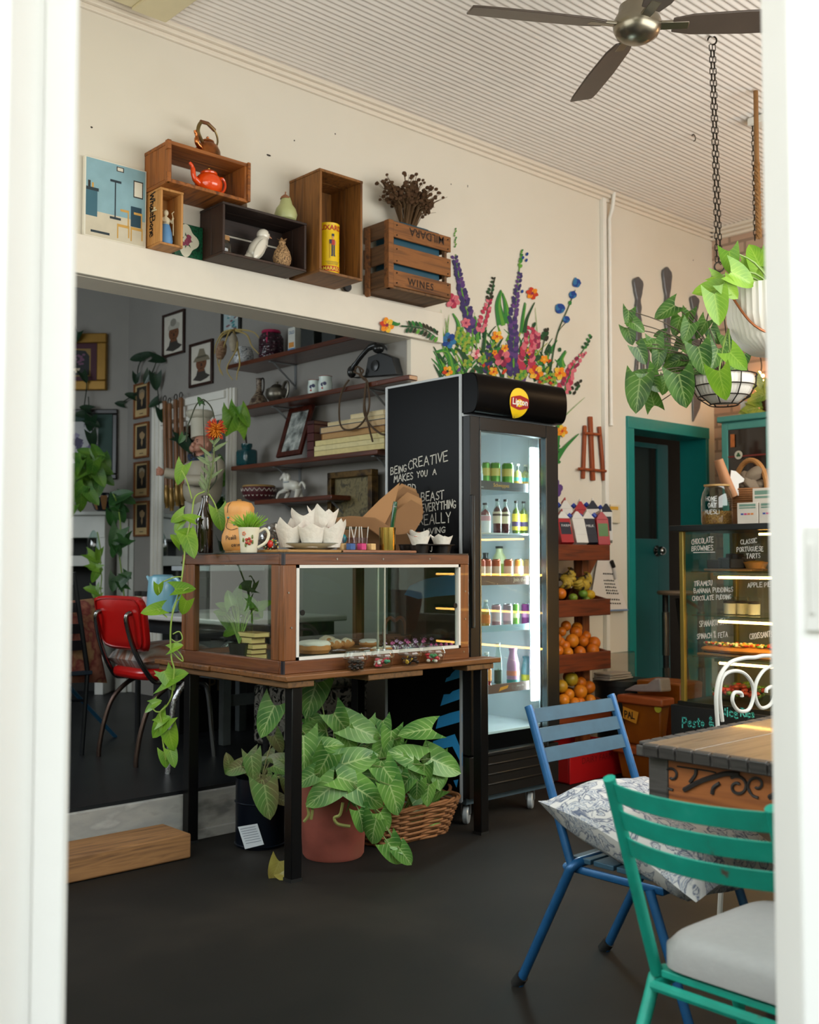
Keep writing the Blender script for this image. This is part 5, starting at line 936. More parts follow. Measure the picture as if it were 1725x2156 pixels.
# hung floral panel
def wframe(name, lb, cat, quad, X, fw, fcol, mats, painter, th=.02, mat_w=0, matcol=None):
 """picture frame on the side wall: quad = photo corners TL TR BR BL"""
 Q = [at(*q, 'x', X) for q in quad]; y1 = (Q[0].y+Q[3].y)/2; y0 = (Q[1].y+Q[2].y)/2; z1 = (Q[0].z+Q[1].z)/2; z0 = (Q[2].z+Q[3].z)/2
 t = thing(name, lb, cat, (X, (y0+y1)/2, z0))
 for a, c in (((y0, z0), (y1, z0+fw)), ((y0, z1-fw), (y1, z1)), ((y0, z0+fw), (y0+fw, z1-fw)), ((y1-fw, z0+fw), (y1, z1-fw))): part('frame_rail', B().bb((X-th, a[0], a[1]), (X, c[0], c[1])), fcol, t, .003)
 b = B(); b.bb((X-th*.4, y0+fw, z0+fw), (X, y1-fw, z1-fw)); part('backing', b, mats[0], t)
 if painter:
  b = B(); painter(b, lambda u, v, o=0: Vector((X-th*.4-.0006-o, y1-fw-(y1-y0-2*fw)*u, z0+fw+(z1-z0-2*fw)*v))); part('print', b, mats[1:], t, smooth=0)
 return t
def shape(b, P, pts, o=0): b.add([P(u, v, o) for u, v in pts], [tuple(range(len(pts)))])
def ell(b, P, cu, cv, ru, rv, o=0, n=18): shape(b, P, [(cu+ru*math.cos(2*PI*k/n), cv+rv*math.sin(2*PI*k/n)) for k in range(n)], o)
def head(hat):
 def f(b, P0):
  P = lambda u, v, o=0: P0(max(.01, min(.99, .5+(u-.52)*1.55)), v, o)
  b.m(0); shape(b, P, [(.25, .12), (.36, .22), (.4, .36), (.62, .36), (.66, .24), (.8, .16), (.7, .1), (.5, .05)], .0002)
  b.m(1); shape(b, P, [(.42, .3), (.62, .3), (.62, .5), (.42, .5)], .0003); ell(b, P, .52, .52, .17, .2, .0004); b.m(2); ell(b, P, .45, .54, .03, .012, .0007); ell(b, P, .59, .54, .03, .012, .0007); shape(b, P, [(.5, .52), (.54, .52), (.56, .44), (.5, .43)], .0007); ell(b, P, .52, .385, .05, .012, .0007)
  b.m(3)
  if hat: shape(b, P, [(.26, .58), (.8, .56), (.74, .68), (.66, .72), (.6, .88), (.46, .9), (.4, .73), (.32, .68)], .0008); b.m(4); shape(b, P, [(.36, .66), (.7, .66), (.68, .71), (.39, .71)], .001)
  else: shape(b, P, [(.33, .62), (.7, .62), (.72, .74), (.6, .8), (.42, .8), (.33, .72)], .0008); b.m(4); ell(b, P, .5, .8, .1, .1, .0009)
 return f
DKF = wood('1c0f0a', '35190f', 'z', .35); HP = [M('3a3531', .8), M('6e4329', .8), M('3a1f14', .8), M('7d7460', .8), M('55503f', .8)]
wframe('framed_portrait', 'dark framed portrait of a person in pale head wrap, higher of two', 'picture', ((344, 665), (391, 651), (392, 742), (347, 755)), SX, .018, DKF, [M('cfc9bd', .7)]+[HP[0], HP[1], HP[2], M('b5b0a4', .8), M('8a857b', .8)], head(False))
wframe('framed_portrait', 'dark framed portrait of a person in brown hat, nearer the shelves', 'picture', ((401, 728), (450, 712), (452, 806), (403, 819)), SX, .02, DKF, [M('cfc9bd', .7)]+HP, head(True))
def floral(b, P):
 rn = random.Random(3)
 for k in range(40): b.m(k % 3); ell(b, P, rn.uniform(.15, .85), rn.uniform(.05, .95), .09, .035, .0002+k*.00001, 8)
wframe('floral_picture', 'narrow black framed panel of blue flowers half hidden behind the dried pods', 'picture', ((468, 640), (510, 628), (510, 700), (471, 712)), SX, .022, M('0f0e0e', .4), [M('a9bcbf', .6), M('3f8a90', .6), M('7a4a50', .6), M('d0d6d2', .6)], floral)
OFR = wood('5a2f14', '8a5226', 'z', .4)
def sitter(i):
 def f(b, P):
  b.m(0); shape(b, P, [(.12, .22), (.88, .22), (.88, .94), (.12, .94)], .0001); b.m(1); ell(b, P, .52+.03*(i % 2), .67, .21, .14, .0003); b.m(2); shape(b, P, [(.16, .22), (.24, .47), (.5, .55), (.78, .47), (.86, .22)], .0002); b.m(1); shape(b, P, [(.46, .42), (.5, .56), (.58, .56), (.6, .4), (.53, .3)], .0004); b.m(3); shape(b, P, [(.3, .7), (.34, .84), (.56, .87), (.75, .79), (.74, .68), (.56, .78)], .0005); b.m(2); shape(b, P, [(.35, .08), (.65, .08), (.65, .1), (.35, .1)], .0003)
 return f
for i, (y0, y1, nm) in enumerate(((807, 881, 'topmost'), (890, 965, 'second from top'), (972, 1048, 'third from top'), (1055, 1130, 'lowest'))):
 wframe('small_portrait', 'small wood-framed sepia portrait, %s of a column of four on the grey wall' % nm, 'picture', ((284, y0+1), (315, y0-1), (316, y1-2), (286, y1+1)), SX, .014, OFR, [M('c3a878', .8), M('2f2a22', .8), M('a58a66', .8), M('1e1a16', .8), [M('8a7a62', .8), M('3a2f26', .8), M('b5a892', .8), M('2a221b', .8)][i]], sitter(i))
# second shelf
c = onsh(545, S2, 3.80); o = thing('narrow_jug', 'brown narrow-necked jug with checked base on the telephone shelf', 'jug', c); b = B(); b.lathe([(0, 0), (.06, 0), (.064, .012), (.05, .05), (.024, .085), (.017, .11), (.017, .165), (.022, .18), (.016, .18), (.0, .17)], 24, c); part('jug_body', b, ramp_mat('jug_check', [(.35, '4a3428'), (.5, '8a7a66'), (.6, '3a2a22')], (1, 1, 3), 30, 1, .4, bump=0), o); b = B(); b.tube(spline([c+Vector((0, -.018, .175)), c+Vector((0, -.05, .17)), c+Vector((0, -.052, .11)), c+Vector((0, -.03, .07))], 5), .005, 6); part('handle', b, M('1f1814', .4), o)
PEW = M('6f6a60', .35, .9, var=.2); c = onsh(583, S2, 3.80); o = thing('pewter_teapot', 'dull pewter teapot with scrolled handle on the telephone shelf', 'teapot', c); b = B(); b.lathe([(0, .0), (.04, 0), (.042, .01), (.062, .03), (.07, .06), (.058, .092), (.04, .1)], 26, c); part('body', b, PEW, o)
b = B(); b.lathe([(.04, .1), (.036, .108), (.02, .118), (.006, .122), (.009, .132), (.0, .137)], 20, c); part('lid', b, PEW, o); b = B(); b.tube(spline([c+Vector((-.01, .055, .035)), c+Vector((-.01, .09, .06)), c+Vector((-.01, .1, .1))], 6), [.014]*5+[.01]*4+[.007]*4, 8); part('spout', b, PEW, o); b = B(); b.tube(spline([c+Vector((0, -.055, .08)), c+Vector((0, -.085, .12)), c+Vector((0, -.115, .115)), c+Vector((0, -.115, .06)), c+Vector((0, -.085, .02)), c+Vector((0, -.06, .03))], 5), .007, 8, flat=1.4); part('handle', b, PEW, o)
for k, (px_, s_, l_) in enumerate(((661, .9, 'smaller, left'), (685, 1.0, 'larger, right'))):
 c = onsh(px_, S2, 3.77); o = thing('mug', 'white mug with blue and red bird motif on the telephone shelf, %s one' % l_, 'mug', c); b = B(); b.lathe([(0, 0), (.03*s_, 0), (.04*s_, .012), (.042*s_, .05), (.036*s_, .085*s_), (.039*s_, .095*s_), (.034*s_, .094*s_), (.036*s_, .05), (0, .015)], 22, c); part('mug_body', b, M('cfdcd8', .25, var=.04), o); b = B(); b.lathe([(.0385*s_, .094*s_), (.04*s_, .098*s_), (.035*s_, .098*s_)], 22, c); part('red_rim', b, M('8a2f2a', .3), o)
 b = B(); d = (CAM-c); d.z = 0; d.normalize(); sd = d.cross(Z_); q = c+d*.0425*s_+Z_*.045
 for j, (u, v, r) in enumerate(((.016, 0, .012), (.004, .006, .011), (.018, -.02, .006))): b.m(0 if j < 2 else 1); b.prism([(r*math.cos(i*PI/4), r*math.sin(i*PI/4)) for i in range(8)], q+sd*u+Z_*v+d*(-.004*(j != 1)), sd, Z_, .001)
 part('motif', b, [M('2a2f5a', .4), M('a8322f', .4)], o)
# old telephone with its cord
c = onsh(785, S2, 3.735); c.y = at(785, 780, 'x', 3.735).y; o = thing('telephone', 'old black handset telephone with a looped brown cord on the wall shelf', 'telephone', c); BK = M('141516', .25, var=.1)
def q3(x, y, X=3.72): return at(x, y, 'x', X)
b = B(); P = [(740, 795), (835, 788), (826, 752), (800, 742), (775, 752), (768, 790)]; f = [q3(*p, 3.71) for p in P]; g = [p+X_*.05 for p in f]; n = len(f); b.add(f+g, [tuple(range(n)), tuple(range(2*n-1, n-1, -1))]+[(i, n+i, n+(i+1) % n, (i+1) % n) for i in range(n)]); part('base', b, M('1f2122', .4, var=.1), o, .006)
b = B(); b.tube(spline([q3(738, 790, 3.70), q3(750, 765, 3.69), q3(775, 735, 3.69), q3(792, 727, 3.70)], 5), [.018]*5+[.013]*6+[.017]*5, 10); b.ball(q3(797, 734, 3.70), (.03, .036, .026), 14, 10); b.ball(q3(741, 783, 3.70), (.026, .026, .034), 14, 10); part('handset', b, BK, o, smooth=70)
b = B(); b.lathe([(0, 0), (.03, 0), (.03, .006), (.012, .01), (0, .01)], 24, q3(790, 770, 3.708), R=RY(-PI/2)); part('dial', b, M('2a2b2c', .3, .3), o)
CORD = M('4a3826', .8, var=.2)
for pts in (((757, 775), (763, 793), (772, 803), (768, 850), (775, 890), (785, 930)), ((757, 790), (768, 800), (774, 806), (778, 850), (770, 880), (752, 900), (728, 905), (716, 890), (715, 850), (722, 820), (735, 800)), ((772, 803), (768, 830), (767, 870), (780, 895), (800, 912), (811, 915)), ((745, 782), (758, 788), (765, 780), (752, 772), (748, 780))):
 b = B(); b.tube(spline([q3(*p, 3.685) for p in pts], 5), .0055, 6); part('cord', b, CORD, o)
# third shelf
c = onsh(520, S3, 3.79); o = thing('teal_vase', 'square-shouldered teal glazed vase with leaf sprigs, left end of the book shelf', 'vase', c); TV = M('0f4248', .15, var=.25, scale=40, bump=.4, coat=.4); b = B(); b.box(c+Z_*.055, (.1, .115, .11)); part('vase_body', b, TV, o, .018); b = B(); b.lathe([(.034, .105), (.032, .118), (.036, .125), (.036, .145), (.03, .145), (.03, .11)], 22, c); part('neck', b, TV, o)
rn = random.Random(8); b = B(); s = B(); pr = c+Z_*.14
for q in ((483, 893, 52, 95), (492, 875, 40, 110), (508, 882, 52, -70), (516, 880, 44, 60), (478, 872, 34, 250)): leaf_px(b, s, *q, None, 6.05, None, rn, wr=.42, root=pr)
part('leaves', b, LF, o, smooth=60); part('stems', s, M('4a3f2a', .6), o)
# leaning framed photograph
A = [at(*q, 'x', X) for q, X in (((585, 965), 3.74), ((636, 957), 3.74), ((668, 855), 3.86), ((613, 864), 3.86))]
o = thing('photo_frame', 'dark red framed black and white photograph leaning on the book shelf', 'picture frame', (3.8, (A[0].y+A[1].y)/2, S3)); u = (A[1]-A[0]); v = (A[3]-A[0]); o0 = A[0]; w_, h_ = u.length, v.length; ux, uy = u/w_, v/h_
for a, c in (((0, 0), (w_, .03)), ((0, h_-.03), (w_, h_)), ((0, .03), (.03, h_-.03)), ((w_-.03, .03), (w_, h_-.03))): b = B(); b.prism([(a[0], a[1]), (c[0], a[1]), (c[0], c[1]), (a[0], c[1])], o0-ux.cross(uy)*.0, ux, uy, .016); part('frame_rail', b, wood('2a0f0a', '4a1d12', 'z', .3), o)
b = B(); b.prism([(.028, .028), (w_-.028, .028), (w_-.028, h_-.028), (.028, h_-.028)], o0, ux, uy, .006); part('photograph', b, ramp_mat('grey_photo', [(.3, '2f3130'), (.5, '8f9694'), (.65, 'c5c9c6'), (.8, '4a4d4b')], (1, 1, 1), 16, 3, .3, bump=0), o)
# books
def bk(px0, px1, X0, X1, z0, h, cv, pgc, lb, pages_front=True):
 ya, yb = at(px0, 900, 'x', X0).y, at(px1, 900, 'x', X0).y; ya, yb = max(ya, yb), min(ya, yb); o = thing('book', lb, 'book', ((X0+X1)/2, (ya+yb)/2, z0), group='books on the wall shelf'); b = B(); b.bb((X0+.004, yb+.003, z0+.003), (X1-.003, ya-.002, z0+h-.003)); part('pages', b, M(pgc, .8, var=.15, scale=90), o)
 b = B(); b.bb((X0, yb, z0), (X1, ya, z0+.003)); b.bb((X0, yb, z0+h-.003), (X1, ya, z0+h)); b.bb((X0, ya-.003, z0), (X1, ya, z0+h)) if pages_front else b.bb((X0, yb, z0), (X0+.003, ya, z0+h)); part('cover', b, M(cv, .6, var=.2, scale=40), o, .0008)
z = S3+.0005
for k, (h, cv, pg, nm, p0, p1) in enumerate(((.030, 'd3c389', 'd9c9a0', 'lowest cream book of the tall stack', 662, 809), (.028, 'd9cc98', 'd3c09a', 'second book from the bottom of the tall stack, cream spine', 662, 809), (.030, 'd6c78d', 'cdb48c', 'third book from the bottom of the tall stack, cream spine', 664, 809), (.036, '8a5a2a', 'b08a5a', 'tan brown book in the middle of the tall stack', 677, 809), (.036, '4a4f58', 'c3a67e', 'grey blue book in the upper half of the tall stack', 674, 810), (.022, 'cfc3a2', 'cbb88f', 'cream book near the top of the tall stack', 690, 809), (.024, 'd8cba6', 'd6c6a0', 'topmost cream book of the tall stack on the shelf', 738, 807))):
 bk(p0, p1, 3.715, 3.90, z, h, cv, pg, nm, pages_front=(k not in (0, 1, 2))); z += h+.0006
z = S3+.0005
for k, (h, nm) in enumerate(((.045, 'lowest'), (.05, 'second from the bottom'), (.048, 'third from the bottom'), (.05, 'second from the top'), (.022, 'topmost'))): bk(647, 661, 3.74, 3.90, z, h, '4a1616' if k != 4 else '3a1414', '6a4a3a', 'dark red bound book beside the leaning photograph, %s of its pile' % nm, False); z += h+.0006
# lowest shelf
c = onsh(546, S4, 3.80); o = thing('woven_bowl', 'maroon bowl with white zigzag pattern on the lowest wall shelf', 'bowl', c); b = B(); pr = [(0, 0), (.055, 0), (.085, .018), (.105, .05), (.108, .075), (.095, .098), (.085, .1), (.09, .075), (.07, .02), (0, .012)]; b.lathe(pr, 32, c); part('bowl_body', b, M('4a151d', .5), o)
for zz, rr in ((.03, .0945), (.06, .1075)):
 b = B(); n = 22
 for k in range(n): a0 = 2*PI*k/n; a1 = a0+PI/n; b.tube([c+Vector((rr*math.cos(a0), rr*math.sin(a0), zz)), c+Vector(((rr+.003)*math.cos(a1), (rr+.003)*math.sin(a1), zz+.018)), c+Vector((rr*math.cos(a0+2*PI/n), rr*math.sin(a0+2*PI/n), zz))], .0022, 4)
 part('white_zigzag', b, M('c9c2b8', .6), o)
b = B(); b.lathe([(.1, .088), (.104, .094), (.096, .1), (.09, .098)], 32, c); part('tan_rim', b, M('a88a55', .6), o)
c = onsh(608, S4, 3.80); o = thing('horse_ornament', 'white china prancing horse on the lowest wall shelf', 'ornament', c); HC = M('d8d6cd', .25, var=.05)
def hq(x, y, X=3.80): p = at(x, y, 'x', X); p.z += (S4-at(608, 1048, 'x', 3.80).z); return p
b = B(); b.tube(spline([hq(604, 1021), hq(612, 1018), hq(622, 1020), hq(629, 1023)], 4), [.028, .033, .034, .033, .032, .031, .032, .033, .034, .033, .03, .024, .016], 14); b.tube(spline([hq(607, 1021), hq(604, 1010), hq(603, 1001), hq(598, 997)], 4), [.028]*4+[.023]*4+[.017]*4+[.015], 12); b.tube([hq(602, 999), hq(596, 1001), hq(591, 1006)], [.016, .013, .009], 10); b.cyl(hq(599, 997), hq(598, 991), .006, .002, 6)
for pts, rr in (((hq(605, 1026, 3.785), hq(597, 1031, 3.785), hq(588, 1035, 3.785), hq(583, 1046, 3.785)), 1), ((hq(608, 1028, 3.815), hq(606, 1038, 3.815), hq(601, 1046, 3.815)), 1), ((hq(628, 1026, 3.785), hq(626, 1037, 3.785), hq(622, 1048, 3.785)), 1.15), ((hq(630, 1027, 3.815), hq(632, 1038, 3.815), hq(637, 1047, 3.815)), 1.15)): b.tube(spline(pts, 4), [.018*rr-.0011*i for i in range(4*(len(pts)-1)+1)] if len(pts) == 3 else [.018-.001*i for i in range(13)], 8)
b.tube(spline([hq(631, 1019), hq(636, 1012), hq(641, 1018), hq(643, 1026)], 4), [.008]*6+[.009]*4+[.004]*3, 8); part('body', b, HC, o, smooth=80); b = B(); b.tube([hq(608, 1008), hq(609, 1000), hq(605, 994)], [.01, .012, .006], 8); part('mane', b, M('c9c6ba', .3), o); b = B(); b.box(hq(611, 1012), (.07, .045, .006)); part('saddle', b, M('a7b0b8', .4), o, .002)
# gold framed picture under the shelf
wframe('gilt_picture', 'old picture in a dark gilt frame below the book shelf', 'picture', ((702, 996), (797, 989), (797, 1125), (704, 1128)), 3.86, .035, ramp_mat('worn_gilt', [(.35, '2a1d10'), (.55, '6a5028'), (.75, '3a2a16')], (1, 1, 1), 14, 6, .35, metal=.5), [ramp_mat('mossy_print', [(.35, '3f3a26'), (.5, '7a6e4a'), (.62, '5a5236'), (.75, '8f8664')], (1, 1, 1), 22, 6, .6, bump=0, distort=1)], None, th=.05)
# mirror in white moulded frame
o = thing('wall_mirror', 'large mirror in a white moulded frame on the grey side wall', 'mirror', (SX, 6.5, .9)); MY1, MY0, MZ1, MZ0 = at(324, 1000, 'x', SX).y, at(499, 1000, 'x', SX).y, 2.355, .45
fl_, ft_, fr_ = .15, .2, .1
for nm, a, c in (('frame_side', (MY1-fl_, MZ0), (MY1, MZ1)), ('frame_side', (MY0, MZ0), (MY0+fr_, MZ1)), ('frame_top', (MY0+fr_, MZ1-ft_), (MY1-fl_, MZ1)), ('frame_bottom', (MY0+fr_, MZ0), (MY1-fl_, MZ0+.12))):
 b = B(); b.bb((SX-.025, a[0], a[1]), (SX, c[0], c[1])); w_ = (c[0]-a[0]); h_ = c[1]-a[1]
 if h_ > w_: b.bb((SX-.04, a[0]+w_*.2, a[1]), (SX-.024, a[0]+w_*.4, c[1])); b.bb((SX-.04, a[0]+w_*.6, a[1]), (SX-.024, a[0]+w_*.8, c[1]))
 else: b.bb((SX-.04, a[0], a[1]+h_*.15), (SX-.024, c[0], a[1]+h_*.3)); b.bb((SX-.045, a[0], a[1]+h_*.7), (SX-.024, c[0], a[1]+h_*.95))
 part(nm, b, WHITE2, o, .004)
part('mirror_glass', B().bb((SX-.012, MY0+fr_, MZ0+.12), (SX-.006, MY1-fl_, MZ1-ft_)), M('c5c9c8', .03, 1.0, var=.0), o)
# four wooden rods
RODW = wood('4a2a14', '85562c', 'z', .4)
for k, (a, c, nm) in enumerate((((347, 845), (352, 1070), 'leftmost'), ((357, 850), (362, 1076), 'second from left'), ((370, 842), (374, 1066), 'third from left'), ((381, 838), (385, 1063), 'rightmost'))):
 X = 3.86; p, q = at(*a, 'x', X), at(*c, 'x', X); m_ = p.lerp(q, .79); o = thing('wooden_rod', 'long wooden rod with dark-gold lower grip hanging before the mirror, %s of four' % nm, 'rod', q); part('shaft', B().tube([p, m_], .017, 10), RODW, o); b = B(); b.tube([m_, m_.lerp(q, .12), m_.lerp(q, .2), m_.lerp(q, .75), m_.lerp(q, .82), q], [.018, .018, .022, .022, .016, .014], 12); part('grip', b, M('8a6a34', .3, .5), o); b = B(); b.tube(arc(p+Z_*.02, .02, 0, 2*PI, 12, Y_, Z_), .004, 6); part('hanging_loop', b, M('2a2420', .5), o)
# ================================================================== THE GREY ROOM: CHIMNEY CORNER, FURNITURE
DA, DNV = Vector((.7071, -.7071, 0)), Vector((-.7071, -.7071, 0)); DC = 11.43
def atd_(x, y, off=0):
 """sight line of a photo point meets the chimney wall (off = distance in front of it)"""
 v = ray(x, y); k = DC-off*1.41421; return CAM+v*((k-CAM.x-CAM.y)/(v.x+v.y))
def dframe(name, lb, x0, x1, y0, y1, fw, fmat, mats, painter=None, th=.05):
 Q = [atd_(x0, y1), atd_(x1, y1), atd_(x1, y0), atd_(x0, y0)]; o0 = Q[0]+DNV*.002; w = (Q[1]-Q[0]).length; h = Q[3].z-Q[0].z; t = thing(name, lb, 'picture', (Q[0]+Q[1])/2)
 nn = DA.cross(Z_)
 for a, c in (((0, 0), (w, fw)), ((0, h-fw), (w, h)), ((0, fw), (fw, h-fw)), ((w-fw, fw), (w, h-fw))): b = B(); b.prism([(a[0], a[1]), (c[0], a[1]), (c[0], c[1]), (a[0], c[1])], o0, DA, Z_, th); part('frame_rail', b, fmat, t, .008)
 b = B(); b.prism([(fw, fw), (w-fw, fw), (w-fw, h-fw), (fw, h-fw)], o0, DA, Z_, th*.4); part('mount', b, mats[0], t)
 b = B(); painter(b, lambda u, v, o=0: o0+nn*(th*.4+.001+o)+DA*(fw+(w-2*fw)*u)+Z_*(fw+(h-2*fw)*v)); part('print', b, mats[1:], t, smooth=0); return t
def urn(b, P):
 b.m(0); shape(b, P, [(.14, .12), (.84, .12), (.84, .86), (.14, .86)], .0); b.m(1); shape(b, P, [(.17, .15), (.81, .15), (.81, .66), (.72, .8), (.49, .83), (.26, .8), (.17, .66)], .0004)
 rn = random.Random(1); b.m(2)
 for k in range(26): ell(b, P, rn.uniform(.32, .68), rn.uniform(.45, .74), .04, .03, .0006+k*.00001, 7)
 b.m(3); shape(b, P, [(.4, .34), (.6, .34), (.58, .28), (.53, .26), (.52, .22), (.48, .22), (.47, .26), (.42, .28)], .001)
dframe('gold_picture', 'wide gold framed picture with maroon mount on the chimney wall', 96, 227, 705, 824, .075, M('8f6a28', .35, .5, var=.2), [M('4a2230', .7), M('8a6a2a', .5), M('15181c', .6), M('6a3f5c', .6), M('c5b79a', .6)], urn)
def poster(b, P):
 b.m(0); shape(b, P, [(.12, .14), (.78, .14), (.78, .88), (.12, .88)]); rn = random.Random(12)
 for k in range(46): b.m(1+k % 3); u, v = rn.uniform(.16, .72), rn.uniform(.2, .74); r = rn.uniform(.03, .09); shape(b, P, [(u-r, v-r*.5), (u+r*.3, v-r), (u+r, v+r*.4), (u-r*.2, v+r)], .0003+k*.00001)
 b.m(4); q = B(); typed(q, 'MAN', (0, 0, 0), X_, Y_, 1, 0); mx = max(p.x for p in q.v); n = len(b.v); b.v += [P(.56+.18*p.x/mx, .79+.05*p.y/.75, .001) for p in q.v]; b.t += q.t; b.f += [[i+n for i in f] for f in q.f]; b.mi += [4]*len(q.f)
dframe('framed_poster', 'dark framed poster with green mount above the mantelpiece', 88, 248, 863, 1010, .04, M('201c1a', .35), [M('27423c', .7), M('b5b5b8', .7), M('6a6480', .7), M('8a86a0', .7), M('4a4560', .7), M('3a3648', .7)], poster, th=.03)
# mantelpiece
def mf(px_, py_, off): return atd_(px_, py_, off)
MP = mf(229, 1076, .30); t = thing('mantelpiece', 'white painted mantelpiece around a black fireplace in the grey room corner', 'mantelpiece', Vector((MP.x, MP.y, .2155))); MW = M('c9cac6', .5, var=.06)
def dbox(b, s0, s1, o0, o1, z0, z1, O):
 """box in the chimney wall frame: s along the wall from O, o distance out from the wall"""
 Q = [O+DA*s+DNV*o for s, o in ((s0, o0), (s1, o0), (s1, o1), (s0, o1))]; b.add([Vector((q.x, q.y, z0)) for q in Q]+[Vector((q.x, q.y, z1)) for q in Q], [(0, 3, 2, 1), (4, 5, 6, 7), (0, 1, 5, 4), (1, 2, 6, 5), (2, 3, 7, 6), (3, 0, 4, 7)])
O_ = MP-DNV*.30; zt = MP.z; zq = lambda py_, off=.27: mf(190, py_, off).z
b = B(); dbox(b, -1.5, .0, .005, .30, zt-.03, zt, O_); part('shelf', b, MW, t, .006)
b = B(); dbox(b, -1.46, -.04, .005, .26, zq(1132), zt-.03, O_); part('frieze', b, MW, t, .004)
b = B(); dbox(b, -.1, -.035, .005, .27, .216, zq(1132), O_); part('side_pillar', b, MW, t, .004); b = B(); dbox(b, -1.47, -1.4, .005, .27, .216, zq(1132), O_); part('side_pillar', b, MW, t, .004)
b = B(); dbox(b, -1.4, -.1, .005, .27, zq(1192), zq(1170), O_); part('lower_ledge', b, MW, t, .004)
b = B(); dbox(b, -1.4, -.1, .003, .03, .216, zq(1132), O_); part('firebox', b, M('121414', .7), t)
b = B(); dbox(b, .0, .13, .005, .10, .216, zt-.05, O_); dbox(b, .04, .09, .1, .115, .216, zt-.05, O_); part('side_panel', b, M('b9bab3', .5), t, .004)
# pots and plants of the mantel
def mant(px_, off=.16): p = mf(px_, 1076, off); return Vector((p.x, p.y, zt+.0005))
c = mant(222); t = thing('striped_pot', 'dark blue and tan striped glazed pot on the mantelpiece', 'plant pot', c); b = B(); b.lathe([(0, 0), (.05, 0), (.075, .015), (.095, .06), (.105, .12), (.1, .14), (.092, .14), (.09, .1), (0, .09)], 32, c); part('pot_body', b, M('10182b', .15, coat=.5), t); b = B()
for k in range(8):
 a0 = k*PI/4+.2; P = []
 for q, (r, z) in enumerate(((.076, .014), (.096, .06), (.106, .118))): w = (.14, .2, .24)[q]; P.append([c+Vector(((r+.001)*math.cos(a0+s*w), (r+.001)*math.sin(a0+s*w), z)) for s in (-1, 0, 1)])
 b.add(P[0]+P[1]+P[2], [(0, 1, 4, 3), (1, 2, 5, 4), (3, 4, 7, 6), (4, 5, 8, 7)])
part('tan_stripes', b, M('a5754a', .4), t); b = B(); b.lathe([(0, -.0), (.075, 0), (.078, .006), (0, .006)], 24, c-Z_*.0); 
rn = random.Random(21); pr = mant(190)+Z_*.12
o = thing('mantel_pothos', 'bright green trailing pothos spilling over the left of the mantelpiece', 'plant', mant(185)); b = B(); s = B()
for q in ((200, 945, 30, 240), (175, 950, 30, 200), (225, 975, 32, 60), (205, 1035, 36, 100), (165, 985, 36, 120), (190, 975, 36, 60), (155, 1035, 34, 150), (178, 1000, 36, 30), (145, 1010, 36, 120), (145, 1060, 34, 100), (185, 962, 34, 250), (170, 972, 30, 200), (205, 975, 36, -30), (222, 990, 38, 20), (195, 990, 40, 100), (212, 1008, 40, 60), (228, 1010, 34, 40), (172, 1000, 36, 160), (158, 1012, 34, 120), (180, 1015, 38, 80), (165, 1032, 36, 140), (152, 1050, 34, 110), (185, 1040, 38, 70), (172, 1060, 40, 90), (150, 1078, 34, 120), (198, 1050, 34, 50), (195, 1020, 34, 20), (150, 985, 30, 180), (160, 960, 28, 210), (216, 960, 26, -50)): leaf_px(b, s, *q, None, 7.55+rn.uniform(-.12, .1), None, rn, wr=.42, root=pr)
part('foliage', b, leafm('mid_leaf', '5f8a28', '3a6a20', '8fae4c', .3), o, smooth=60); part('stems', s, STEM, o)
o = thing('mantel_trailer', 'dark green vine trailing down beside the mantelpiece pillar', 'plant', mant(250, .2)); b = B(); s = B(); pr = mant(238)+Z_*.1; path = [(238, 1040), (248, 1065), (254, 1110), (250, 1150), (254, 1190), (258, 1220), (262, 1270), (258, 1300)]
for q in ((262, 1042, 40, -20), (270, 1052, 36, 20), (240, 1068, 38, 110), (236, 1095, 34, 95), (255, 1085, 36, 70), (258, 1070, 34, 20), (242, 1135, 44, 110), (255, 1145, 40, 150), (262, 1138, 28, 20), (238, 1165, 24, 110), (250, 1160, 26, 60), (240, 1230, 34, 100), (252, 1228, 30, 230), (264, 1215, 34, -40), (268, 1212, 22, 30), (252, 1265, 24, 200)): leaf_px(b, None, *q, None, 7.35+rn.uniform(-.05, .05), None, rn, wr=.44)
s.tube(spline([pr]+[atd(x, y, 7.36) for x, y in path], 5), .005, 6); part('foliage', b, LFD, o, smooth=60); part('stem', s, STEM, o)
o = thing('fireplace_trailer', 'thin pale vine with few leaves hanging in front of the fireplace', 'plant', mant(205, .28)); b = B(); s = B(); path = [(205, 1120), (212, 1160), (211, 1195), (214, 1215), (212, 1245), (216, 1262), (205, 1272), (212, 1285)]
for q in ((200, 1175, 34, 30), (196, 1195, 30, 190), (207, 1170, 26, 100), (198, 1215, 30, 120), (190, 1240, 30, 200), (201, 1250, 30, 80), (204, 1262, 24, 110), (203, 1192, 30, 20)): leaf_px(b, None, *q, None, 7.3, None, rn, wr=.36)
s.tube(spline([atd(x, y, 7.3) for x, y in path], 5), .004, 6); part('foliage', b, LF, o, smooth=60); part('stem', s, STEM, o)
b = B(); p = mf(198, 1186, .24); p.z = zq(1170); k_ = .29/.30; c = p; t = thing('glass_decanter', 'clear long-necked glass bottle standing on the fireplace ledge', 'bottle', c); b.lathe([(0, 0), (.05, 0), (.056, .01), (.056, .09), (.045, .14), (.02, .19), (.013, .24), (.013, .31), (.017, .315), (.017, .325)], 24, c, rib=.015, ribn=12); part('glass_body', b, glass('decanter_glass', 'dfeeea', 3, .02), t)
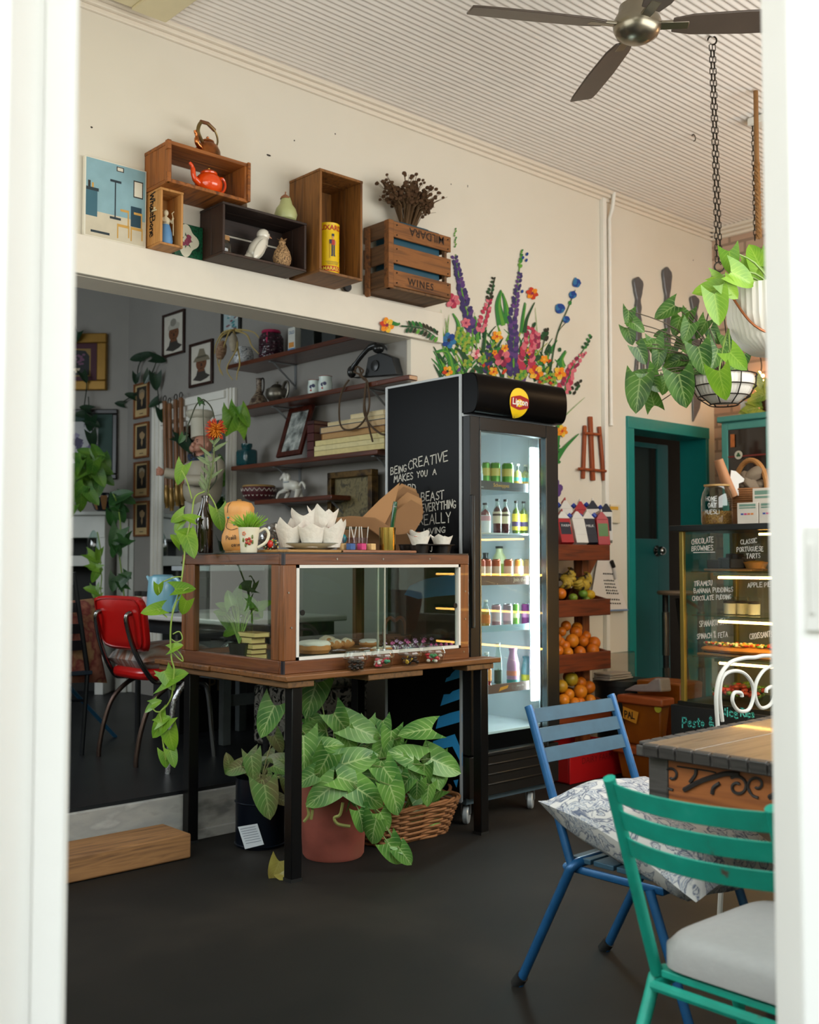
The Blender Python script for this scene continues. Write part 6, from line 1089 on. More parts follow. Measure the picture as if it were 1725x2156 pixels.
# vine wandering over the grey wall
o = thing('wall_vine', 'dark philodendron vine trained across the grey wall past the small portraits', 'plant', at(290, 830, 'x', 3.88)); b = B(); rn = random.Random(30)
V1 = [(182, 862, 0), (183, 835, 0), (195, 800, 0)]
for k, pts in enumerate((((232, 858), (250, 850), (272, 838), (288, 826)), ((291, 805), (290, 780), (296, 762), (311, 750)), ((330, 760), (320, 785), (312, 795)), ((322, 800), (330, 810), (334, 840), (338, 880), (352, 905), (366, 922)), ((311, 747), (325, 752), (330, 760)))):
 s = B(); s.tube(spline([at(x, y, 'x', 3.895) for x, y in pts], 5), .0042, 6); part('vine_stem', s, M('1f2a1a', .7), o)
for q in ((285, 754, 26, 170), (311, 747, 26, -20), (336, 757, 30, 10), (286, 799, 22, 100), (309, 797, 26, 120), (328, 806, 34, 90), (273, 832, 22, 200), (251, 850, 20, 190), (233, 857, 14, 250), (322, 850, 26, 150), (340, 876, 30, 80), (375, 915, 26, 200), (381, 925, 28, 20), (395, 940, 36, 50), (372, 925, 20, 140)):
 p = at(q[0], q[1], 'x', 3.87); dd = p.dot(FW)-CAM.dot(FW); leaf_px(b, None, *q, None, dd, None, rn, wr=.42, face=1.0, droop=.1)
part('leaves', b, leafm('philodendron', '23402a', '16301f', '3f5f3f', .3, .3), o, smooth=60)
o = thing('poster_vine', 'thin dark vine hanging over the gold picture and the green-mounted poster', 'plant', atd_(185, 900, .03)); b = B(); s = B()
for pts in (((183, 790), (182, 820), (178, 850), (176, 868), (190, 890)), ((186, 835), (188, 858), (196, 880), (194, 920), (196, 945)), ((176, 868), (165, 876), (155, 872)), ((158, 712), (150, 706), (140, 700))): s.tube(spline([atd_(x, y, .07) for x, y in pts], 5), .004, 6)
for q in ((178, 858, 26, 200), (190, 895, 34, 100), (168, 872, 26, 180), (195, 928, 34, 80), (158, 712, 30, 120), (178, 796, 26, 60), (198, 890, 30, 30)): d_ = atd_(q[0], q[1], .09); leaf_px(b, None, *q, None, (d_-CAM).dot(FW), None, rn, wr=.4, face=1.0)
part('leaves', b, leafm('philodendron', '23402a', '16301f', '3f5f3f', .3, .3), o, smooth=60); part('stems', s, M('1f2a1a', .7), o)
# ------------------------------------------------------------------ chef statue on a black sideboard
SBZ = 1.17; sb0 = at(470, 1100, 'x', 3.62)
t = thing('sideboard', 'black sideboard with a white edge standing before the wall mirror', 'sideboard', (3.7, 5.8, .2155)); BB = M('101214', .35); b = B(); b.bb((3.5, 5.6, .2155), (3.87, 5.99, SBZ-.03)); part('carcass', b, BB, t, .004); b = B(); b.bb((3.47, 5.58, SBZ-.03), (3.88, 6.02, SBZ)); part('worktop', b, M('b5bcc2', .4), t, .004); b = B(); b.bb((3.49, 5.63, .98), (3.502, 5.96, 1.10)); part('drawer', b, M('181b1e', .4), t, .003)
SX3 = 3.66; cz = at(435, 1100, 'x', SX3); o = thing('chef_statue', 'painted chef statue in tall white hat and cream double-breasted jacket', 'statue', (SX3, cz.y, SBZ+.0005))
def cq(px_, py_, dx=0): p = at(px_, py_, 'x', SX3); return Vector((p.x+dx, p.y, p.z))
JK = M('a39a88', .55, var=.12); SK = M('b5806a', .5, var=.1); TRS = M('a8a49a', .6)
b = B(); hc = cq(427, 937); b.ball(hc, (.06, .062, .075), 20, 16, fn=lambda p: 1+.12*max(0, -p.x)*max(0, .2-p.z)); b.ball(hc+Vector((-.05, .028, -.024)), (.028, .03, .028), 12, 8); b.ball(hc+Vector((-.048, -.03, -.024)), (.028, .03, .028), 12, 8); b.ball(hc+Vector((-.068, 0, -.005)), (.018, .015, .018), 10, 8); b.tube([hc+Z_*-.05, hc+Z_*-.1], [.042, .046], 14)
for s in (-1, 1): b.ball(hc+Vector((.0, .064*s, -.005)), (.012, .01, .018), 8, 6)
part('head', b, SK, o, smooth=80)
b = B(); b.tube(arc(hc+Vector((-.058, 0, -.028)), .022, PI*1.15, PI*1.85, 8, Y_, Z_), .003, 5)
for s in (-1, 1): b.ball(hc+Vector((-.054, .022*s, .016)), .005, 6, 5)
for s in (-1, 1): b.tube(arc(hc+Vector((-.056, .022*s, .018)), .013, PI*.2, PI*.8, 6, Y_, Z_), .002, 4)
part('face_paint', b, M('3a1f18', .5), o)
b = B(); b.tube([cq(424, 922)-Z_*.0, cq(422, 895), cq(421, 878)], [.066, .062, .068], 20); b.lathe([(.066, -.02), (.085, 0), (.09, .02), (.075, .035), (0, .04)], 22, cq(421, 876), rib=.05, ribn=9); part('hat', b, M('b9b3a2', .6), o, smooth=60)
b = B(); b.tube(spline([cq(436, 965), cq(432, 990), cq(428, 1020), cq(424, 1045), cq(422, 1058)], 4), [.05, .075, .1, .11, .115, .118, .12, .122, .124, .125, .125, .122, .118, .112, .105, .1, .095], 22); part('jacket', b, JK, o, smooth=70)
b = B(); b.tube(spline([cq(448, 968, -.01), cq(466, 985, -.02), cq(463, 1010, -.08), cq(440, 1014, -.16)], 5), [.045]*5+[.042]*5+[.036]*6, 12); part('sleeve', b, JK, o, smooth=70); b = B(); b.tube(spline([cq(420, 972, .0), cq(402, 990, -.03), cq(398, 1000, -.07), cq(388, 998, -.14)], 5), [.042]*5+[.04]*5+[.034]*6, 12); part('sleeve', b, JK, o, smooth=70)
for (px_, py_, dx, sg) in ((436, 1014, -.18, 1), (385, 997, -.16, -1)):
 b = B(); h0 = cq(px_, py_, dx); b.ball(h0, (.018, .02, .026), 10, 8)
 for k in range(4): b.tube(spline([h0+Vector((-.008, .012*sg, .018-.012*k)), h0+Vector((-.026, .004*sg, .019-.012*k)), h0+Vector((-.024, -.014*sg, .018-.012*k))], 3), [.0075-.0006*abs(k-1)]*7, 6)
 b.tube([h0+Vector((0, -.004*sg, .02)), h0+Vector((-.014, -.016*sg, .034))], [.008, .006], 6); part('hand', b, SK, o, smooth=70)
b = B()
for q in ((436, 966), (415, 978), (410, 995), (447, 965), (425, 985)): b.ball(cq(*q, -.115), (.006, .011, .011), 8, 6)
part('buttons', b, M('2a2724', .4), o, stuff=True); b = B(); b.tube(spline([cq(418, 962, -.06), cq(428, 970, -.075), cq(440, 966, -.05), cq(446, 955, 0)], 4), [.02]*13, 8); part('neckerchief', b, M('22324a', .6), o)
for s in (-1, 1):
 b = B(); p = cq(422, 1056); b.tube([Vector((p.x, p.y+.05*s, p.z)), Vector((p.x-.01, p.y+.055*s, SBZ+.16)), Vector((p.x, p.y+.055*s, SBZ+.03))], [.075, .058, .05], 14); part('trouser_leg', b, TRS, o, smooth=70); b = B(); b.ball(Vector((p.x-.03, p.y+.055*s, SBZ+.022)), (.075, .04, .0215), 12, 8); part('shoe', b, M('1a1818', .3), o)
# ------------------------------------------------------------------ red chrome chair
PZ = .2155; CHR = M('8f9090', .18, 1, var=.12); CHD = M('5a4a44', .35, .9, var=.3, scale=30); RED = M('b3100e', .3, var=.08, coat=.3)
t = thing('red_chair', 'red vinyl chair with chrome tube legs and a striped cushion, by the white table', 'chair', (2.74, 4.87, PZ))
def rq(x, y, X=2.50): return at(x, y, 'x', X)
yl, yr = 5.075, 4.69
b = B(); A = rq(205, 1262, 2.47); Cc = rq(300, 1266, 2.50); zt_, zb_ = rq(250, 1256, 2.48).z, rq(260, 1366, 2.54).z; W2 = (rq(203, 1300, 2.48).y-rq(305, 1300, 2.48).y)/2; ym = (rq(203, 1300, 2.48).y+rq(305, 1300, 2.48).y)/2
def bkf(u, v):
 a = u*2-1; c_ = v*2-1; sx_ = a*W2*(1-.13*(1-v)); zz = (zt_+zb_)/2+c_*(zt_-zb_)/2
 k = max(abs(a), abs(c_)); sq = (abs(a)**6+abs(c_)**6)**(1/6); f = k/sq if sq > 0 else 1
 return Vector((2.50+.05*(1-v)-.0, ym+sx_*f*1.02, (zt_+zb_)/2+c_*f*(zt_-zb_)/2*1.02)), a, c_
N_ = 14; vs = []; fs = []
for sd in (0, 1):
 for i in range(N_+1):
  for j in range(N_+1):
   p, a, c_ = bkf(i/N_, j/N_); bul = .022*(1-max(abs(a), abs(c_))**5); cv = .03*a*a; vs.append(p+X_*((-.012-bul if sd == 0 else .012+bul)-cv))
n1 = (N_+1)**2
for i in range(N_):
 for j in range(N_):
  q = (i*(N_+1)+j, (i+1)*(N_+1)+j, (i+1)*(N_+1)+j+1, i*(N_+1)+j+1); fs.append(q[::-1]); fs.append(tuple(k+n1 for k in q))
bd = [i*(N_+1) for i in range(N_+1)]+[N_*(N_+1)+j for j in range(1, N_+1)]+[i*(N_+1)+N_ for i in range(N_-1, -1, -1)]+[j for j in range(N_-1, 0, -1)]
for k in range(len(bd)): a_, c_ = bd[k], bd[(k+1) % len(bd)]; fs.append((a_, c_, c_+n1, a_+n1))
b.add(vs, fs); bkp = part('backrest', b, RED, t, smooth=70); b = B()
ring = [vs[k]-X_*.001 for k in bd]; cc = sum(ring, Vector())/len(ring); b.tube([cc+(p-cc)*.9-X_*.008 for p in ring], .004, 5, closed=True); part('piping', b, M('9a0d0c', .3), bkp)
sz = rq(300, 1418, 2.6).z
b = B(); P = []
for k in range(40): a = 2*PI*k/40; c_, s_ = math.cos(a), math.sin(a); P.append((.2*math.copysign(abs(c_)**.4, c_), .19*math.copysign(abs(s_)**.4, s_)))
b.prism(P, (2.76, (yl+yr)/2, sz-.03), X_, Y_, .055); part('seat', b, RED, t, .02)
for y, nm in ((yl, 0), (yr, 1)):
 ytp = at((204, 268)[nm], 1292, 'x', 2.45).y; b = B(); b.tube(spline([(2.468, ytp, zt_-.075), (2.445, ytp, zt_-.105), (2.50, ytp*.6+y*.4, zb_), (2.60, y, sz-.02), (2.66, y, sz-.04), (2.78, y, sz-.045)], 5), .0125, 10); part('back_post', b, CHR, t)
 b = B(); b.tube(spline([(2.80, y, sz-.045), (2.70, y, sz-.06), (2.60, y, sz-.14), (2.55, y, sz-.26), (2.525, y, PZ+.05), (2.523, y, PZ)], 5), .0125, 10); part('rear_leg', b, CHD, t, label='worn chrome leg')
 b = B(); b.tube(spline([(2.74, y, sz-.045), (2.88, y, sz-.06), (2.92, y, sz-.12), (2.945, y, PZ+.1), (2.958, y, PZ)], 5), .0125, 10); part('front_leg', b, CHR, t)
STRI = ramp_mat('striped_cushion', [(.3, '6f6a6a'), (.42, '9a938e'), (.5, '7a4a33'), (.58, '8f8a88'), (.7, '4f4a4c')], (1, 7, 1), 2.2, 1, .9, bump=.15)
def cushion(name, lb, c, sx, sy, h, mat_, R=None, puff=.55, wav=.0, n=14):
 b = B(); vs = []; fs = []; c = Vector(c)
 for sd in (1, -1):
  for i in range(n+1):
   for j in range(n+1):
    a, d = i/n*2-1, j/n*2-1; e = (1-a**4)*(1-d**4); pin = 1-.07*(1-abs(a)**2)*abs(d)**3-.0; pin2 = 1-.07*(1-abs(d)**2)*abs(a)**3
    p = Vector((a*sx/2*pin2, d*sy/2*pin, sd*h/2*max(0, e)**puff+wav*math.sin(a*5+d*3)*.5*(abs(a)+abs(d)))); vs.append((R @ p if R is not None else p)+c)
 n1 = (n+1)**2
 for i in range(n):
  for j in range(n): q = (i*(n+1)+j, (i+1)*(n+1)+j, (i+1)*(n+1)+j+1, i*(n+1)+j+1); fs.append(q); fs.append(tuple(k+n1 for k in q[::-1]))
 b.add(vs, fs); return b
b = cushion('x', '', (2.76, (yl+yr)/2, sz+.075), .42, .40, .13, STRI, R=RX(.0) @ RY(-.06)); o = solo('striped_cushion', b, STRI, 'grey and brown striped cushion lying on the red chair seat', 'cushion', smooth=80)
# white topped table with kettle and jars
TX0, TZZ = 2.82, at(340, 1296, 'x', 2.82).z
t = thing('white_table', 'small table with white top and dark apron behind the red chair', 'table', (3.15, 4.9, PZ)); b = B(); b.bb((TX0, 4.35, TZZ-.028), (3.55, 5.45, TZZ)); part('top', b, M('c9c9c6', .35, var=.05), t, .008); b = B(); b.bb((TX0+.05, 4.4, TZZ-.1), (3.5, 5.4, TZZ-.029)); part('apron', b, M('14161a', .5), t)
for x, y in ((TX0+.07, 5.36), (3.46, 5.36), (3.1, 4.44)): part('leg', B().tube([(x, y, TZZ-.1), (x, y, PZ)], .016, 8), M('1a1c20', .4), t)
q = fl_ = at(353, 1627, 'z', PZ); part('leg', B().tube(spline([(TX0+.08, 4.44, TZZ-.1), (2.66, 4.44, .64), (2.60, 4.44, .58), (2.575, 4.443, .5), (2.554, 4.445, PZ)], 4), .013, 10), ramp_mat('speckled_chrome', [(.35, '6f7076'), (.5, 'cfd2d6'), (.65, '7a6f74')], (1, 1, 1), 60, 3, .3, metal=.8), t, label='speckled silver leg')
KB = M('7fb3c9', .3, var=.05, coat=.3)
def ontab(px_, X): p = at(px_, 1280, 'x', X); return Vector((X, p.y, TZZ+.0005))
c = ontab(342, 2.98); t = thing('kettle', 'pale blue electric kettle on the white table', 'kettle', c); s_ = 1.0; b = B(); b.lathe([(0, .0), (.085, 0), (.088, .01), (.082, .11), (.076, .19), (.07, .2), (.0, .2)], 28, c); part('jug', b, KB, t)
b = B(); b.tube(spline([c+Vector((.02, -.07, .185)), c+Vector((.03, -.115, .175)), c+Vector((.03, -.13, .11)), c+Vector((.02, -.1, .04)), c+Vector((.02, -.075, .03))], 5), .012, 8, flat=1.5); part('handle', b, KB, t); b = B(); b.cyl(c+Vector((-.03, .055, .16)), c+Vector((-.05, .085, .2)), .02, .006, 8); part('spout', b, KB, t); b = B(); b.lathe([(.06, .2), (.05, .208), (.0, .21)], 22, c); part('lid', b, M('6a9cb2', .3), t); b = B(); b.lathe([(0, -.0004), (.09, -.0004), (.09, .006), (.0, .006)], 24, c); part('base', b, M('3a3f44', .4), t)
for k, (px_, X, fc, nm) in enumerate(((294, 2.98, 'b5a98a', 'cream'), (309, 2.98, 'b89a9a', 'pink'))):
 c = ontab(px_, X); t = thing('spice_jar', 'small jar of %s salt with a black lid on the white table' % nm, 'jar', c); b = B(); b.lathe([(0, 0), (.028, 0), (.03, .008), (.03, .075), (.026, .085)], 20, c); part('jar_body', b, M(fc, .3), t); b = B(); b.lathe([(.028, .085), (.03, .09), (.03, .112), (.0, .114)], 18, c); part('lid', b, BLK, t)
# black slat chair with cushions, far left
t = thing('slat_chair', 'black metal slat-back chair at the left edge, holding a tan cushion', 'chair', (2.2, 5.3, PZ)); BM = M('12161c', .4, .3)
p1, p2 = at(172, 1590, 'z', PZ), at(198, 1540, 'z', PZ); yb = p1.y
def lq(x, y): return at(x, y, 'y', yb)
top1, top2 = lq(155, 1205), lq(100, 1205); sl = (lq(190, 1420)-lq(155, 1205))
b = B(); b.tube([lq(155, 1205), lq(184, 1412)], .013, 8); part('back_post', b, BM, t); b = B(); b.tube([lq(85, 1205), lq(112, 1412)], .013, 8); part('back_post', b, BM, t)
for y in (1228, 1280, 1325, 1360): a = lq(158+(y-1228)*.14, y); c_ = lq(88+(y-1228)*.14, y); b = B(); b.box((a+c_)/2, ((a-c_).length, .008, .05 if y > 1240 else .016)); part('back_slat', b, BM, t)
b = B(); a = lq(184, 1412); b.bb((a.x-.36, yb-.02, a.z-.02), (a.x+.02, yb+.38, a.z)); part('seat', b, M('1b2b3a', .5), t, .004)
for a, c_ in (((184, 1412), (172, 1590)), ((112, 1412), (100, 1590))): part('leg', B().tube([lq(*a), Vector((at(*c_, 'z', PZ).x, yb, PZ))], .012, 8), BM, t)
for dx in (0, -.3): part('leg', B().tube([(a.x if False else lq(184, 1412).x-.02+dx, yb+.36, lq(184, 1412).z-.02), (p2.x+dx, yb+.4, PZ)], .011, 8), M('2a5f85', .4), t, label='blue leg')
b = B(); b.tube([lq(178, 1475), lq(100, 1475)], .008, 6); part('stretcher', b, BM, t)
ca = lq(190, 1340); FLO = ramp_mat('tan_red_cushion', [(.42, '8a6a48'), (.5, '6a2a28'), (.6, '8f5a48')], (1, 1, 1), 9, 5, .9, bump=.2)
b = cushion('', '', (ca.x-.12, yb+.12, ca.z-.03), .5, .46, .14, FLO, R=RX(PI/2-.25)); solo('patterned_cushion', b, FLO, 'tan and dark red patterned cushion propped on the black slat chair', 'cushion', smooth=80)
# black crate, grey stool, patterned armchair under the cabinet table's far side
a, c_ = at(378, 1415, 'y', 5.4), at(466, 1500, 'y', 5.4); t = thing('black_crate', 'black wooden crate with worn tan letters on the raised floor', 'crate', (3.3, 5.5, PZ)); b = B(); b.bb((a.x, 5.4, PZ), (c_.x, 5.7, at(420, 1412, 'y', 5.4).z)); part('crate_body', b, M('121315', .6, var=.3), t, .004); b = B()
w_ = typed(b, 'K', at(402, 1452, 'y', 5.399), X_, Z_, .07); part('lettering', b, M('8a7350', .7), t); b = B(); typed(b, 'PIN', at(437, 1456, 'y', 5.399), X_, Z_, .08); part('lettering', b, M('8a7350', .7), t)
t = thing('grey_stool', 'weathered grey painted wooden stool behind the cabinet table', 'stool', (3.55, 4.95, PZ)); GS = M('4f5557', .7, var=.25, scale=20)
x0_ = at(470, 1420, 'y', 4.95).x; x1_ = at(575, 1420, 'y', 4.95).x; zs = at(520, 1415, 'y', 4.95).z
b = B(); b.bb((x0_-.03, 4.9, zs-.03), (x1_+.03, 5.3, zs)); part('seat', b, GS, t, .004)
for x in (x0_, x1_):
 for y in (4.93, 5.27): part('leg', B().box((x, y, (PZ+zs-.03)/2), (.05, .045, zs-.03-PZ)), GS, t, .003)
b = B(); b.bb((x0_+.025, 4.94, PZ+.2), (x1_-.025, 4.965, PZ+.26)); part('stretcher', b, GS, t)
ya_ = 4.42; a, c_ = at(640, 1440, 'y', ya_), at(815, 1440, 'y', ya_); t = thing('patterned_ottoman', 'black and white patterned upholstered seat glimpsed under the table', 'ottoman', ((a.x+c_.x)/2, 4.65, PZ))
SKL = ramp_mat('skull_print', [(.36, '0c0c0d'), (.44, '1c1c1e'), (.47, 'a5a19c'), (.6, 'b3afa9'), (.64, '2a2a2c'), (.7, '9f9b96')], (1, 1, 1), 13, 1, .9, bump=0, distort=2.2); PAI = ramp_mat('paisley_print', [(.4, '3a4440'), (.5, '9a968a'), (.62, 'a5a196'), (.7, '5a5f5a')], (1, 1, 1), 30, 2, .9, bump=0, distort=1)
zm = at(730, 1448, 'y', ya_).z; b = B(); b.bb((a.x, ya_, PZ), (min(c_.x, 3.75), 4.88, zm)); part('skirt', b, SKL, t, .02); b = B(); b.bb((a.x-.01, ya_-.012, zm), (min(c_.x, 3.75)+.01, 4.88, zm+.13)); part('seat_cushion', b, PAI, t, .03)
# ================================================================== ON TOP OF THE PIE CABINET
KZ = CZ1+.0065
def ont(px_, y, dz=0): p = at(px_, 1160, 'y', y); return Vector((p.x, p.y, KZ+dz))
def vsz(px_, c): return px_/FPX*((c-CAM).dot(FW))
# brown bottle with flower and trailing pothos
c = ont(431, 3.965); r = vsz(37, c)/2; h = vsz(122, c); t = thing('brown_bottle', 'tall dark brown glass bottle on the cabinet, holding a protea', 'bottle', c); b = B(); b.lathe([(0, .0), (r*.95, 0), (r, .006), (r, h*.56), (r*.93, h*.63), (r*.62, h*.76), (r*.42, h*.87), (r*.36, h*.95), (r*.44, h*.955), (r*.44, h*.99), (r*.34, h)], 28, c); part('bottle_glass', b, M('1c0d06', .06, var=.1, coat=.6, spec=.7), t)
fc = atd(455, 905, (c-CAM).dot(FW)); o = thing('protea', 'orange and red protea flower with grey-green leaves standing in the brown bottle', 'flower', c+Z_*h); b = B(); rn = random.Random(5); view = -ray(455, 905).normalized(); sd = RT; up = view.cross(sd)
for k in range(150):
 a = rn.uniform(0, 6.28); ph = rn.uniform(.25, 1.45); d = (view*math.cos(ph)+(sd*math.cos(a)+up*math.sin(a))*math.sin(ph)).normalized(); b.m(0 if ph < .8 else rn.choice([1, 1, 2])); p0 = fc-view*.012+d*.008; b.tube([p0, p0+d*.024, p0+(d*.042+view*.004*math.cos(a*3))], [.0035, .003, .0012], 4)
part('petals', b, [M('d98a28', .6), M('c2401c', .6), M('b5322c', .6)], o); b = B(); b.tube(spline([c+Z_*(h-.06), atd(447, 985, (c-CAM).dot(FW)), fc-view*.01], 6), .003, 6); part('stalk', b, M('5f6a3a', .7), o)
b = B()
for k in range(24): q = c+Z_*h; z_ = rn.uniform(.02, .2); a = rn.uniform(-1.2, 1.2); p0 = (c+Z_*(h-.02)).lerp(fc, z_*4.0); b.blade(p0, RT*math.sin(a)*.8+Z_*math.cos(a)+view*rn.uniform(-.2, .4), view, rn.uniform(.05, .085), .0065, droop=.3)
part('leaves', b, M('6f8058', .6, var=.2), o, smooth=60)
o = thing('trailing_pothos', 'pothos vine in the brown bottle, trailing down the left of the cabinet to the floor', 'plant', c+Z_*(h-.05)); s = B(); b = B(); rn = random.Random(14); D0 = (c-CAM).dot(FW)
path = [((431, 1035), 0), ((415, 1042), 0), ((408, 1055), -.02), ((404, 1085), -.06), ((396, 1120), -.1), ((390, 1150), -.14), ((388, 1175), -.2), ((381, 1230), -.25), ((372, 1265), -.27), ((362, 1300), -.28), ((359, 1340), -.28), ((361, 1385), -.28), ((367, 1410), -.28), ((364, 1440), -.28), ((362, 1465), -.28), ((352, 1485), -.26), ((337, 1500), -.26), ((340, 1520), -.26), ((343, 1560), -.26), ((350, 1600), -.26)]
s.tube(spline([atd(x, y, D0+d) for (x, y), d in path], 5), .0035, 6)
for pts in (((364, 1335), (378, 1330), (384, 1345), (372, 1352), (360, 1345)), ((361, 1370), (375, 1385), (385, 1392), (382, 1380), (368, 1365), (360, 1360)), ((352, 1300), (340, 1290), (330, 1282)), ((372, 1262), (385, 1245), (398, 1237)), ((362, 1290), (370, 1268), (384, 1262), (392, 1275)), ((338, 1499), (328, 1498), (320, 1490)), ((404, 1050), (396, 1020), (388, 1000), (382, 990)), ((440, 1040), (452, 1060), (458, 1078)), ((385, 1215), (370, 1215), (350, 1222), (335, 1232), (336, 1248))): s.tube(spline([atd(x, y, D0-.27 if y > 1200 else D0-.03) for x, y in pts], 5), .0028, 5)
part('vine_stem', s, M('8fa84a', .5), o)
for q, d in (((402, 1150, 52, 65), -.16), ((386, 1120, 30, 190), -.1), ((396, 1090, 30, 200), -.08), ((379, 1000, 44, 110), .0), ((372, 1090, 34, 150), -.05), ((463, 1095, 46, 80), -.02), ((391, 1238, 44, -5), -.26), ((318, 1285, 44, 170), -.27), ((388, 1280, 36, 110), -.27), ((333, 1243, 26, 95), -.27), ((372, 1362, 30, -20), -.28), ((368, 1425, 62, -25), -.28), ((357, 1435, 44, 60), -.28), ((316, 1490, 30, 140), -.26), ((330, 1478, 22, -20), -.26), ((334, 1532, 54, 130), -.26), ((345, 1515, 32, -30), -.26), ((361, 1560, 46, 75), -.26), ((364, 1598, 38, 70), -.26), ((348, 1600, 34, 80), -.26), ((375, 1110, 30, 120), -.05), ((370, 1135, 30, 230), -.08), ((388, 1145, 26, 250), -.1)): leaf_px(b, None, *q, None, D0+d, None, rn, wr=.44, droop=.15)
part('leaves', b, LFB, o, smooth=60)
o = thing('looping_vine', 'thin dark vine looping in an arch above the chef statue', 'plant', c+Z_*(h-.02)); s = B(); s.tube(spline([atd(x, y, D0+.03) for x, y in ((437, 1035), (455, 1010), (456, 980), (452, 940), (452, 890), (446, 860), (433, 844), (424, 842), (412, 855), (402, 880), (395, 900), (392, 930))], 5), .003, 5); s.tube(spline([atd(x, y, D0+.03) for x, y in ((430, 842), (428, 870), (430, 930), (431, 1030))], 4), .002, 5); part('vine_stem', s, M('2c3322', .7), o); b = B(); leaf_px(b, None, 421, 842, 18, 250, None, D0+.03, None, rn); leaf_px(b, None, 382, 925, 20, 120, None, D0+.03, None, rn); part('leaves', b, LFD, o)
# butternut pumpkin with pen drawing
c = ont(503, 3.83); w = vsz(73, c)/2; h = vsz(111, c); t = thing('butternut_pumpkin', 'butternut pumpkin with a pen-drawn face and writing, beside the brown bottle', 'pumpkin', c)
prf = [(0, .0), (w*.5, .0), (w*.86, h*.06), (w, h*.2), (w*.97, h*.33), (w*.82, h*.46), (w*.77, h*.6), (w*.84, h*.76), (w*.86, h*.86), (w*.7, h*.95), (w*.35, h*.985), (0, h*.97)]
b = B(); b.lathe(prf, 36, c, rib=.025, ribn=9); part('fruit', b, M('d99a55', .5, var=.12, scale=12), t, smooth=80); b = B(); b.tube([c+Z_*(h*.965), c+Z_*h*1.02], [.012, .009], 8); part('stem', b, M('8a6a3a', .8), t)
def onp(px_, py_):
 """point of the pumpkin skin under a photo point"""
 p = at(px_, py_, 'y', c.y); z_ = p.z-c.z; rr = 0
 for (r0, z0), (r1, z1) in zip(prf, prf[1:]):
  if z0 <= z_ <= z1: rr = r0+(r1-r0)*(z_-z0)/max(1e-6, z1-z0)
 f_ = -Vector((FW.x, FW.y, 0)).normalized(); off = max(-.95, min(.95, (px_-503)/36.5)); return c+Z_*z_+RT*(off*w)+f_*(math.sqrt(max(.0, (rr*1.03)**2-(off*w)**2))+.001)
b = B()
for pts in (((490, 1058), (484, 1065), (482, 1080)), ((479, 1106), (481, 1112), (492, 1116), (505, 1113)), ((484, 1090), (482, 1098), (479, 1106))): b.tube(spline([onp(*p) for p in pts], 4), .0012, 4)
for ln, y_, x0_ in (('Picalilli', 1133, 481), ('corner', 1147, 493)):
 a_ = onp(x0_, y_+4); e_ = onp(x0_+16, y_+3); hand(b, ln, a_, e_-a_, Z_, .017, .0022, seed=3)
part('pen_drawing', b, M('2a2018', .6), t); b = B()
for q in ((484, 1090), (498, 1105)): p = onp(*q); b.ball(p, (.006, .006, .004), 8, 6)
part('teal_marks', b, M('4a9a9a', .5), t)
# mug with succulent
c = ont(524, 3.60); r = vsz(45, c)/2; h = vsz(53, c); t = thing('flower_mug', 'cream mug painted with red flowers, planted with grassy succulent', 'mug', c); MG = M('ddd5bf', .25, var=.04); b = B(); b.lathe([(0, 0), (r*.74, 0), (r*.78, .004), (r*.8, h*.2), (r, h*.97), (r*1.0, h), (r*.92, h), (r*.75, h*.2), (0, h*.15)], 30, c); part('mug_body', b, MG, t)
b = B(); hx = RT; b.tube(spline([c+hx*r*.88+Z_*h*.82, c+hx*r*1.5+Z_*h*.95, c+hx*r*1.85+Z_*h*.75, c+hx*r*1.6+Z_*h*.42, c+hx*r*.82+Z_*h*.2], 6), vsz(3.2, c), 8); part('handle', b, MG, t)
f_ = -Vector((FW.x, FW.y, 0)).normalized(); b = B()
def onm(u, v): a = u; rr = r*(.8+.2*v)+.0012; return c+(f_*math.cos(a)+RT*math.sin(a))*rr+Z_*(h*v)
for (u, v, s_, m_) in ((.1, .45, .014, 0), (-.35, .75, .008, 1), (.25, .36, .006, 1)):
 for k in range(5): a = k*1.257; p = onm(u+math.cos(a)*s_*.75/r, v+math.sin(a)*s_*.75/h); b.m(m_); b.ball(p, s_*.42, 8, 6)
b.m(2); b.ball(onm(.1, .45), .003, 6, 5); b.m(3)
for u, v in ((-.45, .5), (.5, .62), (-.2, .3), (.55, .42)): b.ball(onm(u, v), (.004, .004, .009), 6, 5)
part('painted_flowers', b, [M('b5402f', .4), M('d98a6a', .4), M('d9b04a', .4), M('6a7a3a', .4)], t, stuff=True)
b = B(); rn = random.Random(2)
for k in range(150): a = rn.uniform(0, 6.28); e = rn.uniform(.05, 1.25); d = Vector((math.cos(a)*math.sin(e), math.sin(a)*math.sin(e), math.cos(e))); p0 = c+Z_*(h*.93)+Vector((d.x, d.y, 0))*r*.6; L = rn.uniform(.035, .07); b.tube([p0, p0+d*L*.5+Z_*L*.12, p0+d*L+Z_*L*.1], [.0028, .0028, .0008], 4)
part('succulent', b, M('7fae2f', .45, var=.3, scale=40), t)
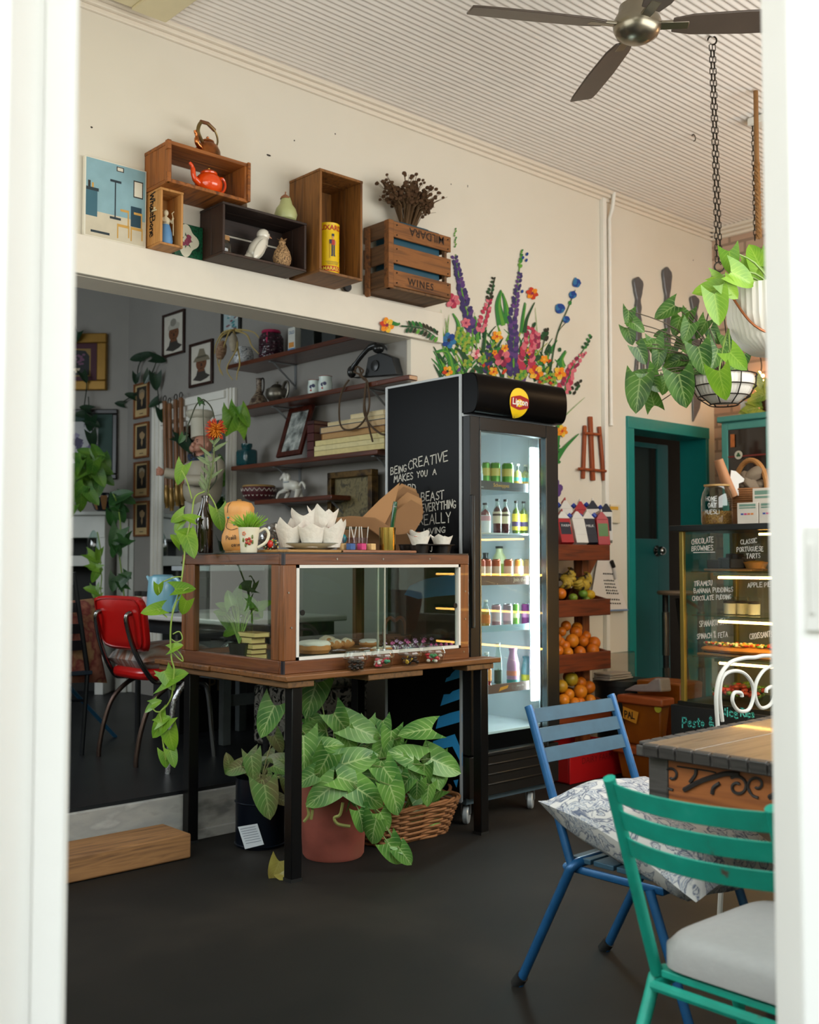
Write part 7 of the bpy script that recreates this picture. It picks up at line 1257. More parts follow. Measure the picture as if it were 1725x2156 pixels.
# beaded red ornament
c = ont(571, 3.64); r = vsz(15, c); t = thing('beaded_ornament', 'small dark beaded ornament with a red heart between mug and muffin plate', 'ornament', c); b = B(); b.ball(c+Z_*r, (r*1.1, r*.9, r), 18, 12); part('ball', b, M('2a1a14', .4), t); b = B(); f2_ = f_; sd = f_.cross(Z_); q = c+Z_*r*1.25+f_*r*.92; b.ball(q, (r*.45, r*.3, r*.55), 10, 8); part('red_heart', b, M('c22418', .35), t); b = B(); rn = random.Random(6)
for k in range(46): a = rn.uniform(-1.4, 1.4); e = rn.uniform(-1.1, 1.2); d = f_*math.cos(a)*math.cos(e)+sd*math.sin(a)*math.cos(e)+Z_*math.sin(e); b.m(k % 4); b.ball(c+Z_*r+Vector((d.x*r*1.08, d.y*r*1.0, d.z*r*1.02)), .0035, 6, 5)
part('beads', b, [M('c9b24a', .3), M('4a8a5a', .3), M('c7c2b0', .3), M('b5321f', .3)], t, stuff=True)
# boards, plate, muffins
ca, cb = at(602, 1160, 'y', 3.42), at(718, 1160, 'y', 3.42); b = B(); b.bb((ca.x, 3.40, KZ), (cb.x, 3.86, KZ+.012)); solo('serving_board', b, wood('7a5228', 'b0834a', 'x', .5), 'pale wooden serving board under the muffin plate', 'board', bev=.004)
ca, cb = at(716, 1160, 'y', 3.40), at(878, 1160, 'y', 3.40); b = B(); b.bb((ca.x+.003, 3.40, KZ), (cb.x, 3.66, KZ+.012)); solo('copper_board', b, wood('6a3f2a', '99684c', 'x', .3, coat=.3), 'reddish polished board under the little cakes and brass cup', 'board', bev=.004)
c = ont(655, 3.62, .0125); w = vsz(139, c)/2; t = thing('muffin_plate', 'wide cream plate carrying paper-wrapped muffins', 'plate', c); b = B(); b.lathe([(0, 0), (w*.5, 0), (w*.62, .004), (w*.9, .017), (w, .027), (w*.985, .029), (w*.9, .022), (w*.6, .008), (0, .006)], 44, c); part('plate_body', b, M('ccd0bb', .25, var=.03), t); b = B(); b.lathe([(w*.995, .0265), (w*1.002, .028), (w*.98, .0295)], 44, c); part('dark_rim', b, M('3a3a30', .4), t)
PAP = M('e6e0d6', .7, var=.14, scale=60, bump=.3); CAK = M('8a4a2a', .8, var=.4, scale=50); PLC = c.copy()
def muffin(c, r, h, lb, topc, rot, grp='paper-wrapped muffins on the plate', nt=4, amp=.46):
 o = thing('muffin', lb, 'muffin', c, group=grp); b = B(); n = 40; V = []
 pk = [random.Random(int(rot*50)+q_).uniform(.45, 1.25) for q_ in range(nt+1)]
 def rim(a): q_ = a*nt/(2*PI); k = abs((q_ % 1)-.5)*2; return 1+amp*(k**1.6)*pk[int(q_+.5) % nt]
 def fn(u, v):
  a = 2*PI*u+rot; k = rim(2*PI*u); rr = r*(.64+.36*v+(.25*(k-1)/amp*v*v)); rr *= 1+.025*math.sin(a*14)*(1-v); return c+Vector((rr*math.cos(a), rr*math.sin(a), h*v*(1+(k-1)*v)))
 b.grid(fn, n, 6); part('paper_case', b, PAP, o, smooth=50); b = B(); b.ball(c+Z_*h*.78, (r*.88, r*.88, h*.24), 16, 8, fn=lambda p: 1+.06*math.sin(9*p.x)*math.sin(8*p.y)); part('cake', b, CAK, o)
 rn = random.Random(int(rot*100)); b = B()
 for k in range(12): a = rn.uniform(0, 6.28); q = r*.6*math.sqrt(rn.random()); b.m(k % len(topc)); b.ball(c+Vector((q*math.cos(a), q*math.sin(a), h*1.0)), (.007, .005, .004), 6, 5, R=RZ(a))
 part('topping', b, [M(x, .5) for x in topc], o, stuff=True); return o
RTD = Vector((RT.x, RT.y, 0)); FWD = Vector((FW.x, FW.y, 0)).normalized()
rm = vsz(29, PLC); hm = vsz(40, PLC)
for k, (u, v, dz, nm) in enumerate(((-42, -30, 0, 'front left'), (5, -38, 0, 'front middle'), (44, -22, 0, 'front right'), (-28, 18, 0, 'back left'), (24, 24, 0, 'back right'), (-12, -4, 26, 'upper left, stacked'), (26, 0, 30, 'upper right, stacked'))):
 q = PLC+RTD*vsz(u, PLC)+FWD*vsz(v, PLC)+Z_*(.0105+vsz(dz, PLC)); muffin(q, rm, hm, 'muffin in white paper with torn peaks on the cream plate, '+nm, ['a8321f', 'b5421f', '8a2a1a', '3f8a3a'] if dz else ['7a2a18', '8f3a20'], .4+k*.55)
b = B(); q = PLC+RTD*vsz(66, PLC)+FWD*.06+Z_*.05; b.ball(q, (.016, .016, .02), 12, 8); b.cyl((q.x, q.y, KZ+.0126), q, .004, n=6); solo('teal_ornament', b, M('1f7f8a', .4), 'small round teal ornament peeping out behind the muffin plate', 'ornament')
b = B(); rn = random.Random(8); q0 = ont(580, 3.86)
for k in range(6): b.ball(q0+Vector((rn.uniform(-.05, .06), rn.uniform(-.03, .03), .045+.012*k)), (.045, .03, .03), 12, 8, R=RX(k) @ RY(k*.7), fn=lambda p: 1+.25*math.sin(6*p.x+3*p.y)*math.sin(5*p.z))
solo('cellophane_bag', b, glass('cellophane_bag', 'e5e0dc', 2.5, .15), 'crumpled clear plastic bag behind the flower mug', 'bag', smooth=25)
# small cube cakes
for k, (px_, y_, cc, nm) in enumerate(((739, 3.46, '3f5f96', 'small blue cake cube on the polished board, front row left'), (762, 3.46, 'c9407a', 'small pink cake cube on the polished board, front row middle'), (782, 3.46, 'd3b078', 'small biscuit coloured cake cube on the polished board, front row right'), (722, 3.50, 'c9a878', 'small pale cake cube half hidden by the muffin plate'))):
 c = ont(px_, y_, .0125); s_ = vsz(19, c)/1.35; o = thing('cake_cube', nm, 'cake', c, math.radians(8)); b = B(); b.box((0, 0, s_/2), (s_, s_, s_*.95)); part('cube', b, M(cc, .7, var=.3, scale=70), o, .002, local=True)
 if k < 2: b = B(); b.box((0, 0, s_*.99), (s_*.98, s_*.98, s_*.12)); part('glaze', b, M('3a2030' if k == 0 else '8a1f3f', .35), o, .002, local=True)
for k, (px_, y_, tx, nm) in enumerate(((722, 3.56, -.25, 'leftmost'), (735, 3.55, .05, 'second from left'), (743, 3.57, .25, 'third from left'), (748, 3.54, -.3, 'fourth from left'), (756, 3.56, .02, 'fifth from left'), (764, 3.55, -.1, 'sixth from left'), (772, 3.56, .12, 'rightmost'))):
 c = ont(px_, y_, .0125); o = thing('cake_pop', 'wrapped cake pop with upright white stick behind the cake cubes, '+nm, 'cake pop', c, group='cake pops'); b = B(); b.ball(c+Z_*.014, .0138, 12, 8); part('cake_ball', b, M(['7a3a4a', '8a2f5a', '3f4a7a'][k % 3], .5), o); b = B(); b.tube([c+Z_*.02, c+RTD*tx*.06+Z_*vsz(50, c)], .0024, 6); part('stick', b, M('dcd8d2', .5), o); b = B(); b.lathe([(.016, .004), (.0165, .022), (.006, .032), (.012, .055)], 10, c, rib=.12, ribn=5); part('wrapper', b, CELL, o)
# brass cup with green handled tool
c = ont(816, 3.46, .0125); r = vsz(35, c)/2; h = vsz(48, c); BRS = M('b0904a', .16, 1, var=.06); o = thing('brass_cup', 'polished brass cup on the board, holding a green handle', 'cup', c); b = B(); b.lathe([(0, 0), (r, 0), (r, h), (r*.93, h), (r*.92, .004), (0, .004)], 36, c); part('cup_body', b, BRS, o)
a_, e_ = atd(822, 1140, (c-CAM).dot(FW)), atd(833, 1056, (c-CAM).dot(FW)); o = thing('green_handled_knife', 'glossy green handled utensil standing in the brass cup', 'utensil', a_); b = B(); b.tube([a_.lerp(e_, .2), a_.lerp(e_, .5), a_.lerp(e_, .88), e_], [vsz(7, c), vsz(8, c), vsz(8.5, c), vsz(7, c)], 10, flat=.6); part('handle', b, M('0d4a2c', .15, coat=.5), o, .002); b = B(); b.tube([a_.lerp(e_, .86), a_.lerp(e_, .89)], vsz(9, c), 10, flat=.62); part('silver_ring', b, M('c5c8c8', .2, .9), o); b = B(); b.tube([a_, a_.lerp(e_, .22)], .006, 8, flat=.4); part('blade', b, M('a5a8a8', .25, 1), o)
# brown paper bags leaning at the back, box under them
KR = M('a3784f', .8, var=.1, scale=8); KR2 = M('86603d', .8, var=.1, scale=8)
c = ont(830, 3.80); b = B(); x0_, x1_ = at(772, 1130, 'y', 3.76).x, at(874, 1130, 'y', 3.76).x; b.bb((x0_, 3.76, KZ), (x1_, 3.98, KZ+.115)); solo('kraft_box', b, KR2, 'brown cardboard box behind the brass cup', 'box', bev=.003)
bags = [[(770, 1085), (846, 1018), (876, 1030), (886, 1060), (850, 1110), (800, 1118)], [(782, 1088), (850, 1024), (882, 1040), (889, 1072), (858, 1116), (810, 1122)], [(795, 1092), (858, 1036), (888, 1050), (892, 1080), (866, 1118), (824, 1124)], [(806, 1096), (866, 1052), (890, 1066), (890, 1092), (872, 1122), (836, 1126)], [(760, 1092), (800, 1052), (842, 1016), (830, 1066), (806, 1112), (770, 1112)]]
for k, P in enumerate(bags):
 d_ = [5.0, 4.96, 4.92, 4.88, 4.85][k]; f = [atd(x, y, d_+.0006*(y-1070)*-1) for x, y in P]; b = B(); n = len(f); th = ray(830, 1070).normalized()*.006; b.add(f+[p+th for p in f], [tuple(range(n-1, -1, -1)), tuple(range(n, 2*n))]+[(i, (i+1) % n, n+(i+1) % n, n+i) for i in range(n)])
 solo('paper_bag', b, [KR, KR2, KR, KR2, KR][k], 'brown paper bag fanned out behind the brass cup, %s' % ['rearmost and largest', 'second from the back', 'third from the back', 'fourth from the back', 'front one, mouth folded left'][k], 'paper bag', group='brown paper bags', smooth=0)
b = B(); rn = random.Random(17); P = [(708, 1090), (740, 1086), (790, 1090), (820, 1108), (825, 1128), (800, 1130), (775, 1112), (708, 1108)]; f = [atd(x, y, 4.78) for x, y in P]; n = len(f); th = ray(780, 1100).normalized()*.05; b.add(f+[p+th for p in f], [tuple(range(n-1, -1, -1)), tuple(range(n, 2*n))]+[(i, (i+1) % n, n+(i+1) % n, n+i) for i in range(n)]); solo('paper_bag', b, KR2, 'crumpled brown paper bag lying flat behind the cake pops', 'paper bag', bev=.004, smooth=0)
# dark muffin tin with three muffins
c = ont(899, 3.46); t = thing('muffin_tin', 'dark muffin tin with chalk marks at the right of the cabinet top', 'baking tin', c); TN_ = M('221d1a', .4, .3); w = vsz(100, c)/2; b = B(); b.box(c+Z_*vsz(18, c), (w*1.9, .16, .006)); 
part('tray', b, TN_, t, .003); CU = []
for k, (u, v) in enumerate(((-24, -12), (24, -12), (-22, 24), (24, 24))):
 q = c+X_*vsz(u*1.35, c)+Y_*v*.0021; CU.append(q); b = B(); b.lathe([(0, 0), (vsz(17, c), 0), (vsz(21, c), vsz(17, c))], 22, q); part('cup', b, TN_, t)
b = B(); hand(b, 'J7', CU[0]+Vector((.02, -vsz(21, c)-.002, .008)), X_, Z_, .022, .002); part('chalk_mark', b, M('b5b0a8', .8), t)
for k, (q, dz, nm) in enumerate(((CU[0], vsz(10, c), 'front left'), (CU[1], vsz(10, c), 'front right'), ((CU[2]+CU[3])/2, vsz(20, c), 'rear, highest'))): muffin(q+Z_*dz, vsz(21, c), vsz(24, c), 'savoury muffin with green sprigs in white paper in the dark tin, '+nm, ['a8431f', '8fa84a', 'b5522a', '6f9a3a'], 1.1+k, 'muffins in the dark tin', amp=.3)
# ================================================================== PLANTS UNDER THE TABLE, TIMBER STEP
def fl(x, y): return at(x, y, 'z', 0)
c = fl(702, 1800); c.z = .001; TERR = ramp_mat('terracotta', [(.3, '7a3b30'), (.5, '92493c'), (.75, '86503f')], (1, 1, 1.5), 5, 6, .75, bump=.08)
PC = c.copy(); t = thing('potted_syngonium', 'big terracotta pot overflowing with variegated arrowhead leaves under the table', 'potted plant', c); b = B(); b.lathe([(0, 0), (.118, 0), (.126, .012), (.132, .12), (.14, .27), (.146, .30), (.152, .305), (.152, .33), (.138, .33), (.13, .27), (0, .26)], 40, c); part('pot', b, TERR, t); b = B(); b.lathe([(0, .27), (.131, .272)], 24, c); part('soil', b, M('241a12', .95, var=.3, scale=60, bump=.4), t)
rn = random.Random(77); b = B(); s = B(); root = PC+Z_*.29
def z1c(x, y): return (440+x/2.695, 1360+y/2.695)
LL = [(330, 430, 190, 110, -.12), (590, 470, 150, 190, .05), (760, 450, 170, 60, .05), (890, 490, 190, 20, 0), (690, 565, 150, -10, -.1), (540, 610, 190, 80, -.12), (860, 640, 210, -15, -.12), (640, 690, 170, 110, -.15), (1030, 560, 150, 90, 0), (1170, 480, 190, 170, -.02), (1110, 620, 180, 200, -.05), (1350, 680, 190, 20, .02), (1300, 760, 120, 80, 0), (630, 850, 190, 150, -.2), (820, 770, 180, 20, -.18), (920, 860, 190, 40, -.2), (1040, 760, 170, 60, -.15), (1060, 880, 190, 70, -.2), (540, 760, 130, 150, -.18), (870, 1000, 150, 70, -.22), (930, 1060, 180, 100, -.22), (1060, 1180, 160, 60, -.25), (1120, 1200, 120, 60, -.25), (830, 870, 90, 80, -.2), (1180, 830, 120, 90, -.1), (1220, 740, 140, 90, -.05), (580, 310, 200, 100, .05), (760, 900, 120, 100, -.1), (1000, 1000, 130, 60, -.2), (700, 720, 130, 80, -.1), (960, 720, 130, 100, -.1), (1150, 720, 130, 40, -.05), (800, 560, 130, 70, 0), (970, 620, 130, 110, 0), (1240, 850, 120, 100, -.1), (900, 780, 130, 60, -.1), (1100, 800, 130, 120, -.1), (620, 430, 120, 20, .1), (1000, 480, 110, 70, .1), (700, 640, 130, 130, 0), (1040, 1120, 90, 200, -.25)]
DP = (PC-CAM).dot(FW)
for x, y, L, dg, dd in LL: px_, py_ = z1c(x, y); leaf_px(b, s, px_, py_, L/2.695*1.05, dg+rn.uniform(-8, 8), None, DP+dd, None, rn, wr=.46, face=1.0, root=root, droop=.16)
for k in range(34): px_ = rn.uniform(640, 930); py_ = rn.uniform(1530, 1690)+abs(px_-770)*.12; leaf_px(b, s, px_, py_, rn.uniform(38, 56), rn.uniform(20, 160), None, DP+rn.uniform(.05, .25), None, rn, wr=.4, face=.6, root=root)
part('foliage', b, LFV, t, smooth=60); part('stems', s, M('6f8048', .6), t)
b = B()
for pts in (((722, 1690), (716, 1715), (704, 1722), (712, 1735), (738, 1740)), ((646, 1690), (650, 1715), (640, 1730)), ((652, 1688), (658, 1705), (655, 1725))): b.tube(spline([atd(x, y, DP-.19) for x, y in pts], 5), .0065, 6)
part('creeping_stem', b, M('8a8a4a', .7, var=.25, scale=60), t)
# black bucket with price tag
c = fl(548, 1778); c.z = .001; t = thing('bucket_plant', 'black metal bucket of straggly leaves with a white tag, beside the terracotta pot', 'potted plant', c); r = vsz(52, c); h = vsz(140, c); b = B(); b.lathe([(0, 0), (r*.96, 0), (r, .01), (r, h), (r*1.02, h+.006), (r*.97, h), (r*.96, h-.05), (0, h-.06)], 36, c); part('bucket', b, M('0d1420', .3, .3, var=.15), t); b = B()
for z_ in (.012, h*.66): b.lathe([(r+.001, z_-.003), (r+.005, z_), (r+.001, z_+.003)], 36, c)
part('rim_bands', b, M('141c28', .3, .4), t)
f_ = (CAM-c); f_.z = 0; f_.normalize(); q = c+f_*(r+.012); b = B(); P = [(501, 1741), (542, 1734), (556, 1778), (516, 1788)]; dq = (q-CAM).dot(FW); f = [atd(x, y, dq) for x, y in P]; th = ray(528, 1760).normalized()*.002; b.add(f+[p+th for p in f], [(3, 2, 1, 0), (4, 5, 6, 7), (0, 1, 5, 4), (1, 2, 6, 5), (2, 3, 7, 6), (3, 0, 4, 7)]); tg = part('paper_tag', b, M('cdd2da', .7), t, smooth=0); b = B()
for k in range(7): a = atd(506+k*2, 1746+k*5, dq-.001); e = atd(538+k*2, 1740+k*5, dq-.001); b.add([a-Z_*.0012, e-Z_*.0012, e+Z_*.0012, a+Z_*.0012], [(0, 1, 2, 3)])
part('print_lines', b, M('7a8290', .8), tg, stuff=True)
b = B(); s = B(); root = c+Z_*(h-.03); D2 = (c-CAM).dot(FW)
for x, y, L, dg, dd in ((250, 700, 150, 80, -.1), (130, 700, 120, 160, -.02), (110, 650, 90, 260, 0), (330, 890, 200, 80, -.2), (400, 560, 120, 60, .05), (290, 820, 120, 100, -.15), (410, 700, 100, 20, -.05), (380, 640, 110, 190, 0), (230, 660, 120, 140, .05), (430, 880, 90, 20, -.15), (350, 770, 90, 60, -.1), (440, 800, 90, 80, -.1), (330, 640, 100, 150, .1), (400, 760, 100, 130, .0), (290, 690, 90, 30, .05)): leaf_px(b, s, *z1c(x, y), L/2.695, dg, None, D2+dd, None, rn, wr=.44, face=.95, root=root)
part('foliage', b, leafm('old_leaf', '587f3c', '6f6a42', 'b0c07f', .6, freq=6), t, smooth=60); part('stems', s, M('8f8a5a', .6), t)
# wicker basket
c0, c1, c2 = fl(806, 1786), fl(946, 1752), fl(960, 1715); t = thing('wicker_basket_plant', 'low brown wicker basket with arrowhead plant beside the fridge caster', 'potted plant', ((c0+c1)/2).xyz); WK = M('8a5a33', .7, var=.3, scale=60); bx = (c1-c0); L = bx.length; ux = bx.normalized(); uy = Z_.cross(ux); hb = vsz(78, c0); wd_ = .22
b = B(); N_ = 60
def ring(z_, k_):
 e = .012+.05*z_/hb; P = []
 for i in range(N_):
  a = 2*PI*i/N_; ca, sa = math.cos(a), math.sin(a); sx = math.copysign(abs(ca)**.5, ca); sy = math.copysign(abs(sa)**.5, sa); o_ = .006*(1 if (i//2+k_) % 2 else -1)
  P.append(c0+ux*(L/2+sx*(L/2+e+o_))+uy*(wd_/2+sy*(wd_/2+e+o_))+Z_*(z_+.006*math.sin(0)))
 return P
for k in range(13): b.tube(ring(.006+k*hb/13, k), .0058, 6, closed=True)
part('weave', b, WK, t, smooth=60); b = B()
for i in range(0, N_, 3): b.tube([ring(.004, 0)[i].lerp(ring(.004, 1)[i], .5), ring(hb, 0)[i].lerp(ring(hb, 1)[i], .5)], .0055, 5)
part('stakes', b, M('6f4628', .7), t, stuff=True); b = B(); R_ = [a.lerp(c_, .5) for a, c_ in zip(ring(hb, 0), ring(hb, 1))]
for ph in (0, 2.1, 4.2): b.tube([p+Z_*(.006*math.sin(i*.8+ph))+(p-(c0+ux*L/2+uy*wd_/2+Z_*hb)).normalized()*.008*math.cos(i*.8+ph) for i, p in enumerate(R_)], .006, 6, closed=True)
for e, sg in ((1, 1), (0, -1)): cc = c0+ux*(L*e+sg*.055)+uy*wd_/2+Z_*hb; b.tube(arc(cc, .05, 0, PI, 10, uy, (Z_*.6+ux*sg*.8)), .008, 6)
part('braided_rim', b, WK, t, smooth=60); b = B(); s = B(); root = c0+ux*L/2+uy*wd_/2+Z_*hb*.5; D3 = (root-CAM).dot(FW)
for x, y, L_, dg, dd in ((1250, 960, 190, 20, -.05), (1350, 690, 150, 30, .1), (1310, 770, 110, 100, .05), (1230, 800, 120, 120, .1), (1180, 900, 110, 70, 0), (1270, 890, 90, 100, .05)): leaf_px(b, s, *z1c(x, y), L_/2.695, dg, None, D3+dd, None, rn, wr=.46, face=.95, root=root)
part('foliage', b, LFV, t, smooth=60); part('stems', s, STEM, t)
b = B(); leaf_px(b, None, 580, 1836, 46, 110, None, (fl(580, 1846)-CAM).dot(FW)-.02, None, rn, wr=.5, face=.9); leaf_px(b, None, 590, 1840, 34, 190, None, (fl(580, 1846)-CAM).dot(FW)-.02, None, rn, wr=.5); o = solo('fallen_leaf', b, leafm('yellow_leaf', 'a39a4a', '8a7a3a', 'bcb06a', .3), 'yellowing fallen leaf on the floor left of the front table leg', 'leaf', smooth=60)
# timber step
a, c_ = fl(140, 1861), fl(407, 1809); b = B(); zt = at(405, 1754, 'y', (a.y+c_.y)/2).z; STW = wood('5f4027', '94693f', 'x', .7); b.bb((.9, (a.y+c_.y)/2, .002), (c_.x, 4.045, zt)); solo('timber_step', b, STW, 'thick sawn timber beam used as a step below the raised floor', 'step', bev=.008)
# ================================================================== PRODUCE STAND
PW1 = wood('4a1d0c', '7a3616', 'x', .45, coat=.1); PW2 = wood('55280f', '8a4a20', 'z', .5); PW3 = wood('4a1d0c', '7a3616', 'y', .5); YS = 3.74
def sp(x, y, Y=YS): return at(x, y, 'y', Y)
PX0, PX1 = 4.40, sp(1285, 1170).x; t = thing('produce_stand', 'dark stained wooden produce stand with four tilted bins beside the fridge', 'produce stand', (4.75, 3.85, 0)); BINZ = []
for x in (PX0+.05, PX1-.07): part('upright', B().bb((x-.032, 3.86, .02), (x+.032, 3.925, sp(1250, 1150).z)), PW2, t, .003)
b = B(); p, q = sp(1205, 1262, 3.94), sp(1245, 1180, 3.94); d = q-p; b.box((p+q)/2, (d.length*1.5, .02, .07), Matrix.Rotation(-math.atan2(d.z, d.x), 3, 'Y')); part('brace', b, PW2, t, .003)
for ty, by in ((1147, 1180), (1262, 1297), (1374, 1412), (1484, 1520)):
 zt_, zb_ = sp(1240, ty).z, sp(1240, by).z; BINZ.append((zb_, zt_)); b = B(); b.bb((PX0, YS, zb_), (PX1, YS+.022, zt_)); fr = part('bin_front', b, PW1, t, .003); fr.location.y = 0
 b = B(); b.bb((PX0, YS+.0225, zb_), (PX1-.015, YS+.30, zb_+.016)); part('bin_floor', b, PW3, t, .002)
 for x in (PX0, PX1-.02):
  b = B(); b.prism([(YS+.0225, zb_+.016), (YS+.30, zb_+.03), (YS+.30, zt_+.06), (YS+.0225, zt_)], (x, 0, 0), Y_, Z_, .018); part('bin_side', b, PW3, t, .002)
 part('bin_back', B().bb((PX0+.02, YS+.282, zb_+.017), (PX1-.021, YS+.30, zt_+.05)), PW1, t, .002)
ORM = [ramp_mat('orange_skin_%d' % k, [(.3, c1), (.6, c2)], (1, 1, 1), 3+k, 3, .42, bump=.0) for k, (c1, c2) in enumerate((('c25a0a', 'd9780f'), ('d06c0c', 'e08a1a'), ('b5540c', 'cf7414'), ('a38a1f', 'c78a1c'), ('8a8a22', 'b58f20')))]
def fruit(px_, py_, dpx, mi, lb, y_=3.80, cat='orange', name='orange', sq=1.0):
 p = at(px_, py_, 'y', y_); r = vsz(dpx, p)/2; o = thing(name, lb, cat, p-Z_*r, group=None); b = B(); b.ball((0, 0, r), (r, r, r*sq), 18, 12); part('skin', b, ORM[mi] if isinstance(mi, int) else M(mi, .45, var=.1), o, local=True, smooth=80); b = B(); dd = (CAM-p).normalized(); n = (dd+Vector((random.uniform(-.5, .5), random.uniform(-.3, .3), random.uniform(-.2, .6)))).normalized(); b.ball(Vector((0, 0, r))+n*r*.985, r*.07, 6, 4); part('stem_scar', b, M('6a5a1f', .7), o, local=True); return o
OR = [(1192, 1318, 22, 0, 3.87), (1215, 1322, 24, 1, 3.88), (1180, 1352, 22, 2, 3.82), (1213, 1331, 27, 0, 3.84), (1234, 1339, 22, 0, 3.86), (1205, 1349, 29, 1, 3.80), (1228, 1350, 24, 0, 3.82), (1251, 1354, 28, 0, 3.81), (1183, 1330, 20, 2, 3.84), (1176, 1370, 22, 0, 3.775), (1196, 1374, 23, 1, 3.775), (1221, 1373, 26, 0, 3.78), (1248, 1369, 28, 0, 3.78), (1172, 1345, 24, 2, 3.80), (1190, 1360, 22, 0, 3.80)]
row = lambda x, xs: ['far left', 'left', 'middle', 'right', 'far right'][min(4, int((x-1165)/20))]
for k, (x, y, d_, m_, yy) in enumerate(OR): fruit(x, y, d_, m_, 'orange in the third bin of the stand, %s row, %s%s' % ('top' if y < 1336 else 'upper middle' if y < 1352 else 'lower middle' if y < 1366 else 'front', row(x, 0), {3: ', nearer one', 6: ', smaller one', 8: ', half hidden', 13: ', half hidden', 14: ', half hidden'}.get(k, '')), yy)
O2 = [(1195, 1425, 20, 2, 3.86), (1203, 1430, 30, 4, 3.82), (1223, 1437, 24, 0, 3.84), (1182, 1445, 28, 3, 3.80), (1240, 1447, 28, 2, 3.83), (1222, 1456, 30, 1, 3.79), (1198, 1462, 24, 1, 3.79), (1187, 1474, 26, 1, 3.775), (1210, 1480, 24, 1, 3.775), (1243, 1474, 24, 1, 3.78), (1222, 1478, 22, 0, 3.785)]
for k, (x, y, d_, m_, yy) in enumerate(O2): fruit(x, y, d_, m_, '%s in the bottom bin of the stand, %s row, %s%s' % ('greenish orange' if m_ > 2 else 'orange', 'top' if y < 1440 else 'middle' if y < 1468 else 'front', row(x, 0), ' behind the others' if k in (0, 10) else ''), yy)
fruit(1181, 1250, 24, 0, 'single bright orange beside the bananas in the second bin', 3.785)
for k, (x, y, d_, m_, l_, n_) in enumerate(((1207, 1258, 20, '7a8f2a', 'green lime at the front of the second bin below the bananas', 'lime'), (1228, 1250, 20, '6f9430', 'bright green lime beside the lemon in the second bin', 'lime'), (1242, 1252, 24, 'd3a81f', 'yellow lemon at the right of the second bin', 'lemon'), (1235, 1262, 18, '6a7f2a', 'dark green lime in front of the lemon in the second bin', 'lime'))): fruit(x, y, d_, m_, l_, 3.785+.004*k, n_, n_, .85)
# banana bunches
BAN = ramp_mat('spotted_banana', [(.4, '2f1f12'), (.47, 'b5952f'), (.7, 'c9ab3f')], (1, 1, 1), 30, 4, .6, bump=0)
def bunch(px_, py_, n, R_, yy, lb, a0, a1):
 c = at(px_, py_, 'y', yy); o = thing('banana_bunch', lb, 'bananas', c-Z_*R_*.8); b = B(); b.ball(c, (.03, .02, .022), 10, 8); part('crown', b, M('2a1c12', .8), o)
 for k in range(n):
  a = a0+(a1-a0)*k/(n-1); d = X_*math.cos(a)*.9+Z_*math.sin(a)*.75-Y_*.25; b = B(); b.tube(spline([c, c+d*R_*.4-Y_*.045, c+d*R_*.8-Y_*.04, c+d*R_*1.05-Y_*.0], 4), [.006, .009, .013, .0155, .0165, .017, .0165, .0155, .014, .012, .009, .006, .003], 8); part('banana', b, BAN, o, smooth=70)
bunch(1214, 1222, 13, .075, 3.84, 'bunch of spotted bananas fanned out in the second bin of the stand', -2.9, .9)
bunch(1178, 1215, 6, .085, 3.88, 'darker banana bunch behind the orange at the left of the second bin', -2.0, .9)
# milk cartons lying in the top bin
def carton(q, ang, tilt, cols, lb, h=.21, w=.075):
 c = at(*q, 'y', 3.80); o = thing('milk_carton', lb, 'carton', c); R = RZ(-ang) @ RX(tilt-.3); b = B(); b.box(R @ Vector((0, 0, h*.36)), (w, w, h*.72), R); part('carton_body', b, M(cols[0], .4, var=.05), o, .003, local=True)
 b = B(); P = [(-w/2, h*.72), (w/2, h*.72), (.006, h*.93), (-.006, h*.93)]; b.prism(P, R @ Vector((0, -w/2, 0)), R @ X_, R @ Z_, -w); part('gable', b, M(cols[1], .4, var=.04), o, local=True); b = B(); b.box(R @ Vector((0, 0, h*.965)), (.006, w, h*.08), R); part('top_seam', b, M(cols[2], .4), o, local=True)
 b = B(); p0 = R @ Vector((-w*.32, 0, h*.83)); b.tube([p0, p0+R @ Vector((-.016, 0, .018))], .014, 12); part('screw_cap', b, M('1d3fa5', .35), o, local=True); b = B(); b.box(R @ Vector((0, -w/2-.0006, h*.42)), (w*.8, .001, h*.36), R); part('label_panel', b, M(cols[3], .45), o, local=True); b = B(); typed(b, cols[4], R @ Vector((-w*.3, -w/2-.0012, h*.46)), R @ X_, R @ Z_, .016); part('label_lettering', b, M('d8d8d8', .5), o, local=True)
RD, WHT, NV = 'a81f26', 'd9d6d0', '14182a'
for q, a_, tl, cols, lb in (((1192, 1148), .5, -.15, (RD, WHT, RD, NV, 'FARM'), 'red milk carton with navy label and blue cap, front left on the produce stand'), ((1222, 1148), .45, -.1, (WHT, WHT, RD, WHT, ''), 'plain white-sided milk carton in the front row on the produce stand'), ((1243, 1148), .55, -.1, (NV, WHT, WHT, NV, 'MILK'), 'navy milk carton with blue cap in the front row on the produce stand'), ((1268, 1150), .5, .1, (RD, RD, WHT, '4f7a3a', ''), 'red milk carton with green meadow print, right of the navy one')): carton(q, a_, tl, cols, lb)
for k, (q, cols, lb) in enumerate((((1176, 1138), (WHT, WHT, RD, WHT, ''), 'white milk carton with blue cap, back row far left'), ((1207, 1134), (WHT, WHT, RD, WHT, ''), 'white milk carton with blue cap, back row second from left'), ((1237, 1136), (RD, RD, WHT, RD, ''), 'red milk carton with blue cap in the back row'), ((1262, 1134), (WHT, NV, WHT, WHT, ''), 'white milk carton with navy top in the back row'), ((1290, 1140), (WHT, NV, WHT, NV, 'A2'), 'white milk carton with navy band at the right end of the back row'))): o = carton(q, .5+.1*k, .05*k-.1, cols, lb, h=.245)
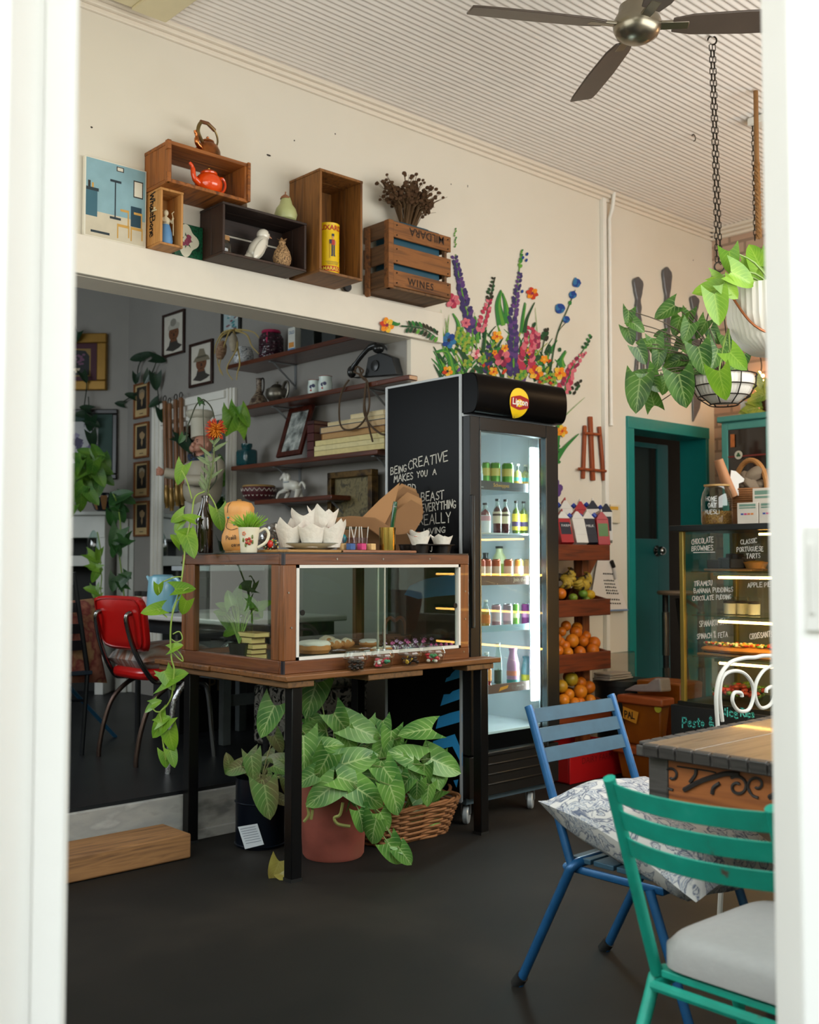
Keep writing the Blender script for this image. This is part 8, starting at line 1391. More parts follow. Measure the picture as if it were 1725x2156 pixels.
for o in list(COL.objects):
 if o.name.startswith('milk_carton') and 'back row' in o['label']: o.location.y += .12; o.location.x += .10
# ================================================================== BOXES AND BINS ON THE FLOOR
a, c_ = at(1172, 1648, 'z', 0), at(1290, 1625, 'z', 0); b = B(); zt = at(1180, 1580, 'y', 3.72).z; t = thing('red_crate', 'red plastic drinks crate on the floor below the produce stand', 'crate', ((a.x+c_.x)/2, 3.8, 0)); b.bb((a.x, 3.68, .002), (c_.x, 3.69, zt-.0)); b.bb((a.x, 3.98, .002), (c_.x, 3.99, zt)); b.bb((a.x, 3.69, .002), (a.x+.012, 3.98, zt)); b.bb((c_.x-.012, 3.69, .002), (c_.x, 3.98, zt)); b.bb((a.x, 3.69, .002), (c_.x, 3.98, .014)); part('crate_body', b, M('a30d12', .45, var=.1), t, .004); b = B(); b.bb((a.x-.008, 3.672, zt-.02), (c_.x+.008, 3.69, zt)); part('rim', b, M('8a0c10', .45), t, .003); b = B(); typed(b, 'DAIRY FARM', (a.x+.1, 3.6795, .10), X_, Z_, .035); part('embossed_lettering', b, M('6a0a0c', .6), t)
c = at(1302, 1560, 'y', 3.84); t = thing('black_bin', 'black plastic bin beside the produce stand, topped with clear trays', 'bin', (c.x, 3.84, 0)); zb = at(1300, 1440, 'y', 3.7).z; c = Vector((c.x+.03, 3.84, .002)); b = B(); b.lathe([(0, 0), (.13, 0), (.155, zb-.03), (.165, zb-.03), (.165, zb), (0, zb)], 32, c); part('bin_body', b, M('131416', .4), t)
t = thing('clear_tray_stack', 'clear plastic container with white lids standing on the black bin', 'container', c+Z_*(zb+.001)); p, q = at(1283, 1432, 'y', 3.78), at(1336, 1370, 'y', 3.78); b = B(); b.bb((p.x, 3.77, zb+.002), (q.x, 3.91, q.z)); part('container', b, glass('tray_plastic', 'e8e6e2', 2.5, .06), t, .012)
b = B()
for k in range(3): b.bb((p.x+.012, 3.782, zb+.006+k*.014), (q.x-.01-.012*k, 3.9, zb+.017+k*.014))
part('white_lids', b, M('c5bfba', .5), t, .003, stuff=True)
TUB = ramp_mat('amber_tub', [(.3, '7a3d08'), (.55, '8f4c0c'), (.75, '74400e')], (1, 1, 1), 6, 5, .4, bump=0); LID = M('9a4a22', .5, var=.15)
def tubbox(name, lb, x0, x1, yf, z0, z1, lid=True, tagtxt=None, yb=None):
 t = thing(name, lb, 'storage tub', ((x0+x1)/2, yf+.15, z0)); yb = yb or yf+.32; b = B(); ins = .02; vs = []
 for z_, e in ((z0, ins), (z1, 0)): vs += [(x0+e, yf+e, z_), (x1-e, yf+e, z_), (x1-e, yb-e, z_), (x0+e, yb-e, z_)]
 b.add(vs, [(3, 2, 1, 0), (4, 5, 6, 7), (0, 1, 5, 4), (1, 2, 6, 5), (2, 3, 7, 6), (3, 0, 4, 7)]); part('tub_body', b, TUB, t, .012)
 if lid: b = B(); b.bb((x0-.018, yf-.018, z1-.01), (x1+.018, yb+.018, z1+.035)); part('lid', b, LID, t, .01)
 return t
TX = 4.90; ya, yb_ = at(1393, 1500, 'x', TX).y, at(1308, 1500, 'x', TX).y; xr = at(1412, 1500, 'y', ya).x; zb0, zb1 = at(1350, 1570, 'x', TX).z, at(1350, 1480, 'x', TX).z
tubbox('storage_tub', 'amber plastic tub at floor level, lower of the stacked pair', TX-.02, xr+.12, ya-.03, .002, zb0-.04, yb=yb_+.02)
t2 = tubbox('storage_tub', 'amber plastic tub with orange PAL note, upper of the stacked pair', TX, xr, ya, zb0-.004, zb1, yb=yb_)
b = B(); f = [at(*v, 'x', TX-.0225) for v in ((1312, 1487), (1345, 1500), (1340, 1524), (1312, 1512))]; b.add(f, [(3, 2, 1, 0)]); nt_ = part('paper_note', b, M('c9861f', .7), t2, smooth=0); b = B(); a_, e_ = at(1316, 1509, 'x', TX-.0235), at(1338, 1515, 'x', TX-.0235); hand(b, 'PAL', a_, e_-a_, Z_, .034, .006, seed=4); part('note_lettering', b, BLK, nt_)
b = B(); c = at(1386, 1492, 'x', TX-.004); b.lathe([(0, 0), (.022, 0), (.022, .002), (0, .002)], 20, c, R=RY(-PI/2)); part('yellow_sticker', b, M('a8a02a', .6), t2)
tubbox('storage_tub', 'orange brown tub standing behind the PAL tub beside the cake display', xr+.14, xr+.36, ya+.02, .002, at(1410, 1445, 'y', ya).z, lid=False, yb=yb_+.06)
b = B(); f = [at(*v, 'x', TX+.03) for v in ((1312, 1454), (1335, 1442), (1362, 1440), (1378, 1428), (1390, 1428), (1393, 1457), (1350, 1457))]; n = len(f); g = [p_+X_*.1-Z_*.004 for p_ in f]; b.add(f+g, [tuple(range(n-1, -1, -1)), tuple(range(n, 2*n))]+[(i, (i+1) % n, n+(i+1) % n, n+i) for i in range(n)])
for v in b.v: v.z = max(v.z, zb1+.036)
solo('plastic_bag', b, M('8f8486', .6, var=.2, scale=30), 'crumpled greyish plastic bag lying on the PAL tub lid', 'bag', bev=.01, smooth=0)
# bar stool inside the doorway
c = at(1362, 1242, 'y', 4.2); b = B(); t = thing('bar_stool', 'round topped bar stool with steel leg sleeves in the teal doorway', 'stool', (c.x, 4.0, 0)); sc = Vector((c.x-.05, 3.93, c.z)); b.lathe([(0, -.025), (.12, -.025), (.13, -.012), (.125, 0), (0, .004)], 28, sc); part('seat', b, M('6a5a48', .5), t)
for x, y in ((sc.x-.02, sc.y-.06), (sc.x+.28-.1, sc.y-.06), (sc.x-.0, sc.y+.09)):
 b = B(); b.tube([(x, y, .004), (x, y, sc.z-.026)], .02, 12); part('leg', b, M('17181a', .4), t)
 b = B(); b.tube([(x, y, sc.z-.42), (x, y, sc.z-.14)], .024, 14); b.tube([(x, y, .12), (x, y, sc.z-.5)], .024, 14); part('steel_sleeve', b, M('7f7c78', .25, .95), t)
b = B(); b.tube([(sc.x, sc.y, sc.z-.05), (sc.x+.16, sc.y, .2)], .014, 8); b.tube([(sc.x-.02, sc.y-.06, sc.z-.05), (sc.x+.18, sc.y-.06, sc.z-.12)], .012, 8); part('brace', b, BLK, t)
# ================================================================== CAKE DISPLAY AND COUNTER
CX, CYL = 4.62, 3.03; zb_, zt_ = at(1434, 1475, 'x', CX).z, at(1434, 1119, 'x', CX).z; CYR = 1.75; CXB = 5.15
t = thing('display_counter', 'black counter base with turquoise chalk writing carrying the cake display', 'counter', (4.9, 2.3, 0)); part('counter_body', B().bb((CX-.03, CYR, .002), (CXB, CYL+.045, zb_-.02)), M('101113', .5), t, .003)
for txt, q0, q1, hp in (('Pesto &', (1437, 1532), (1478, 1530), 20), ('Juice', (1508, 1500), (1542, 1510), 22), ('Rice', (1560, 1508), (1600, 1512), 16)):
 a_, e_ = at(*q0, 'x', CX-.031), at(*q1, 'x', CX-.031); b = B(); hand(b, txt, a_, e_-a_, Z_, vsz(hp, a_), .007, seed=5); part('chalk_word', b, M('3fa5a0', .7), t, smooth=0)
t = thing('cake_display', 'lit glass cake display with white handwriting and four warm shelves', 'display case', (4.9, 2.4, zb_-.019)); GOLD = M('8f7a3a', .3, .6)
part('base', B().bb((CX-.02, CYR, zb_-.019), (CXB, CYL+.01, zb_)), M('14130f', .3), t); part('top', B().bb((CX-.02, CYR, zt_), (CXB, CYL+.05, zt_+.03)), M('0f1010', .35), t, .003)
for x in (CX, CXB-.03): part('corner_post', B().bb((x-.008, CYL-.022, zb_), (x+.016, CYL, zt_)), GOLD, t, .002)
part('back_panel', B().bb((CXB-.012, CYR, zb_), (CXB, CYL-.02, zt_)), M('8f8a80', .3, .5), t)
part('front_pane', B().bb((CX, CYR, zb_), (CX+.006, CYL-.023, zt_)), glass('display_glass', 'eef4f0', 1.0), t); part('end_pane', B().bb((CX+.017, CYL-.01, zb_), (CXB-.04, CYL-.005, zt_)), glass('display_glass', 'eef4f0', 1.0), t)
WRM = M('ffb45a', .5, emit=42.0); SHY = [1202, 1240, 1325, 1385]; DSZ = []
for k, y_ in enumerate((1203, 1296, 1384, 1474)):
 z_ = at(1560, y_, 'x', CX+.15).z if k < 3 else zb_+.002; DSZ.append(z_)
 if k < 3:
  sh = part('glass_shelf', B().bb((CX+.05, CYR, z_-.006), (CXB-.02, CYL-.03, z_)), glass('shelf_glass', 'd8e6da', 1.0), t); b = B(); b.tube([(CX+.09, CYR, z_-.03), (CX+.09, CYL-.16, z_-.03)], .006, 8); part('warm_light_tube', b, WRM, sh); area('display_shelf_light', (CX+.11, 2.4, z_-.04), (.25, 0, -1), .05, 1.0, 5.0, (1, .66, .32)); b = B(); b.bb((CX+.075, CYR, z_-.022), (CX+.105, CYL-.14, z_-.007)); part('light_channel', b, M('8a8478', .3, .6), sh)
b = B(); b.tube([(CX+.06, CYR, zt_-.02), (CX+.06, CYL-.4, zt_-.02)], .005, 8); part('warm_light_tube', b, WRM, t)
CHW = M('d8d6d0', .8)
for txt, q0, q1, hp in (('CHOCOLATE', (1457, 1147), (1504, 1141), 13), ('BROWNIES', (1457, 1160), (1504, 1158), 12), ('CLASSIC', (1560, 1146), (1596, 1142), 11), ('PORTUGUESE', (1552, 1162), (1608, 1160), 11), ('TARTS', (1572, 1176), (1602, 1174), 11), ('TIRAMISU', (1462, 1234), (1502, 1232), 12), ('BANANA PUDDINGS', (1462, 1249), (1544, 1246), 11), ('CHOCOLATE PUDDING', (1458, 1265), (1540, 1261), 11), ('SPANAKOPITA', (1473, 1320), (1530, 1314), 14), ('x', (1503, 1332), (1508, 1332), 7), ('SPINACH & FETA', (1468, 1345), (1532, 1341), 12), ('APPLE PIE', (1575, 1237), (1626, 1235), 11), ('CROISSANTS', (1579, 1346), (1628, 1340), 13)):
 a_, e_ = at(*q0, 'x', CX-.0005), at(*q1, 'x', CX-.0005); q = B(); nat = hand(q, txt, (0, 0, 0), X_, Y_, vsz(hp*.85, a_), jit=0); k_ = (e_-a_).length/nat; b = B(); hand(b, txt, a_, e_-a_, Z_, vsz(hp*.85, a_), .0032, .06, .16*k_, k_, seed=len(txt)); part('handwriting', b, CHW, t, smooth=0)
b = B(); 
for q0, q1 in (((1460, 1164), (1506, 1163)), ): a_, e_ = at(*q0, 'x', CX-.0006), at(*q1, 'x', CX-.0006); b.add([a_, e_, e_+Z_*.003, a_+Z_*.003], [(0, 1, 2, 3)])
part('underline', b, CHW, t)
def dsp(px_, k, dx): p = at(px_, 1200, 'x', CX+dx); return Vector((CX+dx, p.y, DSZ[k]+.001))
BK1 = M('2a140c', .6, var=.3, scale=40); WOODP = wood('6a4428', '94683f', 'y', .5)
def board(px0, px1, k, dx, lb, w=.16):
 a_, e_ = dsp(px0, k, dx), dsp(px1, k, dx); b = B(); b.bb((CX+dx-w/2, e_.y, a_.z), (CX+dx+w/2, a_.y, a_.z+.012)); return solo('cake_board', b, WOODP, lb, 'board', bev=.004)
board(1500, 1600, 0, .22, 'wooden board of brownies on the top shelf of the cake display')
for k, (px_, dx, h) in enumerate(((1508, .22, .045), (1530, .25, .055), (1552, .2, .05), (1572, .25, .06), (1548, .29, .075))): c = dsp(px_, 0, dx)+Z_*.0125; b = B(); b.box(c+Z_*h/2, (.06, .07, h), RZ(.3*k)); solo('brownie', b, BK1, 'dark chocolate brownie on the top display shelf, %s' % ['leftmost', 'second from left', 'third from left', 'fourth from left', 'rear, tallest'][k], 'brownie', bev=.005)
c = dsp(1592, 0, .22); o = thing('portuguese_tart', 'golden custard tart at the right of the top display shelf', 'tart', c+Z_*.013); b = B(); b.lathe([(0, .013), (.045, .013), (.06, .045), (.056, .045), (0, .04)], 24, c); part('pastry_shell', b, BUN, o); b = B(); b.lathe([(.055, .043), (.03, .05), (0, .052)], 24, c); part('custard', b, M('c98a2a', .4, var=.4, scale=40), o)
for k, (px_, dx, nm) in enumerate(((1536, .2, 'leftmost'), (1562, .24, 'middle'), (1587, .2, 'rightmost'))):
 c = dsp(px_, 1, dx); o = thing('pudding_jar', 'small glass of white pudding on the second display shelf, %s' % nm, 'pudding', c, group=None); r = vsz(14, c); b = B(); b.lathe([(0, 0), (r*.9, 0), (r, .09)], 20, c); part('glass', b, glass('tub_plastic', 'f2f4f2', 1.3, .05), o); b = B(); b.lathe([(0, .003), (r*.86, .003), (r*.92, .055), (0, .056)], 20, c); part('cream', b, M('d8cbb5', .6), o); b = B(); b.lathe([(r*.93, .0565), (r*.94, .068), (0, .07)], 20, c); part('chocolate_top', b, BK1, o)
board(1488, 1640, 2, .2, 'wooden board of toppings-covered flatbread on the third display shelf', .2)
c = dsp(1555, 2, .18)+Z_*.0125; o = thing('flatbread', 'long golden flatbread with tomato, cheese and greens on the third shelf', 'flatbread', c); b = B(); b.ball(c+Z_*.018, (.085, .22, .022), 24, 10, fn=lambda p: 1+.04*math.sin(11*p.y)); part('bread', b, M('b5712a', .7, var=.3, scale=30), o); b = B(); rn = random.Random(19)
for k in range(150): u, v = rn.uniform(-1, 1), rn.uniform(-1, 1); b.m(rn.choice([0, 0, 1, 2, 3])); b.ball(c+Vector((u*.06, v*.19*math.sqrt(max(0, 1-u*u)), .038+rn.uniform(0, .012))), (.011, .008, .006), 6, 5, R=RZ(k))
part('toppings', b, [M('e0d2a8', .6), M('b5361f', .5), M('5f8f2a', .5), M('d9a03a', .5)], o, stuff=True)
c = dsp(1622, 2, .16)+Z_*.0125; o = thing('croissant', 'brown croissant at the right edge of the third display shelf', 'croissant', c); b = B(); b.tube(arc(c+Z_*.03, .05, .2, PI-.2, 8, Y_, X_), [.008, .02, .028, .033, .035, .033, .028, .02, .008], 10); part('crust', b, M('8f4f20', .5, var=.3, scale=30), o)
for k, (px_, dx, l_) in enumerate(((1532, .2, 'with red fruit and greens, left on the lowest display shelf'), (1575, .24, 'with dark red fruit and greens, right on the lowest display shelf'))):
 c = dsp(px_, 3, dx); o = thing('salad_bowl', 'clear bowl '+l_, 'bowl', c); b = B(); b.lathe([(0, 0), (.06, 0), (.09, .08)], 26, c); part('bowl', b, glass('tub_plastic', 'f2f4f2', 1.3, .05), o); b = B()
 for j in range(46): a = rn.uniform(0, 6.28); r_ = .07*math.sqrt(rn.random()); b.m(0 if rn.random() < .55 else 1); b.ball(c+Vector((r_*math.cos(a), r_*math.sin(a), .02+.06*rn.random())), (.02, .016, .012), 8, 6, R=RZ(a))
 part('fruit', b, [M('b5321f' if k == 0 else '8f2a22', .4), M('4f6a22', .5)], o, stuff=True)
# things on top of the display
TPZ = zt_+.031
def dtop(px_, dx): p = at(px_, 1115, 'x', CX+dx); return Vector((CX+dx, p.y, TPZ))
c = dtop(1511, .14); r = vsz(33, c); h = vsz(86, c); t = thing('muesli_jar', 'big glass jar of muesli with wooden lid and white lettering on the cake display', 'jar', c); b = B(); b.lathe([(0, .004), (r*.94, .004), (r, .015), (r, h*.62), (r*.9, h*.8), (r*.74, h*.92), (r*.74, h*.97)], 32, c); part('glass_body', b, glass('jar_glass', 'dfe6e2', 1.6), t); b = B(); b.lathe([(0, .006), (r*.95, .006), (r*.96, h*.34), (0, h*.36)], 28, c); part('muesli', b, ramp_mat('muesli', [(.2, '6a3f18'), (.45, 'b07f3a'), (.7, '8a5a28')], (1, 1, 1), 90, 2, .8, 'voronoi', bump=.5), t); b = B(); b.lathe([(0, h*.95), (r*.8, h*.95), (r*.82, h*.97), (r*.82, h*.995), (0, h)], 28, c); part('lid', b, M('b08a55', .6), t)
b = B(); f_ = (CAM-c); f_.z = 0; f_.normalize(); sd = f_.cross(Z_)*-1
def oncyl(b, txt, u0, z_, h_, sd_):
 q = B(); hand(q, txt, (0, 0, 0), X_, Z_, h_, .002, seed=6)
 for p in q.v: a = u0+p.x/r; b.v.append(c+f_*math.cos(a)*(r+.002)+sd_*math.sin(a)*(r+.002)+Z_*(z_+p.z)); b.t.append((0, 0))
 n = len(b.v)-len(q.v); b.f += [[i+n for i in f] for f in q.f]; b.mi += [0]*len(q.f)
sd2 = RT.copy(); oncyl(b, 'HOME', -.75, h*.58, vsz(9, c), sd2); oncyl(b, 'OAT', -.6, h*.42, vsz(9, c), sd2); oncyl(b, 'MUESLI', -.85, h*.26, vsz(9, c), sd2); part('lettering', b, M('d8dad8', .7), t, smooth=0)
c = dtop(1582, .43); t = thing('handled_basket', 'small brown wicker basket with tall arched handle on the cake display', 'basket', c); b = B()
for k in range(9): b.tube(arc(c+Z_*(.10+k*.011), .10+.003*k, 0, 2*PI, 28, X_, Y_)[:-1], .0065, 6, closed=True)
part('weave', b, WK, t); b = B(); b.tube(arc(c+Z_*.19, .115, -.1, PI+.1, 18, (X_*.3+Y_).normalized(), Z_*1.35), .014, 8); part('handle', b, M('a8743f', .6, var=.3, scale=50), t); b = B(); b.lathe([(0, 0), (.09, 0), (.098, .1), (0, .11)], 22, c); part('lower_bowl', b, WK, t); b = B(); rn = random.Random(9)
for k in range(7): b.ball(c+Vector((rn.uniform(-.06, .06), rn.uniform(-.1, .04), .21+.01*k)), (.05, .06, .03), 10, 8, R=RX(k*.5), fn=lambda p: 1+.15*math.sin(7*p.x)*math.sin(6*p.y))
part('paper_filling', b, M('7a6a58', .9, var=.2, scale=30), t)
d_ = (dtop(1540, .30)-CAM).dot(FW); b = B(); b.tube([atd(1545, 1045, d_), atd(1528, 1010, d_), atd(1513, 968, d_)], [vsz(15, c), vsz(18, c), vsz(15, c)], 14, flat=.6); solo('paper_bag_roll', b, M('b5805a', .7, var=.15), 'rolled brown paper bag sticking up from the basket', 'paper bag', smooth=50)
b = B(); P = [(1540, 990), (1550, 992), (1572, 1012), (1556, 1018), (1556, 1044), (1546, 1040), (1538, 1010)]; f = [atd(x, y, d_-.02) for x, y in P]; n = len(f); th = FW*.006; b.add(f+[p_+th for p_ in f], [tuple(range(n-1, -1, -1)), tuple(range(n, 2*n))]+[(i, (i+1) % n, n+(i+1) % n, n+i) for i in range(n)]); solo('white_paper_bag', b, M('d5d2ce', .7), 'white paper bag sticking up beside the rolled brown one', 'paper bag', smooth=0)
def tbox(px0, px1, dx, z0, h, lb):
 a_, e_ = dtop(px0, dx), dtop(px1, dx); t = thing('tea_box', lb, 'box', (CX+dx+.06, (a_.y+e_.y)/2, z0)); b = B(); b.bb((CX+dx, e_.y, z0), (CX+dx+.12, a_.y, z0+h)); part('box_body', b, M('d3cabf', .6), t, .002); b = B()
 for f0, f1 in ((.72, .78), (.82, .93)): b.bb((CX+dx-.001, e_.y+.012, z0+h*f0), (CX+dx, a_.y-.012, z0+h*f1))
 part('green_stripes', b, M('6f8f80', .6), t); n = 4
 for k in range(n): b = B(); y_ = a_.y-.02-(a_.y-e_.y-.04)*k/n; b.bb((CX+dx-.001, y_-.014, z0+h*.42), (CX+dx, y_, z0+h*.5)); part('coloured_print', b, M(['3f4f9a', 'c2407a', 'c96a4a', 'd9823a'][k], .6), t)
h_ = vsz(45, dtop(1575, .06)); tbox(1553, 1597, .06, TPZ, h_, 'white tea box with green stripes, left of the front pair on the cake display'); tbox(1599, 1645, .06, TPZ, h_, 'white tea box with green stripes, right of the front pair at the picture edge'); tbox(1586, 1640, .20, TPZ, h_*1.75, 'taller white tea box standing behind the front pair')
# ================================================================== TEAL CABINET ON THE BRICK WALL
CBX = 6.25; q = lambda x, y: at(x, y, 'x', CBX); yl_, zt2 = q(1516, 880).y, q(1530, 876).z; t = thing('teal_cabinet', 'old teal painted cupboard with a glass door against the brick wall', 'cabinet', (6.45, yl_-.35, 1.0)); TC = M('4a8f86', .55, var=.14, scale=18); z0 = 1.02; y0 = yl_-.62
part('carcass', B().bb((CBX+.02, y0, z0), (6.68, yl_, zt2-.04)), TC, t, .004); part('cornice', B().bb((CBX-.01, y0-.02, zt2-.04), (6.69, yl_+.02, zt2)), TC, t, .008)
gy1, gz1 = q(1532, 900).y, q(1540, 905).z; gy0 = q(1612, 900).y; b = B(); b.bb((CBX, y0, z0+.02), (CBX+.018, gy0, zt2-.05)); b.bb((CBX, gy1, z0+.02), (CBX+.018, yl_-.01, zt2-.05)); b.bb((CBX, gy0, gz1), (CBX+.018, gy1, zt2-.05)); b.bb((CBX, gy0, z0+.02), (CBX+.018, gy1, z0+.1)); d = part('door', b, TC, t, .004); part('door_pane', B().bb((CBX+.008, gy0, z0+.1), (CBX+.012, gy1, gz1)), M('1f1714', .08, spec=.7), d)
b = B(); c = q(1556, 958)-X_*.002; b.lathe([(0, 0), (.028, 0), (.028, .002), (0, .002)], 22, c, R=RY(-PI/2)); st = part('round_sticker', b, M('c9c2b0', .5), d); b = B()
for a in (0, 2.09, 4.19): b.lathe([(0, 0), (.008, 0), (.008, .001), (0, .001)], 12, c+Vector((-.0022, math.sin(a)*.008, math.cos(a)*.008)), R=RY(-PI/2))
part('shamrock', b, M('2f5a3a', .5), st); b = B(); c = q(1543, 928)-X_*.001; b.box(c, (.001, .03, .085)); part('faded_sticker', b, M('b5652f', .6, var=.5, scale=40), d)
b = B(); b.bb((CBX+.003, gy0, q(1560, 960).z-.006), (CBX+.007, gy1, q(1560, 960).z+.004)); part('shelf_edge', b, M('7a2a22', .5), d)
# things on the teal cabinet
TCZ = zt2+.001
c = q(1552, 858); c.x = 6.4; c.z = TCZ; b = B(); b.box(c+Z_*.05, (.1, .09, .10), RZ(.3)); o = solo('small_box', b, M('c9c5c0', .6, var=.1), 'small white and blue box on top of the teal cabinet', 'box', loc=c, bev=.003)
c = q(1600, 860); c.x = 6.42; c.z = TCZ; t = thing('cabinet_top_plant', 'yellow green variegated plant in a dark pot on the teal cabinet', 'potted plant', c); b = B(); b.lathe([(0, 0), (.06, 0), (.08, .09), (.07, .09), (0, .08)], 22, c); part('pot', b, M('4a2018', .5), t); b = B(); s = B(); rn = random.Random(41)
for q_ in ((1600, 815, 40, 60), (1608, 835, 44, 110), (1592, 838, 40, 160), (1612, 860, 36, 90), (1575, 862, 40, 170), (1590, 870, 36, 30), (1618, 810, 36, 260), (1606, 850, 40, 20)): leaf_px(b, s, *q_, None, (c-CAM).dot(FW), None, rn, wr=.4, root=c+Z_*.09)
part('foliage', b, leafm('lime_leaf', 'a3a83f', '6f8a2f', 'cfc98a', .5), t, smooth=60); part('stems', s, STEM, t)
# string of warm bulbs by the brick wall
t = thing('string_lights', 'string of small warm glowing bulbs hanging on the brick wall', 'string lights', at(1600, 760, 'x', 6.6)); b = B(); pts = [at(1596, 700, 'x', 6.697), at(1598, 735, 'x', 6.62), at(1604, 770, 'x', 6.6), at(1600, 800, 'x', 6.6), at(1608, 830, 'x', 6.6), at(1602, 850, 'x', 6.6)]; b.tube(spline(pts, 5), .004, 5); part('wire', b, BLK, t)
rn = random.Random(3)
for k in range(12): p = at(1603+rn.uniform(-9, 14), 785+k*6, 'x', 6.58); b = B(); b.ball(p, .011, 8, 6); part('bulb', b, M('ffb765', .4, emit=40.0), t)
# ================================================================== HANGING PLANTS
def chain(b, top, bot, r=.0022, n=None):
 L = (bot-top).length; n = n or int(L/.026); d = (bot-top).normalized(); u = d.orthogonal().normalized(); w = d.cross(u)
 for k in range(n):
  c = top.lerp(bot, (k+.5)/n); e = u if k % 2 else w; h_ = L/n*.68; pts = [c+d*h_*math.cos(a)+e*.0085*math.sin(a) for a in (0, .9, 2.24, PI, 4.04, 5.38)]; b.tube(pts, r, 4, closed=True)
CHN = M('3a342c', .5, .8); HK = Vector((4.161, 2.531, 3.53)); t = thing('wire_basket_planter', 'white bowl in a black wire basket hung by long chains, full of big leaves', 'hanging plant', HK); DH = (HK-CAM).dot(FW); bc = atd(1524, 806, DH); rb = vsz(66, bc)
b = B(); b.tube(arc(HK, .02, -PI/2, PI, 10, RTD, Z_), .004, 6); part('ceiling_hook', b, CHN, t)
for du, en in ((-8, (1510, 552)), (8, (1518, 555))): b = B(); chain(b, HK-Z_*.02+RTD*vsz(du*.4, bc), atd(*en, DH)); part('chain', b, CHN, t)
b = B(); rg = atd(1515, 562, DH); b.tube(arc(rg, .022, 0, 2*PI, 12, RTD, Z_)[:-1], .004, 6, closed=True)
for a in (.3, 2.4, 4.5): b.tube([rg-Z_*.02, bc+Vector((math.cos(a)*rb, math.sin(a)*rb, .03))], .003, 5)
part('hanger', b, CHN, t); b = B(); b.lathe([(0, -.095), (rb*.45, -.09), (rb*.8, -.05), (rb*.95, .0), (rb*.93, .03), (rb*.88, .03), (0, .0)], 160, bc, rib=.012, ribn=40); part('bowl', b, M('d9d3c9', .5), t); b = B()
for z_, k in ((.03, 1.0), (-.02, .97), (-.065, .78), (-.1, .42)): b.tube(arc(bc+Z_*z_, rb*k+.004, 0, 2*PI, 30, X_, Y_)[:-1], .003, 5, closed=True)
for k in range(8): a = k*PI/4+.3; b.tube([bc+Vector((math.cos(a)*(rb*f+.004), math.sin(a)*(rb*f+.004), z_)) for z_, f in ((.03, 1), (-.02, .97), (-.065, .78), (-.1, .42))], .003, 5)
part('wire_basket', b, M('2a2622', .5, .6), t); b = B(); s = B(); rn = random.Random(55); root = bc+Z_*.03
z5h = lambda x, y: (1250+x/4.42, 480+y/4.42)
for x, y, L, dg, dd in ((325, 840, 160, 95, 0), (420, 920, 150, 40, -.03), (340, 1010, 170, 75, 0), (660, 780, 220, 150, .05), (620, 990, 130, 170, .05), (780, 920, 200, 110, .05), (880, 850, 160, 100, .1), (870, 980, 190, 110, -.03), (470, 1070, 150, 190, 0), (450, 1190, 190, 60, -.05), (590, 1130, 200, 80, 0), (600, 1240, 170, 100, -.03), (410, 1560, 330, 100, -.1), (560, 1440, 230, 50, -.06), (430, 1380, 210, 190, -.05), (830, 1520, 330, 75, -.16), (1010, 1240, 280, 75, -.12), (1130, 1220, 220, 110, -.1), (1000, 950, 190, 120, 0), (1130, 1010, 170, 60, .02), (1240, 1080, 170, 80, .0), (660, 1480, 160, 100, -.03), (720, 1260, 170, 160, 0), (860, 1100, 170, 80, 0), (700, 1180, 170, 110, .05), (810, 1060, 150, 150, .03), (1310, 1330, 170, 110, -.08), (1400, 1240, 150, 90, .05), (960, 1330, 170, 170, -.06), (540, 1560, 200, 250, .03), (760, 1330, 200, 120, 0), (830, 1230, 200, 200, 0)): leaf_px(b, s, *z5h(x, y), L/4.42, dg, None, DH+dd, None, rn, wr=.45, face=.9, root=root, droop=.15)
part('foliage', b, leafm('hanging_leaf', '4c7826', '274f1c', 'a8c07a', .6, freq=6), t, smooth=60); part('stems', s, M('4a3f2a', .6), t)
DW = 3.45; wc_ = atd(1640, 668, DW); rw = vsz(106, wc_)*DW/((wc_-CAM).dot(FW)); t = thing('white_hanging_pot', 'white ribbed pot hung by a copper cord, with bright heart-shaped leaves', 'hanging plant', wc_); hp = 75/FPX*DW; b = B(); b.lathe([(0, -hp*1.05), (rw*.55, -hp*1.0), (rw*.85, -hp*.7), (rw*.98, -hp*.1), (rw*1.0, hp*.75), (rw*.94, hp*.75), (rw*.92, 0), (0, 0)], 192, wc_, rib=.012, ribn=48); part('pot', b, M('e2dcd2', .45, var=.03), t); b = B()
for sg in (-1, 1): b.tube(spline([wc_+RTD*rw*1.03*sg+Z_*hp*1.0, wc_+RTD*rw*1.02*sg+Z_*hp*.5-FWD*.05, wc_+RTD*rw*.7*sg-Z_*hp*.45-FWD*rw*.68, wc_-FWD*rw*.6*(1)-Z_*hp*.85+RTD*.0*sg], 6), .004, 6)
b.tube([wc_+RTD*rw*1.03+Z_*hp, wc_+RTD*rw*1.03+Z_*(3.54-wc_.z)], .003, 5)
part('copper_cord', b, M('a8653f', .4, .5), t); b = B(); s = B(); root = wc_+Z_*hp*.7
for x, y, L, dg, dd in ((1280, 330, 230, 80, -.2), (1180, 480, 170, 20, -.15), (1400, 470, 300, 20, -.22), (1050, 580, 260, 175, -.2), (1280, 590, 210, 40, -.24), (1150, 760, 300, 80, -.24), (1500, 250, 250, 250, 0), (1560, 420, 280, 70, .0), (1350, 1240, 230, 50, -.26), (1200, 1470, 290, 75, -.28), (1420, 330, 170, 150, .05)): leaf_px(b, s, *z5h(x, y), L/4.42, dg, None, DW+dd*.6, None, rn, wr=.45, face=.9, root=root if y < 900 else root-RTD*rw-Z_*.12, droop=.12)
part('foliage', b, LFB, t, smooth=60); part('stems', s, STEM, t)
